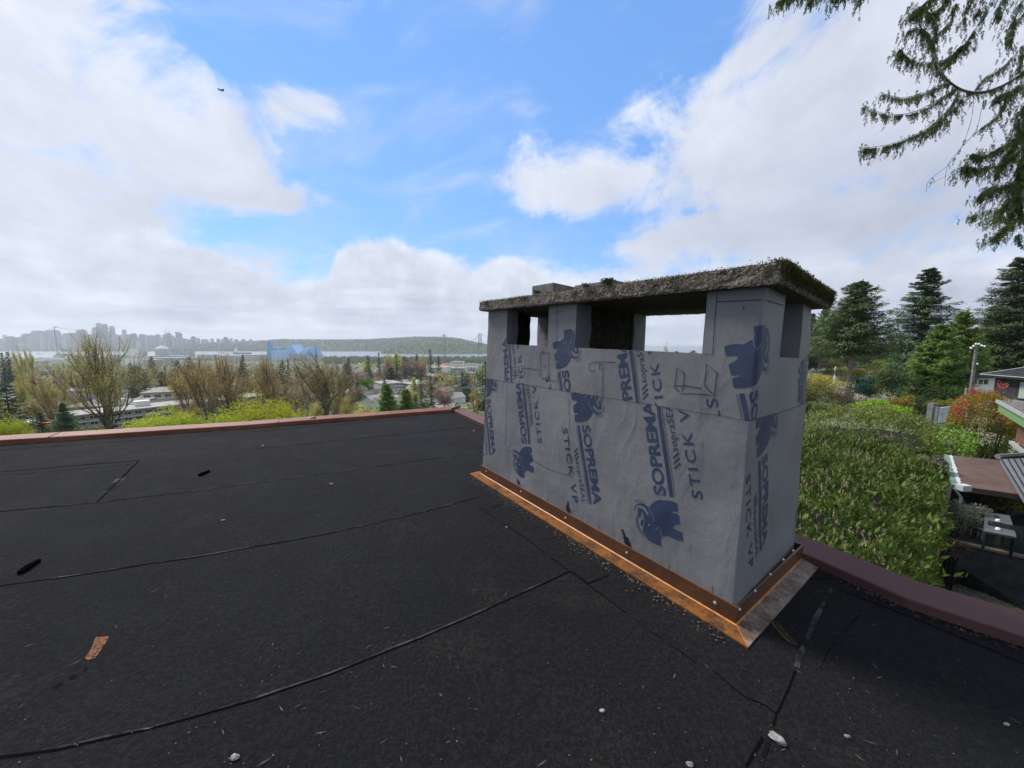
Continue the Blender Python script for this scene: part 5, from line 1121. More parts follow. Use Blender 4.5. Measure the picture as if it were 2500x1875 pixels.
# playing field
mb=MB();m_field=mat('playing field grass',base=(.12,.20,.05),rough=.95);pp=[gp(*q) for q in ((1068,760),(1150,760),(1150,1000),(1066,1000))];
mb.add([(p.x,p.y,max(p.z,gz(p.x,p.y))+1.6) for p in pp],[(0,1,2,3)]);tag(link('playing_field',mb.mesh('playing_field'),(m_field,)),kind='structure')
# parking lots and a road
m_asph=mat('grey asphalt',base=(.17,.17,.18),rough=.9)
def lot(pts,name='parking_lot',m=m_asph,z=.5):
    mb=MB();vs=[(lambda p:(p.x,p.y,p.z+z))(gp(*q)) for q in pts];mb.add(vs,[tuple(range(len(vs)))]);tag(link(name,mb.mesh(name),(m,)),kind='structure')
lot(((5,128),(62,128),(62,172),(12,172)));lot(((90,118),(122,118),(122,150),(95,150)));lot(((1025,205),(1112,205),(1112,262),(1025,262)),z=.8);lot(((855,320),(935,320),(935,380),(855,380)))
# vehicles
def car(px,d,m,rot,label,s=1.0,truck=False,zoff=.5,grp='cars parked in the lots'):
    b=gp(px,d);root=empty('truck' if truck else 'parked_car',(b.x,b.y,b.z+zoff),label,'truck' if truck else 'car',grp);Mx=Matrix.Translation(b+Vector((0,0,zoff)))@Matrix.Rotation(rot,4,'Z')@Matrix.Scale(s,4)
    mb=MB();L2=2.2 if not truck else 3.6
    if truck: mb.box(-3.6,1.6,-1.2,1.2,.9,3.2,M=Mx);mb.box(1.8,3.6,-1.15,1.15,.5,2.5,M=Mx)
    else:
        pr=[(-2.2,.35),(-2.2,.9),(-1.5,1.0),(-1.0,1.45),(.5,1.48),(1.2,1.0),(2.15,.85),(2.25,.35)];vs=[tuple(Mx@Vector((x,y,z))) for y in(-.85,.85) for x,z in pr];n=len(pr);mb.add(vs,[tuple(range(n))[::-1],tuple(range(n,2*n))]+[(i,(i+1)%n,(i+1)%n+n,i+n) for i in range(n)])
    link('body',mb.mesh('body'),(m,),root)
    mb=MB()
    if truck: mb.box(3.0,3.63,-1.0,1.0,1.5,2.3,M=Mx)
    else: mb.add([tuple(Mx@Vector(q)) for q in ((-.95,-.87,1.36),(.45,-.87,1.39),(.95,-.87,1.02),(-1.3,-.87,1.02))],[(0,1,2,3)]);mb.add([tuple(Mx@Vector(q)) for q in ((.55,-.75,1.46),(.55,.75,1.46),(1.22,.78,1.02),(1.22,-.78,1.02))],[(0,1,2,3)])
    link('glass',mb.mesh('glass'),(m_glass,),root)
    for sx in(-1.35 if not truck else -2.4,1.35 if not truck else 2.6):
        for sy in(-.86,.86): mb=MB();mb.tube([tuple(Mx@Vector((sx,sy-.1,.33))),tuple(Mx@Vector((sx,sy+.1,.33)))],[.33,.33],10);link('wheel',mb.mesh('wheel'),(m_black,),root)
m_red=mat('red car paint',base=(.42,.035,.03),rough=.3,spec=.5);m_silver=mat('silver car paint',base=(.5,.5,.52),rough=.3);m_dk=mat('dark car paint',base=(.05,.055,.07),rough=.3);m_orr=mat('orange red paint',base=(.50,.10,.05),rough=.4)
car(1073,222,m_red,.1,'bright red car in the car park just above the roof edge');car(1090,223,m_white,.2,'white car right of the bright red car');car(1048,228,m_dk,.6,'dark car left of the bright red car, nearer the carport');car(1056,232,m_silver,.8,'silver car between the dark and the red car')
car(112,122,m_orr,.5,'orange red truck at the left end of the long building',truck=True);car(122,130,m_red,.4,'darker red truck behind the orange one',truck=True);car(57,160,m_dk,1.2,'dark car at the right side of the left parking lot');car(60,152,m_silver,1.2,'silver car at the right side of the left parking lot');car(61,145,m_white,1.2,'white car nearest the conifer in the left parking lot')
for i,(px,d,m,nm) in enumerate(((867,340,m_silver,'silver car at the left of the lot behind the dome shaped tree'),(918,345,m_white,'white car at the right of the lot beside the flat office'),(926,350,m_dk,'dark car at the right of the lot beside the flat office'),(910,362,m_silver,'silver car behind the white one beside the flat office'))): car(px,d,m,.3+i*.4,nm)
# filler trees and houses
KE=['mfirA']*5+['mfirB']*5+['mfirC']*3+['sbare']*7+['sbareb']*6+['olive']*4+['pale']*3+['brownr']*5+['mroundA']*3+['limeB']*2+['yellow']+['pink']+['sbarep']*3+['whitet']
R=random.Random(77);cells=set();nT=0
used=[]
def free(x,y,r):
    for a,b,c in used:
        if (a-x)**2+(b-y)**2<(c+r)**2: return False
    return True
for o in list(C.objects):
    if o.parent is None and o.get('category') in('building',): used.append((o.location.x,o.location.y,6))
for x0,x1,d0,d1 in ((124,640,112,160),(118,300,132,160),(330,530,165,195),(1010,1072,800,860),(1098,1130,700,730),(975,1010,370,405),(928,978,335,365),(996,1072,450,510),(1066,1150,760,1000),(1025,1112,205,262),(855,935,320,380)):
    for i in range(14):
        px=x0+(x1-x0)*i/13;p=gp(px,d0+(d1-d0)*.5);used.append((p.x,p.y,(d1-d0)*.5))
nh=0
while nh<84:
    px=R.uniform(-30,1188);d=math.exp(R.uniform(math.log(175),math.log(1500)));p=gp(px,d)
    if p.z<3 or not free(p.x,p.y,8): continue
    used.append((p.x,p.y,9));home(px,d,R.randrange(4),R.randrange(6),R.choice([0,1,3,4,4,5,0]),R.uniform(0,3.14),s=R.uniform(.9,1.35));nh+=1
nh=0
while nh<80:
    px=R.uniform(-30,860);d=math.exp(R.uniform(math.log(190),math.log(1300)));p=gp(px,d)
    if p.z<3 or not free(p.x,p.y,6): continue
    used.append((p.x,p.y,8));home(px,max(d,1),R.randrange(4),R.randrange(6),R.choice([0,1,3,4,4,2,0]),R.uniform(0,3.14),s=R.uniform(.9,1.3));nh+=1
nh=0
while nh<34:
    px=R.uniform(845,1188);d=R.uniform(205,620);p=gp(px,d)
    if not free(p.x,p.y,6): continue
    used.append((p.x,p.y,8));home(px,d,R.randrange(4),R.randrange(6),R.choice([0,1,3,4,4,2,0]),R.uniform(0,3.14),s=R.uniform(.9,1.3));nh+=1
while nT<205:
    px=R.uniform(-30,1192);d=math.exp(R.uniform(math.log(150),math.log(1700)));p=gp(px,d)
    if p.z<3 or not free(p.x,p.y,2.5): continue
    used.append((p.x,p.y,4));k=R.choice(KE);tree(k,px,None,d,None,sc_=R.uniform(9,17)*(1.35 if 'fir' in k else .85));nT+=1
# low gardens and hedges between the houses: uncountable
P=[];g=np.random.default_rng(9);n=6400
px=np.where(g.random(n)<.8,g.uniform(-60,1215,n),g.uniform(1215,1900,n));d=np.exp(g.uniform(math.log(45),math.log(2100),n))
for a,b in zip(px,d):
    p=gp(a,b)
    if p.z<2.5 or not free(p.x,p.y,-2): continue
    s=g.uniform(1.2,3.4)*(1+b/900);c=unit(9,g)*s*.8;c[:,2]=abs(c[:,2])*.8;P.append((np.array([p.x,p.y,p.z])+c,s))
PP=np.concatenate([q for q,_ in P]);SS=np.concatenate([np.full(len(q),s*.75) for q,s in P]);D=unit(len(PP),g)
m_gard=leafmat('garden greenery',(0.073,0.122,0.030),(0.317,0.329,0.122),.25,.02,.9)
tag(link('garden_greenery',leaves('garden_greenery',PP,D,unit(len(PP),g),SS*g.uniform(.6,1.2,len(SS)),SS*.8),(m_gard,)),'low hedges and gardens filling the town between houses','greenery',kind='stuff')
# the rest of the town's trees, past the few hundred nearest
def treebulk(name,n,keys,m,label,seed):
    g=np.random.default_rng(seed);P=[];D=[];S=[];L_=[];W_=[]
    k=0
    while k<n:
        px=g.uniform(-60,1900);d=math.exp(g.uniform(math.log(330 if px<1230 else 110),math.log(2250)));p=gp(px,d)
        if p.z<2.5 or not free(p.x,p.y,0): continue
        k+=1;hh=g.uniform(6,15)*keys[0]
        if px>1230: hh=min(hh,max(1.5,98.0-d*.022-p.z))
        q=int(16+900/d*10)
        u=unit(q,g);u[:,2]=abs(u[:,2])*1.0
        if keys[1]=='cone': t=g.random(q);a=g.uniform(0,6.28,q);r=(1-t)*hh*.24;pos=np.stack([np.cos(a)*r,np.sin(a)*r,t*hh],1);dr=np.stack([np.cos(a)*.5,np.sin(a)*.5,np.full(q,.3)],1);l=hh*.22*(1.2-t)
        else: pos=u*np.array([hh*.32,hh*.32,hh*.42])*g.uniform(.6,1,(q,1))+np.array([0,0,hh*.45]);dr=unit(q,g);l=np.full(q,hh*.24)
        P.append(pos+np.array([p.x,p.y,p.z]));D.append(dr);S.append(unit(q,g));L_.append(l);W_.append(l*.7)
    tag(link(name,leaves(name,np.concatenate(P),np.concatenate(D),np.concatenate(S),np.concatenate(L_),np.concatenate(W_)),(m,)),label,'trees',kind='stuff')
treebulk('distant_trees',1200,(1.5,'cone'),M_['far_fir'],'small dark conifers spread through the far part of town',91)
treebulk('distant_trees',900,(1.0,'round'),M_['brown'],'small bare brown trees spread through the far part of town',92)
treebulk('distant_trees',1200,(1.0,'round'),M_['olive'],'small olive trees spread through the far part of town',93)
treebulk('distant_trees',850,(.9,'round'),M_['pale'],'small pale green trees spread through the far part of town',94)
treebulk('distant_trees',220,(.8,'round'),M_['yellow'],'small yellow green trees spread through the far part of town',95)
# street poles
def upole(px,d,h,label):
    b=gp(px,d);root=empty('utility_pole',b,label,'utility pole');mb=MB();mb.tube([b,b+Vector((0,0,h))],[.16,.11],7);link('pole',mb.mesh('pole'),(m_barkg,),root)
    for k in(.93,.84): mb=MB();mb.tube([b+Vector((-1.1,0,h*k)),b+Vector((1.1,0,h*k))],.07,4);link('crossarm',mb.mesh('crossarm'),(m_bark,),root)
for px,d,h,la in ((1021,215,12,'tall pole standing right of the two green cedars'),(868,420,12,'pole left of the dome shaped green tree'),(901,420,13,'pole in front of the pink cherries'),(1020,430,12,'pole beside the modern flats'),(1096,700,24,'floodlight pole at the left of the playing field'),(1150,700,20,'thin pole right of the playing field'),(885,240,12,'thin pole against the dome shaped green tree'),(1158,480,12,'pole near the cream terrace')): upole(px,d,h,la)
# label clean-up: tell look-alikes apart by their order from the left
OR=['leftmost','second from left','third from left','fourth from left','fifth from left','sixth from left','seventh from left','eighth from left','ninth from left','tenth from left','eleventh from left','twelfth from left']
# ------------------------------------------------------------ right side: gardens, hedge, neighbours
def hedge(name,quads,ztop,zbot,nleaf,ln,wd,m,label,seed,bumpy=.25,cat='hedge',spikes=0,shoots=0,core=True,tip=.6,mound=0.0):
    """quads: plan outline (x,y) convex polygon; a leafy shell over its top and sides"""
    g=np.random.default_rng(seed);Q=[np.array(q) for q in quads];c=sum(Q)/len(Q);root=empty(name,(c[0],c[1],zbot),label,cat)
    def inside(p): return all(np.cross(Q[(i+1)%len(Q)]-Q[i],p-Q[i])>=0 for i in range(len(Q)))
    lo=np.min(Q,0);hi=np.max(Q,0);edges=[(Q[i],Q[(i+1)%len(Q)]) for i in range(len(Q))];per=[np.linalg.norm(b-a) for a,b in edges];h=ztop-zbot
    area=(hi-lo).prod()*.7;top=area/(area+sum(per)*h);P=[];D=[]
    def zt(x,y): 
        dd=min(abs(np.cross(b-a,np.array((x,y))-a))/np.linalg.norm(b-a) for a,b in edges)
        return ztop+bumpy*noise.noise(Vector((x*.9,y*.9,seed)))*1.2+bumpy*.5*noise.noise(Vector((x*2.6,y*2.6,seed)))+bumpy*.75*noise.noise(Vector((x*5.5,y*5.5,seed)))-.5*math.exp(-dd/.35)+mound*min(1,dd/1.5)
    while len(P)<nleaf:
        if g.random()<top:
            p=lo+(hi-lo)*g.random(2)
            if not inside(p): continue
            z=zt(*p)-abs(g.normal())*.22;P.append((p[0],p[1],z));D.append((g.normal()*.7,g.normal()*.7,abs(g.normal())*.6+tip))
        else:
            i=g.choice(len(edges),p=np.array(per)/sum(per));a,b=edges[i];s=g.random();p=a*(1-s)+b*s;n=np.array([(b-a)[1],-(b-a)[0]]);n/=np.linalg.norm(n);k=g.random();z=zbot+(zt(*p)-zbot)*k
            o=.28*noise.noise(Vector((p[0]*1.2,p[1]*1.2,z*1.2)))-abs(g.normal())*.18-.15*(k**3);p=p+n*o;P.append((p[0],p[1],z));D.append((n[0]*.8+g.normal()*.5,n[1]*.8+g.normal()*.5,g.normal()*.5+.15))
    q_=0
    while q_<shoots:
        p=lo+(hi-lo)*g.random(2)
        if not inside(p): continue
        q_+=1;z=zt(*p)-.16;hs=g.uniform(.12,.30);tx,ty=g.normal()*.12,g.normal()*.12
        for k in range(9): a=k*2.4;P.append((p[0]+tx*k/9,p[1]+ty*k/9,z+hs*k/9));D.append((math.cos(a)*.7,math.sin(a)*.7,.55+.05*k))
    P=np.array(P);D=np.array(D);n=len(P);L_=ln*g.uniform(.35,1.35,n)*(.75+.5*g.random())
    S=np.cross(D,unit(n,g));link('foliage',leaves('foliage',P,D,S,L_,L_*wd/ln),(m,),root)
    if spikes:
        sp=[]
        while len(sp)<spikes:
            p=lo+(hi-lo)*g.random(2)
            if inside(p) and noise.noise(Vector((p[0]*.6,p[1]*.6,3)))+g.normal()*.25>-.1: sp.append((p[0],p[1],zt(*p)+g.uniform(-.02,.12)))
        PS=[];DS=[]
        for p in sp:
            for k in range(9): PS.append((p[0]+g.normal()*.008,p[1]+g.normal()*.008,p[2]+.014*k));DS.append((g.normal()*.35,g.normal()*.35,1))
        PS=np.array(PS);DS=np.array(DS);q=link('flower_spikes',leaves('flower_spikes',PS,DS,np.cross(DS,unit(len(PS),g)),.05,.024),(m_spike,),root);q['kind']='stuff'
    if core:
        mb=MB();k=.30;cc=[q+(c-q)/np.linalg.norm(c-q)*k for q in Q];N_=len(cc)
        mb.add([(q[0],q[1],zbot-.5) for q in cc]+[(q[0],q[1],ztop-1.05) for q in cc],[(i,(i+1)%N_,(i+1)%N_+N_,i+N_) for i in range(N_)]+[tuple(range(N_,2*N_))]);link('dark_core',mb.mesh('dark_core'),(m_core,),root)  # dark solid added inside the leaves; its colour stands in for inner shade
    return root
m_core=mat('near black fill',base=(.012,.013,.008),rough=1)  # near black: hedge-core shade put into the colour; also stems and lower walls
def laurel(name,c1,c2,c3):
    m=leafmat(name,c1,c2,.30,.9,.55);return m
m_laurel=laurel('laurel leaves',(.030,.066,.012),(.135,.205,.042),0);m_laurel2=leafmat('laurel leaves and bloom',(.055,.095,.018),(.27,.29,.085),.25,.7,.5);m_laurel3=leafmat('bright hedge leaves',(0.080,0.176,0.024),(0.271,0.414,0.072),.25,.9,.45)
m_spike=leafmat('laurel bloom spikes',(0.200,0.170,0.090),(0.440,0.370,0.220),.3,2,.8)
q2=lambda px,py,z:tuple(onz(px,py,z)[:2])
hz=96.35
hq=[q2(2030,1440,hz),q2(2215,1440,hz),q2(2300,1330,hz),q2(2318,1200,hz),q2(2300,1110,hz),q2(2100,1048,hz),q2(1940,1040,hz),q2(1800,1100,hz)]
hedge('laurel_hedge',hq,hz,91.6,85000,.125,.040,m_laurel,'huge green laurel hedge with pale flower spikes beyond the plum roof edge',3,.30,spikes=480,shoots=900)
hz2=96.3
hq=[q2(1950,1040,hz2),q2(2150,1052,hz2),q2(2290,1062,hz2),q2(2300,1030,hz2),q2(2160,1008,hz2),q2(1960,1004,hz2)]
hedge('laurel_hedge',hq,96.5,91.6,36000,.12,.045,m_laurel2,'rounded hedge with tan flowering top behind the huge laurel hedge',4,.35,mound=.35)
hq=[q2(2270,1085,95.9),q2(2385,1085,95.9),q2(2390,1052,95.9),q2(2240,1040,95.9)]
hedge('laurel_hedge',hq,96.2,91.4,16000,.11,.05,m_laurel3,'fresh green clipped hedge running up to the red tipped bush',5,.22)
# grey twiggy shrub, grass strip
def shrub(px,py,d,wpx,hpx,m,label,seed,n=2600,ln=.12,twig=False,zc=None,cat='shrub',wl=.45):
    g=np.random.default_rng(seed);c=at(px,py,d);r=wpx/F*d/2;hh=hpx/F*d/2;zg=gz(c[0],c[1]) if zc is None else zc;root=empty('shrub',(c[0],c[1],zg),label,cat)
    K=26;P=[]
    for i in range(K):
        u=unit(1,g)[0];q=g.random()**.4;cc=np.array([c[0]+u[0]*r*q*.8,c[1]+u[1]*r*q*.8,c[2]+u[2]*hh*q*.8]);w=unit(n//K,g);P.append(cc+w*np.array([r,r,hh])*.36*g.uniform(.4,1,(n//K,1)))
    P=np.concatenate(P);k=len(P);D=unit(k,g);D[:,2]+=.35;link('foliage',leaves('foliage',P,D,unit(k,g),ln*g.uniform(.6,1.3,k),ln*wl),(m,),root)
    mb=MB()
    for i in range(9): a=i*.7;mb.tube([(c[0],c[1],zg-.3),(c[0]+math.cos(a)*r*.3,c[1]+math.sin(a)*r*.3,c[2]-hh*.5),(c[0]+math.cos(a)*r*.6,c[1]+math.sin(a)*r*.6,c[2]+hh*.3)],[.018,.012,.005],4,cap=False)
    link('stems',mb.mesh('stems'),(m_core,),root);return root
m_greyt=leafmat('grey twiggy leaves',(0.112,0.127,0.096),(0.271,0.271,0.208),.2,1,.9);m_drk=leafmat('dark shrub leaves',(0.022,0.041,0.019),(0.072,0.112,0.041),.2,.8,.8);m_olsh=leafmat('olive shrub leaves',(0.080,0.087,0.028),(0.208,0.208,0.064),.25,.8,.8);m_goldsh=leafmat('golden shrub leaves',(0.208,0.168,0.032),(0.414,0.335,0.080),.3,.8,.8);m_brsh=leafmat('dry brown shrub',(.07,.055,.04),(.17,.13,.10),.2,.8,.9);m_limesh=leafmat('lime shrub leaves',(0.135,0.230,0.016),(0.324,0.446,0.034),.4,.8,.6);m_bluesp=leafmat('blue green shrub',(0.019,0.051,0.038),(0.055,0.112,0.080),.2,.8,.8)
shrub(2280,1135,11.5,58,60,m_greyt,'grey twiggy shrub at the right side of the huge laurel hedge',71,4000,.09)
mb=MB();gp_=[onz(2290,1250,92.6),onz(2345,1250,92.6),onz(2350,1105,94.3),onz(2290,1105,94.3)]
P=[];g=np.random.default_rng(8)
for _ in range(9000): s,t=g.random(2);p=(gp_[0]*(1-s)+gp_[1]*s)*(1-t)+(gp_[3]*(1-s)+gp_[2]*s)*t;P.append(p+np.array([0,0,1.0]) if False else p)
P=np.array(P);D=unit(len(P),g)*.5+np.array([0,0,1.]);tag(link('long_grass',leaves('long_grass',P,D,unit(len(P),g),.10*g.uniform(.5,1.5,len(P)),.02),(m_laurel3,)),'strip of bright grass beside the brown shed roof','grass',kind='stuff')
# middle garden shrubs
SH=[(1985,960,30,110,70,m_olsh,'olive yellow shrub mass beside the chimney end'),(1990,935,38,120,50,m_goldsh,'golden olive shrub above the olive mass beside the chimney end'),(2050,975,30,110,50,m_brsh,'dry brown budding shrub at the foot of the bare fir trunk'),(2015,1000,26,120,46,m_olsh,'low olive hedge in front of the dry brown shrub'),(1975,1005,24,90,60,m_drk,'dark shrub at the chimney edge behind the laurel hedge'),
(2110,945,36,60,60,m_bluesp,'blue green rounded shrub right of the bare fir trunk'),(2085,915,45,50,40,m_goldsh,'golden shrub behind the bare fir trunk'),(2140,945,38,80,70,m_olsh,'olive shrub right of the blue green one'),(2185,935,36,80,80,m_drk,'dark green shrub in front of the big cedar left side'),(2130,905,50,90,50,m_olsh,'pale olive shrub bank under the gable house'),
(2145,998,24,110,46,m_limesh,'vivid lime green spreading shrub above the flowering hedge'),(2115,1012,23,60,26,m_limesh,'small lime green shoot left of the vivid spreading shrub'),(2195,1010,24,60,44,m_olsh,'round olive shrub right of the vivid lime one'),(2205,985,27,60,50,m_goldsh,'pale yellowish shrub between the lime shrub and cedar'),(2220,1030,21,60,36,m_olsh,'mounded green shrub in front of the cedar foot'),
(2020,910,60,70,26,m_drk,'dark clipped shrub below the far wall'),(2060,908,62,50,22,m_olsh,'yellowish shrub below the far wall'),(2160,885,75,60,30,m_limesh,'yellow lime maple in front of the white gable'),(2135,893,70,40,26,m_drk,'dark shrub left of the yellow lime maple'),(2245,1000,28,70,90,m_drk,'deep green shrub in front of the big cedar'),(1960,975,34,60,120,m_drk,'dark evergreen shrub mostly hidden by the chimney end'),(2290,975,34,60,60,m_drk,'dark shrub under the big cedar right side'),
(2330,920,48,50,30,m_goldsh,'pale flowering shrub in front of the white house')]
for i,q in enumerate(SH): shrub(q[0],q[1],q[2],q[3],q[4],q[5],q[6],100+i,2600 if q[2]<40 else 1500,.16 if q[2]<32 else .22)
for i,(px,py,w_,h_) in enumerate(((1965,893,60,40),(2000,885,60,40),(2035,890,50,36),(2100,885,70,50),(2130,880,60,40),(2075,880,60,30),(2185,880,60,40),(2220,890,60,50))):
    shrub(px,py,88+4*i,w_,h_,(m_drk,m_brsh,m_olsh)[i%3],f'far shrub behind the garden wall, {OR[i]}',140+i,900,.5)
# evergreens on the right
tree('nfirA',2077,690,45,172,'fir with a long bare lower trunk right of the chimney',rot=.6)
tree('nfirB',2238,657,60,185,'tall ragged spruce standing behind the bright cedar',rot=1.0)
tree('ncedar',2335,760,46,140,'bright green pointed cedar left of the utility pole',rot=2.2);tree('ncedar',2285,790,44,150,'broad green cedar, left part of the bright cedar pair',rot=.2);tree('ncedar',2370,800,50,90,'narrow green cedar just behind the utility pole',rot=1.2)
tree('nfirC',2452,632,64,160,'tallest dark fir at the right edge, left of two',rot=0);tree('nfirC',2492,640,66,150,'tall fir cut by the right edge of the view',rot=2);tree('nfirC',2412,745,70,110,'shorter dark fir left of the two tall ones',rot=4)
for i,(px,yt,d,w_,la) in enumerate(((1972,765,95,60,'dark fir half hidden by the chimney slab end'),(2002,752,100,60,'dark hazy fir right of the chimney, left of three'),(2022,760,105,50,'dark hazy fir right of the chimney, middle of three'),(2042,752,110,60,'dark hazy fir right of the chimney, right of three'),(2120,800,120,60,'distant fir between the two big trees, left'),(2172,832,150,50,'distant low fir in the gap between the two big trees'),(2150,845,160,40,'lowest distant fir in the gap between the two big trees'),(2195,835,140,40,'distant fir left of the ragged spruce foot'),(1935,790,90,80,'fir behind the chimney pillar'),(2000,800,85,80,'broad dark fir low behind the bare trunked fir'),(2280,860,110,80,'distant dark conifer behind the cedar pair'),(2400,820,90,120,'dark conifer backdrop behind the utility pole'),(2470,830,85,140,'dark conifer backdrop behind the dark house'))):
    tree('nfirA' if i%2 else 'nfirC',px,yt,d,w_,la)
for i,(px,yt,d,w_) in enumerate(((1650,856,300,40),(1690,854,320,50),(1725,853,310,40),(1760,840,260,60),(1830,820,200,60),(1890,810,180,70),(1580,860,350,50),(1300,875,300,60),(1390,870,330,60),(1480,868,320,60),(1240,880,260,60))):
    tree(('mfirA','mfirC')[i%2],px,yt,d,w_,f'{OR[i]} of the far conifers hidden past the chimney' if i>2 else ['conifer tip low in the big chimney opening, left','conifer tip low in the big chimney opening, middle','conifer tip low in the big chimney opening, right'][i])
tree('whitet',1622,844,120,26,'creamy white blossoming tree top seen through the big chimney opening')
# far gable, wall
home(2161,150,0,4,4,.1,'white trimmed gable house peeking over the yellow lime maple',s=.55,zoff=-5.2)
mb=MB();a=onz(1960,897,94.0);b_=onz(2045,899,94.0);a=at(1955,897,68);b_=at(2110,898,72);mb.box(0,1,0,1,0,1,fn=lambda x,y,z:(a[0]+(b_[0]-a[0])*x,a[1]+(b_[1]-a[1])*x+y*.3,gz(a[0],a[1])-.5+z*(a[2]-gz(a[0],a[1])-.1)));tag(link('garden_wall',mb.mesh('garden_wall'),(WM[1],)),'long pale garden wall at the far side of the shrubs','wall')
mb=MB();p=at(2040,903,66);mb.tube([(p[0],p[1],gz(p[0],p[1])),(p[0],p[1],p[2]-.2),(p[0],p[1],p[2]+.25),(p[0],p[1],p[2]+.6)],[.22,.14,.18,.05],8);tag(link('garden_statue',mb.mesh('garden_statue'),(m_white,)),'slim white statue like post in front of the garden wall','statue')
# fence with clipped hedge
m_fence=two((.10,.11,.12),(.16,.165,.17),6)('grey fence paint');m_slat=mat('pale grey board',base=(.42,.44,.48),rough=.7)
def panelpts(px0,py0,px1,py1,d0,d1): return at(px0,py0,d0),at(px1,py1,d1)
fr=empty('slat_fence',tuple(at(2305,1035,24)),'pale grey horizontal slat fence below the clipped yellowish hedge','fence')
a,b_=at(2291,996,24),at(2322,996,24.6);zb=at(2300,1034,24)[2];zt_=a[2];zm=at(2300,1012,24)[2]
def bx(mb,x0,x1,z0,z1,y0=0,y1=.08): mb.box(x0,x1,y0,y1,z0,z1,fn=lambda x,y,z:(a[0]+(b_[0]-a[0])*x,a[1]+(b_[1]-a[1])*x+y,z))
mb=MB();bx(mb,.02,.98,zm,zt_);link('panel',mb.mesh('panel'),(m_slat,),fr)
for k in range(4): mb=MB();z=zb+(zm-zb)*(k+.12)/4;bx(mb,.02,.98,z,z+(zm-zb)/4*.62);link('slat',mb.mesh('slat'),(m_slat,),fr)
for x in(-.06,.98,1.30): mb=MB();bx(mb,x,x+.08,zb-1.5,zt_+.05,-.05,.12);link('post',mb.mesh('post'),(m_fence,),fr)
mb=MB();p=at(2284,1015,24.5);mb.box(p[0]-.25,p[0]+.1,p[1],p[1]+.35,92,at(2284,985,24.5)[2]);tag(link('gate_post',mb.mesh('gate_post'),(m_fence,)),'dark grey post wall left of the slat fence','post')
m_clip=leafmat('clipped conifer hedge',(0.096,0.136,0.019),(0.271,0.303,0.048),.3,1.2,.8)
def boxhedge(px0,px1,yt,yb,d,label,seed):
    a,b_=at(px0,yt,d),at(px1,yt,d);zl=at(px0,yb,d)[2];hedge('clipped_hedge',[(a[0],a[1]),(b_[0],b_[1]),(b_[0],b_[1]+.9),(a[0],a[1]+.9)],a[2],zl,5000,.09,.045,m_clip,label,seed,.03,tip=.3)
boxhedge(2292,2322,970,996,24.9,'square clipped yellow green hedge above the slat fence, left block',31);boxhedge(2323,2360,972,998,25.1,'square clipped yellow green hedge, right block, touching the red tipped bush',32)
hq=[q2(2225,1028,94.5),q2(2290,1028,94.5),q2(2290,1018,94.5),q2(2225,1022,94.5)];hedge('low_hedge',hq,94.6,92,5000,.1,.05,m_drk,'low flat dark hedge left of the slat fence',33,.05)
mb=MB();p=at(2357,975,24);mb.tube([(p[0],p[1],92),(p[0],p[1],at(2357,947,24)[2])],[.09,.09],4);tag(link('wooden_post',mb.mesh('wooden_post'),(m_barkg,)),'short square wooden post behind the red tipped bush','post')
# red tipped bush
g=np.random.default_rng(15);c=at(2400,1032,17);bush=empty('photinia_bush',(c[0],c[1],gz(c[0],c[1])),'big rounded bush of yellow, green and red tipped leaves','bush')
m_phot=leafmat('bronze and yellow leaves',(0.153,0.153,0.021),(0.425,0.260,0.059),.3,1.3,.45);m_photr=leafmat('red leaf tips',(.25,.03,.03),(.50,.10,.09),.3,2,.5);m_phog=leafmat('green lower leaves',(0.055,0.096,0.019),(0.240,0.240,0.048),.3,1.3,.45)
def blob(n,r3,cz,ln,wd,m,part,zlo=-1,zhi=1,amp=.16):
    P=[];
    while len(P)<n:
        u=unit(1,g)[0]
        if not zlo<=u[2]<=zhi: continue
        k=(1+amp*noise.noise(Vector(u*2.2))+amp*.6*noise.noise(Vector(u*5)))*g.uniform(.80,1.0);P.append(np.array([c[0]+u[0]*r3[0]*k,c[1]+u[1]*r3[1]*k,cz+u[2]*r3[2]*k]))
    P=np.array(P);D=(P-np.array([c[0],c[1],cz]));D/=np.linalg.norm(D,axis=1)[:,None];D=D+unit(n,g)*.8;link(part,leaves(part,P,D,unit(n,g),ln*g.uniform(.6,1.3,n),wd),(m,),bush)
blob(9000,(1.06,1.1,1.48),c[2]+.0,.11,.05,m_phot,'foliage',-.25,1);blob(6000,(1.04,1.1,1.65),c[2]-.1,.11,.05,m_phog,'lower_foliage',-1,.1)
bk=list(C.objects)[-1]
P=[]
for (px,py,n_) in ((2375,958,90),(2338,1000,110),(2446,942,70),(2350,980,50),(2455,1018,30),(2340,1015,50),(2420,960,40)):
    q=at(px,py,15.9);P.append(q+g.normal(size=(n_,3))*.10)
P=np.concatenate(P);link('red_tips',leaves('red_tips',P,unit(len(P),g)+np.array([0,0,.6]),unit(len(P),g),.10,.045),(m_photr,),bush)
mb=MB()
for i in range(7): a_=i*.9;mb.tube([(c[0]+math.cos(a_)*.3,c[1]+math.sin(a_)*.3,91.5),(c[0]+math.cos(a_)*.9,c[1]+math.sin(a_)*.9,c[2])],[.06,.03],5)
link('stems',mb.mesh('stems'),(m_bark,),bush)
hq=[q2(2330,1130,94.4),q2(2490,1130,94.4),q2(2490,1100,94.4),q2(2320,1100,94.4)];hedge('dark_undergrowth',hq,94.9,91.5,9000,.10,.05,m_drk,'dark undergrowth below the red tipped bush',36,.3)
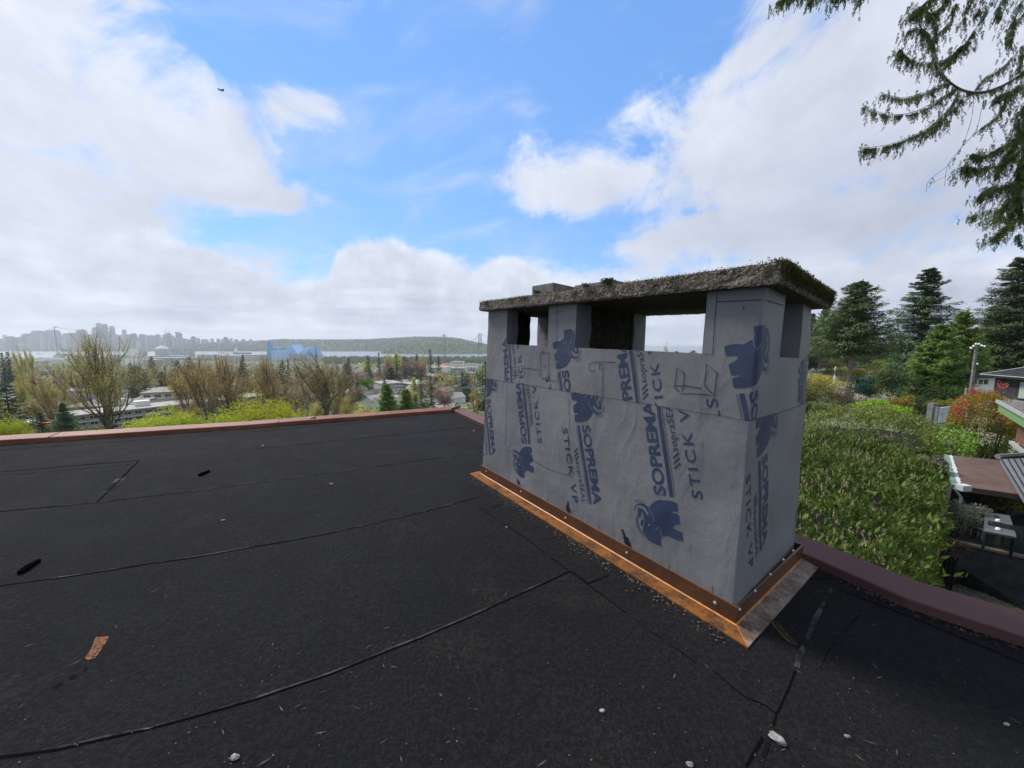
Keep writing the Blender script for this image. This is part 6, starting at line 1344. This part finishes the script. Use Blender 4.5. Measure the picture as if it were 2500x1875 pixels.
# utility pole
pt=at(2384,846,34);pb=at(2368,985,34);root=empty('utility_pole',tuple(pb),'tall leaning wooden utility pole with white insulators on a crossarm','utility pole')
mb=MB();mb.tube([tuple(pb-np.array([0,0,1.5])),tuple(pt)],[.17,.11],8);link('pole',mb.mesh('pole'),(m_barkg,),root)
mb=MB();mb.tube([tuple(at(2368,855,34)),tuple(at(2386,846,34)),tuple(at(2408,849,34))],[.06,.07,.06],5);link('crossarm',mb.mesh('crossarm'),(m_bark,),root)
for px,py in ((2371,850),(2377,845),(2383,840),(2390,840),(2397,844),(2404,846),(2386,889)): q=at(px,py,34);mb=MB();mb.tube([tuple(q-np.array([0,0,.08])),tuple(q),tuple(q+np.array([0,0,.10]))],[.05,.09,.04],6);link('insulator',mb.mesh('insulator'),(m_white,),root)
mb=MB();mb.tube([tuple(at(2384,858,34)),tuple(at(2350,890,32)),tuple(at(2290,905,40))],.015,3);mb.tube([tuple(at(2384,870,34)),tuple(at(2440,880,40)),tuple(at(2520,885,46))],.015,3);link('wire',mb.mesh('wire'),(m_black,),root)
# dark house with hip roof, white house behind
m_droof=mat('dark standing roof',lambda t,b:t.set(b.inputs['Base Color'],t.mix(t.ramp(t.noise(coord(t),3,5,.7),.4,.6),(.020,.022,.026),(.034,.036,.041))),rough=.9,spec=.1);m_dwall=two((.022,.024,.028),(.04,.042,.046),4)('charcoal siding');m_pane=mat('pale green window',base=(.28,.36,.34),rough=.12,spec=.6)
dh=empty('dark_house',tuple(at(2440,985,30)),'charcoal clad house with low hip roof at the right edge','house')
e0,e1=at(2416,914,31),at(2560,918,27);zt_=e0[2];zb=90.5;ex=(e1-e0)*np.array([1,1,0]);wl_=np.linalg.norm(ex);ex/=wl_;ey=np.array([-ex[1],ex[0],0]);
T5=lambda x,y,z:tuple(e0*np.array([1,1,0])+ex*x+ey*y+np.array([0,0,z]))
mb=MB();mb.box(.15,wl_,.3,8,zb,zt_,fn=T5);link('wall',mb.mesh('wall'),(m_dwall,),dh)
mb=MB();rh_=1.9;mb.add([T5(-.35,-.35,zt_),T5(wl_+.5,-.35,zt_),T5(wl_+.5,8.5,zt_),T5(-.35,8.5,zt_),T5(3.7,4,zt_+rh_),T5(wl_+.5,4,zt_+rh_),T5(-.35,-.35,zt_-.22),T5(wl_+.5,-.35,zt_-.22),T5(wl_+.5,8.5,zt_-.22),T5(-.35,8.5,zt_-.22)],[(0,1,5,4),(2,3,4,5),(3,0,4),(0,6,7,1),(3,9,6,0),(9,8,7,6)]);rf=link('roof',mb.mesh('roof'),(m_droof,),dh)
m_ridge=mat('pale ridge cap',base=(.30,.31,.32),rough=.6)
mb=MB()
for (p0,p1) in (((-.35,-.35,zt_),(3.7,4,zt_+rh_)),((-.35,-.37,zt_-.02),(wl_+.5,-.37,zt_-.02)),((-.37,8.5,zt_-.02),(-.37,-.35,zt_-.02))): mb.tube([T5(*p0),T5(*p1)],.045,4)
link('ridge_trim',mb.mesh('ridge_trim'),(m_ridge,),rf)
px0=2468;qa=at(2468,926,29);xw=float(np.dot((qa-e0),ex));mb=MB();mb.box(xw,xw+2.6,.2,.32,zt_-1.75,zt_-.42,0,fn=T5);link('window',mb.mesh('window'),(m_pane,),dh)
mb=MB();mb.box(xw-.9,wl_,.10,.34,zt_-2.15,zt_-1.98,0,fn=T5);mb.box(xw-1.9,wl_,-.3,.34,zt_-3.1,zt_-2.95,0,fn=T5);link('balcony_rail',mb.mesh('balcony_rail'),(m_ridge,),dh)
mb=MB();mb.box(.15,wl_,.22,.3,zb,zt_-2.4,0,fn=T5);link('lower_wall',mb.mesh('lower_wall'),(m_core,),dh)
wh=empty('white_house',tuple(at(2400,930,42)),'small white house with dark roof behind the utility pole','house')
a,b_=at(2378,922,42),at(2420,922,42);mb=MB();mb.box(a[0],b_[0]+1,a[1],a[1]+7,90.5,a[2]);link('wall',mb.mesh('wall'),(WM[4],),wh);mb=MB();mb.add([(a[0]-.9,a[1]-.7,a[2]),(b_[0]+1,a[1]-.7,a[2]),(b_[0]+1,a[1]+7.5,a[2]),(a[0]-.9,a[1]+7.5,a[2]),(a[0]+2.2,a[1]+3,a[2]+.85),(b_[0]+1,a[1]+3,a[2]+.85)],[(0,1,5,4),(1,2,5),(2,3,4,5),(3,0,4),(3,2,1,0)]);link('roof',mb.mesh('roof'),(m_droof,),wh)
for px in (2383,2397,2410): q=at(px,928,41.9);mb=MB();mb.box(q[0]-.2,q[0]+.22,a[1]-.06,a[1]-.01,q[2]-.5,q[2]+.05);link('window',mb.mesh('window'),(m_glass,),wh)
# green fascia house at the right edge
m_greenf=mat('green fascia paint',base=(.13,.24,.09),rough=.6);m_brwall=two((.10,.045,.028),(.16,.08,.05),5)('brown boards');m_greyroof=mat('worn grey roof',lambda t,b:t.set(b.inputs['Base Color'],t.mix(t.ramp(t.noise(coord(t),6,5,.7),.4,.6),(.085,.08,.08),(.16,.145,.145))),rough=.95,spec=.1)
gh=empty('green_fascia_house',tuple(at(2480,1100,13)),'brown boarded house with a green fascia cut off at the right edge','house')
pa,pb_=at(2466,985,14.5),at(2540,1026,11.5);ex2=(pb_-pa)*np.array([1,1,0]);w2=np.linalg.norm(ex2);ex2/=w2;ey2=np.array([-ex2[1],ex2[0],0]);zt2=pa[2]
T6=lambda x,y,z:tuple(pa*np.array([1,1,0])+ex2*x+ey2*y+np.array([0,0,z]))
zf=at(2480,1010,13.8)[2];zwl=at(2466,1030,14.5)[2];zbb=at(2466,1072,14.5)[2]
mb=MB();mb.box(.1,w2+1.5,.25,5,zbb,zwl,fn=T6);link('wall',mb.mesh('wall'),(m_brwall,),gh)
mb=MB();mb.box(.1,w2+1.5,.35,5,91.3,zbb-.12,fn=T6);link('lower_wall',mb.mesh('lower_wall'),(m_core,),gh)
mb=MB();mb.box(.1,w2+1.5,.45,5,zwl,zt2-.1,fn=T6);link('window_band',mb.mesh('window_band'),(m_glass,),gh)
for x in(.15,.85,1.5,2.2): mb=MB();mb.box(x,x+.12,.28,.44,zwl,zt2-.1,fn=T6);link('window_post',mb.mesh('window_post'),(m_fence,),gh)
mb=MB();mb.box(-.15,w2+1.5,-.25,-.18,zt2-.38,zt2-.02,fn=T6);link('fascia',mb.mesh('fascia'),(m_greenf,),gh)
mb=MB();mb.box(-.2,w2+1.5,-.3,5.2,zt2,zt2+.09,fn=T6);link('roof',mb.mesh('roof'),(m_greyroof,),gh);mb=MB();mb.box(-.22,w2+1.5,-.34,-.302,zt2-.02,zt2+.11,fn=T6);link('gutter',mb.mesh('gutter'),(m_ridge,),gh)
mb=MB();mb.box(-.02,w2+1.5,.12,.24,zbb-.16,zbb-.04,fn=T6);link('base_board',mb.mesh('base_board'),(m_ridge,),gh)
# brown shed roof with gutter, conservatory below, grey roof
m_brown=mat('brown roofing felt',lambda t,b:(t.set(b.inputs['Base Color'],t.mix(t.m('MULTIPLY',t.ramp(t.noise(coord(t),5,6,.7),.55,.75),.6),t.mix(t.ramp(t.noise(coord(t),1.3,5,.7),.35,.65),(.075,.048,.042),(.105,.068,.058)),(.17,.14,.11)))),rough=.9)
m_greenp=mat('faded green gutter',base=(.12,.20,.15),rough=.6);m_dgreen=mat('tinted glass',base=(.03,.045,.045),rough=.08,spec=.8)
zs=95.75;k0,k1,k2,k3=[onz(*q,zs) for q in ((2319,1111),(2440,1123),(2497,1208),(2341,1186))]
sh=empty('lean_to_shed',(k0[0],k0[1],91.5),'low shed with a flat brown felt roof and white flecked gutter edge','shed')
mb=MB();mb.add([tuple(k) for k in (k0,k1,k2,k3)]+[tuple(k-np.array([0,0,.16])) for k in (k0,k1,k2,k3)],[(3,2,1,0),(0,1,5,4),(1,2,6,5),(2,3,7,6),(3,0,4,7)]);link('roof',mb.mesh('roof'),(m_brown,),sh)
mb=MB();ins=[k+(sum((k0,k1,k2,k3))/4-k)*.06 for k in (k0,k1,k2,k3)];ins[2]=ins[2]*.45+ins[1]*.55;ins[3]=ins[3]*.45+ins[0]*.55;mb.add([(k[0],k[1],91.5) for k in ins]+[(k[0],k[1],zs-.17) for k in ins],[(0,1,5,4),(1,2,6,5),(2,3,7,6),(3,0,4,7)]);link('wall',mb.mesh('wall'),(m_dwall,),sh)
mb=MB();dl=(k3-k0);nrm=np.array([-dl[1],dl[0],0]);nrm/=-np.linalg.norm(nrm)
if nrm[0]>0: nrm=-nrm
mb.add([tuple(q) for q in (k0,k3,k3+nrm*.14,k0+nrm*.14)]+[tuple(q-np.array([0,0,.12])) for q in (k0,k3,k3+nrm*.14,k0+nrm*.14)],[(0,1,2,3),(2,6,7,3),(1,5,6,2)]);link('gutter',mb.mesh('gutter'),(m_greenp,),sh)
mb=MB();g=np.random.default_rng(3)
mb.ribbon([k0+(k3-k0)*i/30+np.array([.03,0,0]) for i in range(31)],[.03+.09*g.random() for _ in range(31)],.006,0);link('pale_edge_flecks',mb.mesh('pale_edge_flecks'),(m_slat,),sh)
mb=MB();q=k3+nrm*.08;q_=q+np.array([.12,-.1,-.35]);mb.tube([tuple(q-np.array([0,0,.1])),tuple(q_),tuple(np.array([q_[0],q_[1],91.6]))],.035,6);link('downpipe',mb.mesh('downpipe'),(m_ridge,),sh)
mb=MB();mb.box(k3[0]-.05,k3[0]+.22,k3[1]-.14,k3[1]+.05,zs-.12,zs+.05);link('gutter_end',mb.mesh('gutter_end'),(m_slat,),sh)
m_metal=mat('grey metal roof',lambda t,b:t.set(b.inputs['Base Color'],t.mix(t.ramp(t.noise(coord(t),4,4),.3,.7),(.13,.14,.155),(.18,.19,.21))),rough=.5,spec=.5)
gr=empty('metal_roof_annex',(k1[0]+1,k1[1],91.5),'annex with grey seamed metal roof right of the brown felt roof','annex')
z3=95.95;r0,r1,r2,r3=[onz(*q,z3) for q in ((2442,1118),(2560,1112),(2600,1200),(2502,1216))]
mb=MB();mb.add([tuple(q) for q in(r0,r1,r2,r3)]+[tuple(q-np.array([0,0,.15])) for q in(r0,r1,r2,r3)],[(3,2,1,0),(0,1,5,4),(2,3,7,6),(3,0,4,7),(1,2,6,5)]);rf=link('roof',mb.mesh('roof'),(m_metal,),gr)
for i in range(9):
    s=i/8;a=r0*(1-s)+r1*s;b_=r3*(1-s)+r2*s;mb=MB();mb.tube([tuple(a+np.array([0,0,.02])),tuple(b_+np.array([0,0,.02]))],.018,4);link('standing_seam',mb.mesh('standing_seam'),(m_droof,),rf)
mb=MB();mb.tube([tuple(r0+np.array([-.1,0,.05])),tuple(r1+np.array([0,0,.08]))],.09,6);link('ridge_cap',mb.mesh('ridge_cap'),(m_metal,),rf)
mb=MB();c4=sum((r0,r1,r2,r3))/4;ins=[k+(c4-k)*.08 for k in(r0,r1,r2,r3)];ins[2]=ins[2]*.45+ins[1]*.55;ins[3]=ins[3]*.45+ins[0]*.55;mb.add([(k[0],k[1],91.5) for k in ins]+[(k[0],k[1],z3-.16) for k in ins],[(0,1,5,4),(1,2,6,5),(2,3,7,6),(3,0,4,7)]);link('wall',mb.mesh('wall'),(m_dwall,),gr)
# garden room glass below the shed, with table
gl=empty('glass_balustrade',tuple(onz(2460,1330,93.6)),'dark tinted glass balustrade beside the terrace table','balustrade')
def vpanel(mb,a,b_,z0,z1,t=.02,mi=0): mb.box(0,1,0,1,0,1,mi,fn=lambda x,y,z:(a[0]+(b_[0]-a[0])*x,a[1]+(b_[1]-a[1])*x+y*t,z0+(z1-z0)*z))
zt4=94.5;a=onz(2330,1312,zt4);b_=onz(2540,1370,zt4)
mb=MB();tb_=[onz(2300,1318,zt4),onz(2560,1376,zt4),onz(2560,1220,zt4),onz(2340,1190,zt4)];mb.add([tuple(q) for q in tb_]+[(q[0],q[1],94.3) for q in tb_],[(0,1,2,3),(0,4,5,1),(3,7,4,0)]);m_terr=mat('dark terrace boards',lambda t,b:t.set(b.inputs['Base Color'],t.mix(t.ramp(t.noise(coord(t),5,5,.7),.4,.6),(.018,.017,.016),(.045,.04,.036))),rough=.8)
tag(link('terrace',mb.mesh('terrace'),(m_terr,)),'dark terrace floor under the shed roof at the right','terrace')
mb=MB();mb.tube([tuple(tb_[0]+np.array([0,0,.04])),tuple(tb_[1]+np.array([0,0,.04]))],.055,5);m_edge=mat('pale timber edging',base=(.20,.17,.14),rough=.8);link('edge_rail',mb.mesh('edge_rail'),(m_edge,),gl)
mb=MB();pA=onz(2405,1335,zt4);pB=onz(2560,1372,zt4);vpanel(mb,pA,pB,zt4+.08,zt4+.75);link('pane',mb.mesh('pane'),(m_dgreen,),gl)
tbk=empty('terrace_table',tuple(onz(2435,1290,zt4)),'pale rectangular terrace table with chairs around it','table');zz=zt4+.62;tq=[onz(*q,zz) for q in ((2404,1249),(2465,1258),(2482,1311),(2402,1296))]
mb=MB();mb.add([tuple(q) for q in tq]+[tuple(q-np.array([0,0,.05])) for q in tq],[(3,2,1,0),(0,1,5,4),(1,2,6,5),(2,3,7,6),(3,0,4,7)]);m_table=mat('grey table top',base=(.085,.092,.105),rough=.5,spec=.3);link('table_top',mb.mesh('table_top'),(m_table,),tbk)
for q in tq: q=q+(sum(tq)/4-q)*.12;mb=MB();mb.box(q[0]-.02,q[0]+.02,q[1]-.02,q[1]+.02,zt4,zz-.051);link('leg',mb.mesh('leg'),(m_droof,),tbk)
for k,(px,py) in enumerate(((2432,1262),(2436,1272),(2438,1282),(2436,1293))): q=onz(px,py,zz+.01);mb=MB();mb.tube([tuple(q),tuple(q+np.array([0,0,.05]))],[.05,.035],8);tag(link('glass_candle',mb.mesh('glass_candle'),(m_white if k%2 else m_dk,)),f'{OR[k].replace("leftmost","farthest").replace(" from left"," farthest")} small candle holder in the row on the terrace table','candle holder','candle holders on the terrace table')
for i,(px,py) in enumerate(((2408,1318),(2425,1322),(2462,1336),(2476,1340))):
    q=onz(px,py,zt4);t_=empty('chair',tuple(q),f'{OR[i]} of the pale terrace chairs in front of the table','chair','chairs at the terrace table');mb=MB();mb.box(q[0]-.14,q[0]+.14,q[1],q[1]+.28,zt4+.26,zt4+.30);link('seat',mb.mesh('seat'),(m_slat,),t_);mb=MB();mb.box(q[0]-.14,q[0]+.14,q[1]-.03,q[1],zt4+.26,zt4+.55);link('backrest',mb.mesh('backrest'),(m_slat,),t_)
    for sx in(-.13,.11):
        for sy in(0,.24): mb=MB();mb.box(q[0]+sx,q[0]+sx+.025,q[1]+sy,q[1]+sy+.025,zt4,zt4+.259);link('leg',mb.mesh('leg'),(m_slat,),t_)
shrub(2380,1270,9.8,95,90,m_greyt,'fine leaved grey green shrub in front of the shed wall',81,5000,.06);shrub(2450,1225,10.4,90,40,m_olsh,'spreading green branches over the terrace table',82,3500,.07);shrub(2325,1340,8.3,70,90,m_brsh,'dry twiggy bush at the lower right corner of the laurel hedge',83,3000,.05);shrub(2335,1270,9.6,40,110,m_greyt,'thin twiggy climber beside the downpipe',84,2400,.05)
mb=MB();q=onz(2310,1375,92.8);mb.tube([(q[0],q[1],91.5),(q[0],q[1],93.4)],.05,6);tag(link('garden_post',mb.mesh('garden_post'),(m_white,)),'short white garden post below the twiggy bush','post')
# dark retaining wall and shingled roof below
mb=MB();wa=onz(2296,1322,94.44);wb=onz(2600,1392,94.44);vpanel(mb,wa,wb,89.5,94.44,.3);tag(link('retaining_wall',mb.mesh('retaining_wall'),(m_dwall,)),'black retaining wall under the terrace edge','wall')
def f_shake(t,b):
    co=coord(t);n=t.noise(co,6,6,.7);c=t.mix(t.ramp(n,.35,.65),(.05,.055,.045),(.13,.12,.095));c=t.mix(t.m('MULTIPLY',t.ramp(t.noise(co,1.6,5,.7),.5,.66),.8),c,(.10,.11,.03));t.set(b.inputs['Base Color'],c)
m_shake=mat('mossy cedar shakes',f_shake,rough=.95)
sr=empty('shingled_outbuilding',tuple(onz(2400,1480,92)),'low outbuilding with curved mossy shingle roof just below the roof edge','outbuilding')
zr_=94.2;R0=[onz(2215,1400,zr_),onz(2350,1381,zr_),onz(2680,1580,zr_),onz(2420,1640,zr_)]
mb=MB();rows=30;cols=16;g=np.random.default_rng(6)
for j in range(rows):
    for i in range(cols):
        s0,s1=i/cols,(i+.94)/cols;t0,t1=j/rows,(j+1.25)/rows
        def SP(s,t,h): a=R0[0]*(1-s)+R0[3]*s;b_=R0[1]*(1-s)+R0[2]*s;p=a*(1-t)+b_*t;return (p[0],p[1],p[2]-.55*(1-s)**1.4+h+.03*noise.noise(Vector(p*3)))
        h0=.015+.01*g.random();off_=g.random()*.02
        mb.add([SP(s0-off_,t0,h0+.02),SP(s0-off_,t0+.94/rows,h0+.02),SP(s1+.3/cols,t0+.94/rows,0),SP(s1+.3/cols,t0,0),SP(s0-off_,t0,-.01),SP(s0-off_,t0+.94/rows,-.01)],[(0,1,2,3),(4,5,1,0)])
link('roof',mb.mesh('roof'),(m_shake,),sr)
mb=MB();mb.add([(k[0],k[1],90) for k in R0]+[(k[0],k[1],zr_-.08-(.52 if i in(0,3) else 0)) for i,k in enumerate(R0)],[(0,1,5,4),(1,2,6,5),(2,3,7,6),(3,0,4,7)]);link('wall',mb.mesh('wall'),(m_dwall,),sr)

# ------------------------------------------------------------ overhanging cedar at the upper right
g=np.random.default_rng(44);tr=(11.5,5.5);od=empty('overhanging_cedar',(tr[0],tr[1],91.5),'large cedar whose drooping boughs hang into the upper right corner','tree')
mb=MB();mb.tube([(tr[0],tr[1],91),(tr[0],tr[1],98),(tr[0]-.1,tr[1],106),(tr[0],tr[1]+.1,113)],[.45,.36,.26,.1],12);link('trunk',mb.mesh('trunk'),(m_bark,),od)
Z=lambda pts:[(1850+x*.3738,y*.3738) for x,y in pts]
B_L=[ # (zoomed pixel polyline, depth, thickness, leafiness, label)
 ([(2500,300),(1900,420),(1739,480),(1600,560),(1460,605),(1340,590),(1240,525),(1190,450),(1165,380),(1135,290)],5.8,.042,.35),
 ([(1165,400),(1080,410),(1000,390),(950,350),(925,315)],5.7,.010,1.2),([(1135,290),(1110,220),(1060,180),(990,190)],5.7,.010,1.3),([(1135,290),(1170,180),(1120,80),(1010,70)],5.75,.012,1.6),([(1135,290),(1200,200),(1270,120),(1290,20)],5.8,.010,.8),([(1180,420),(1230,380),(1280,350),(1330,300),(1360,280)],5.8,.008,1.2),
 ([(1230,535),(1160,570),(1100,600),(1000,630),(900,635),(800,600)],5.6,.012,1.0),([(1290,580),(1180,650),(1050,720),(950,745),(820,740),(690,690)],5.5,.013,1.1),([(1320,600),(1240,720),(1120,830),(1000,890),(850,945),(690,965)],5.6,.012,1.1),([(1350,610),(1290,700),(1180,790),(1140,850)],5.65,.008,.9),
 ([(1410,620),(1395,780),(1330,960),(1240,1080),(1120,1180),(1100,1255)],5.7,.006,.03),([(1480,620),(1460,720),(1420,860),(1300,1000),(1240,1080),(1220,1215)],5.75,.005,.05),
 ([(1540,-20),(1450,140),(1370,270),(1290,340),(1230,420)],5.9,.007,.55),([(1520,0),(1480,100),(1400,220),(1340,330)],5.95,.006,.4),([(1739,290),(1640,400),(1560,460),(1490,500),(1430,570)],5.8,.007,.8),([(1400,-40),(1360,80),(1350,190)],6,.007,1.0),([(1250,-40),(1200,40),(1130,90)],6,.01,1.8),([(1180,-60),(1090,20),(1010,90)],6,.01,2.2),
 ([(1740,560),(1650,620),(1560,760),(1460,830)],5.5,.012,1.5),([(1760,850),(1600,950),(1480,1010),(1400,1000)],5.5,.012,1.6),([(1760,930),(1620,1050),(1450,1090),(1345,1080)],5.4,.012,1.7),([(1780,1130),(1640,1200),(1500,1230),(1440,1290)],5.4,.012,1.7),([(1780,1290),(1660,1340),(1500,1370),(1385,1410)],5.4,.011,1.3),([(1780,1380),(1680,1440),(1600,1490),(1530,1560)],5.4,.011,1.6),
 ([(1800,600),(1700,760),(1690,900),(1600,1040),(1560,1150)],5.6,.009,1.2),([(1800,1000),(1720,1150),(1680,1300),(1640,1420)],5.6,.012,1.8),([(1800,700),(1720,850),(1650,1000)],5.3,.01,2.0),([(1800,1100),(1700,1250),(1600,1350),(1560,1430)],5.5,.01,1.6),([(1800,800),(1740,980),(1700,1180),(1720,1400)],5.5,.014,2.4),([(1820,450),(1760,700),(1740,900)],5.6,.012,2.2),
 ([(1760,60),(1680,160),(1640,290)],5.8,.007,1.1),([(1760,-40),(1690,60),(1660,170)],5.9,.006,.9),([(1640,-40),(1580,30),(1575,120)],6,.006,.9),([(1480,-40),(1450,50),(1435,95)],6,.006,1.3),([(1800,200),(1740,330),(1700,460)],5.7,.008,.8),([(1790,480),(1700,560),(1610,600),(1540,640)],5.6,.009,1.1),([(1739,1500),(1700,1530),(1710,1590)],5.4,.004,.4),
 ([(560,-200),(420,-110),(300,-60),(200,-20),(130,5)],6.2,.010,2.4),([(560,-200),(460,-110),(380,-50),(330,5)],6.2,.008,1.8),([(800,-200),(640,-130),(560,-70),(490,-25)],6.2,.008,1.6),([(850,-200),(720,-100),(680,-40),(655,30)],6.2,.007,1.1),([(600,-200),(580,-110),(560,-30)],6.2,.006,1.0)]
allP=[];allD=[];allS=[];allL=[]
def frond(p,sz):
    """flat hanging cedar spray: a drooping rib with paired leaflets"""
    a=g.uniform(0,2*math.pi);out_=np.array([math.cos(a)*.55,math.sin(a)*.55,-.55-g.random()*.5]);side=np.array([-math.sin(a),math.cos(a),g.normal()*.2]);q=np.array(p)
    n=int(g.integers(4,8))
    for k in range(n):
        out_=out_+np.array([0,0,-.16]);o=out_/np.linalg.norm(out_);q=q+o*sz*.17
        for s in(-1,1): d=o*.8+side*s*.62;allP.append(q);allD.append(d);allS.append(np.cross(d,np.cross(o,side)));allL.append(sz*(.36-.03*k)*g.uniform(.7,1.2))
    allP.append(q);allD.append(out_);allS.append(side);allL.append(sz*.3)
for bi_,(pts,dep,th,lf) in enumerate(B_L):
    zp=Z(pts);N_=len(zp);dd=[dep+(.35*math.sin(bi_*1.7+k*.8)) if k else dep for k in range(N_)]
    P3=[at(x,y,d_) for (x,y),d_ in zip(zp,dd)]
    if bi_==0: P3[0]=np.array([tr[0],tr[1],P3[0][2]+.6])
    # smooth (Catmull-like) by subdivision
    Q=[]
    for i in range(len(P3)-1):
        p0=P3[max(i-1,0)];p1=P3[i];p2=P3[i+1];p3=P3[min(i+2,len(P3)-1)]
        for k in range(6): t=k/6;Q.append(.5*((2*p1)+(-p0+p2)*t+(2*p0-5*p1+4*p2-p3)*t*t+(-p0+3*p1-3*p2+p3)*t**3))
    Q.append(P3[-1]);n=len(Q);mb=MB();mb.tube([tuple(q) for q in Q],[max(.0025,th*(1-.75*i/n)*(.5 if bi_ else .62)) for i in range(n)],6,cap=False)
    ln_=sum(np.linalg.norm(Q[i+1]-Q[i]) for i in range(n-1));cnt=int(ln_*60*lf)
    for _ in range(cnt):
        s=g.random()**.8*(n-1);i=int(s);q=Q[i]+(Q[min(i+1,n-1)]-Q[i])*(s-i);frond(q,.092*g.uniform(.6,1.3))
        if g.random()<.30*min(lf,1.4):  # short hanging twiglet with its own sprays
            L3=g.uniform(.03,.16);e=q+np.array([g.normal()*.08,g.normal()*.08,-L3]);mb.tube([tuple(q),tuple((q+e)/2+np.array([.015,0,0])),tuple(e)],.0018,3,cap=False)
            for _k in range(3): frond(e+np.array([0,0,.05*_k]),.075*g.uniform(.6,1.2))
    link('bough',mb.mesh('bough'),(m_bark,),od)
m_ced2=leafmat('cedar sprays',(0.028,0.053,0.018),(0.098,0.151,0.039),.30,2.5,.7)
link('cedar_sprays',leaves('cedar_sprays',np.array(allP),np.array(allD),np.array(allS),np.array(allL),np.array(allL)*.42),(m_ced2,),od)
# the part of the crown outside the picture, so that the tree stands as a whole
me,tk=conifer(61,21,3.0,.30,70,110,.3,.5,.6,.25,.3)
q=bpy.data.objects.new('crown',me);me.materials.append(m_ced2);C.objects.link(q);q.parent=od;q.location=(2.9,.6,0)
# ------------------------------------------------------------ soaring bird
b0=at(541,221,45);m_bird=mat('dark feathers',base=(.03,.025,.022),rough=.9);root=empty('bird',tuple(b0),'dark bird of prey gliding in the sky at upper left','bird')
mb=MB();fx=lambda x,y,z:tuple(b0+np.array([x,y,z])*1.0)
pr=[(-.42,.02,.05),(-.22,.0,.16),(.0,0,.12),(.20,0,.02),(.36,0,-.06)]
bm=MB();bm.tube([fx(-.10,.1,.14),fx(0,0,.10),fx(.12,-.05,.02),fx(.24,-.10,-.06),fx(.33,-.14,-.12)],[.02,.055,.075,.05,.03],8);link('body',bm.mesh('body'),(m_bird,),root)
for s,pts in ((-1,[(.05,0,.05),(-.12,-.1,.10),(-.30,-.12,.13),(-.42,-.10,.20),(-.40,.02,.12),(-.20,.12,.05),(.03,.12,.02)]),(1,[(.08,0,.02),(.28,-.2,.05),(.46,-.35,-.02),(.56,-.4,-.10),(.44,-.2,-.10),(.26,.02,-.06),(.08,.12,-.02)])):
    v=[fx(x,y,z) for x,y,z in pts];n=len(v);mb=MB();mb.add(v+[(x,y,z-.012) for x,y,z in v],[tuple(range(n)),tuple(range(n,2*n))[::-1]]+[(i,(i+1)%n,(i+1)%n+n,i+n) for i in range(n)]);link('wing',mb.mesh('wing'),(m_bird,),root)
# ------------------------------------------------------------ air
mb=MB();mb.box(-15600,15600,-2100,15600,-6,480);hz_=link('haze',mb.mesh('haze'));tag(hz_,kind='stuff');hz_['label']='thin bluish haze lying over the whole view';hz_['category']='haze'
m=bpy.data.materials.new('air');m.use_nodes=True;t=NT(m.node_tree);t.n.clear();o_=t.node('ShaderNodeOutputMaterial');v=t.node('ShaderNodeVolumePrincipled');v.inputs['Color'].default_value=(.84,.92,1,1);v.inputs['Density'].default_value=HAZE if 'HAZE' in globals() else 0.78e-4;v.inputs['Anisotropy'].default_value=.25;t.l.new(v.outputs[0],o_.inputs['Volume']);hz_.data.materials.append(m)
by={}
for o,t,px in ALL: by.setdefault(t,[]).append((px,o))
for t,l in by.items():
    l.sort(key=lambda q:q[0])
    for i,(_,o) in enumerate(l):
        o['label']=t if len(l)==1 else f'{t}, {OR[min(i,11)]}'
        w_=o['label'].split()
        while len(w_)>16: w_.remove('the' if 'the' in w_ else w_[0])
        o['label']=' '.join(w_)
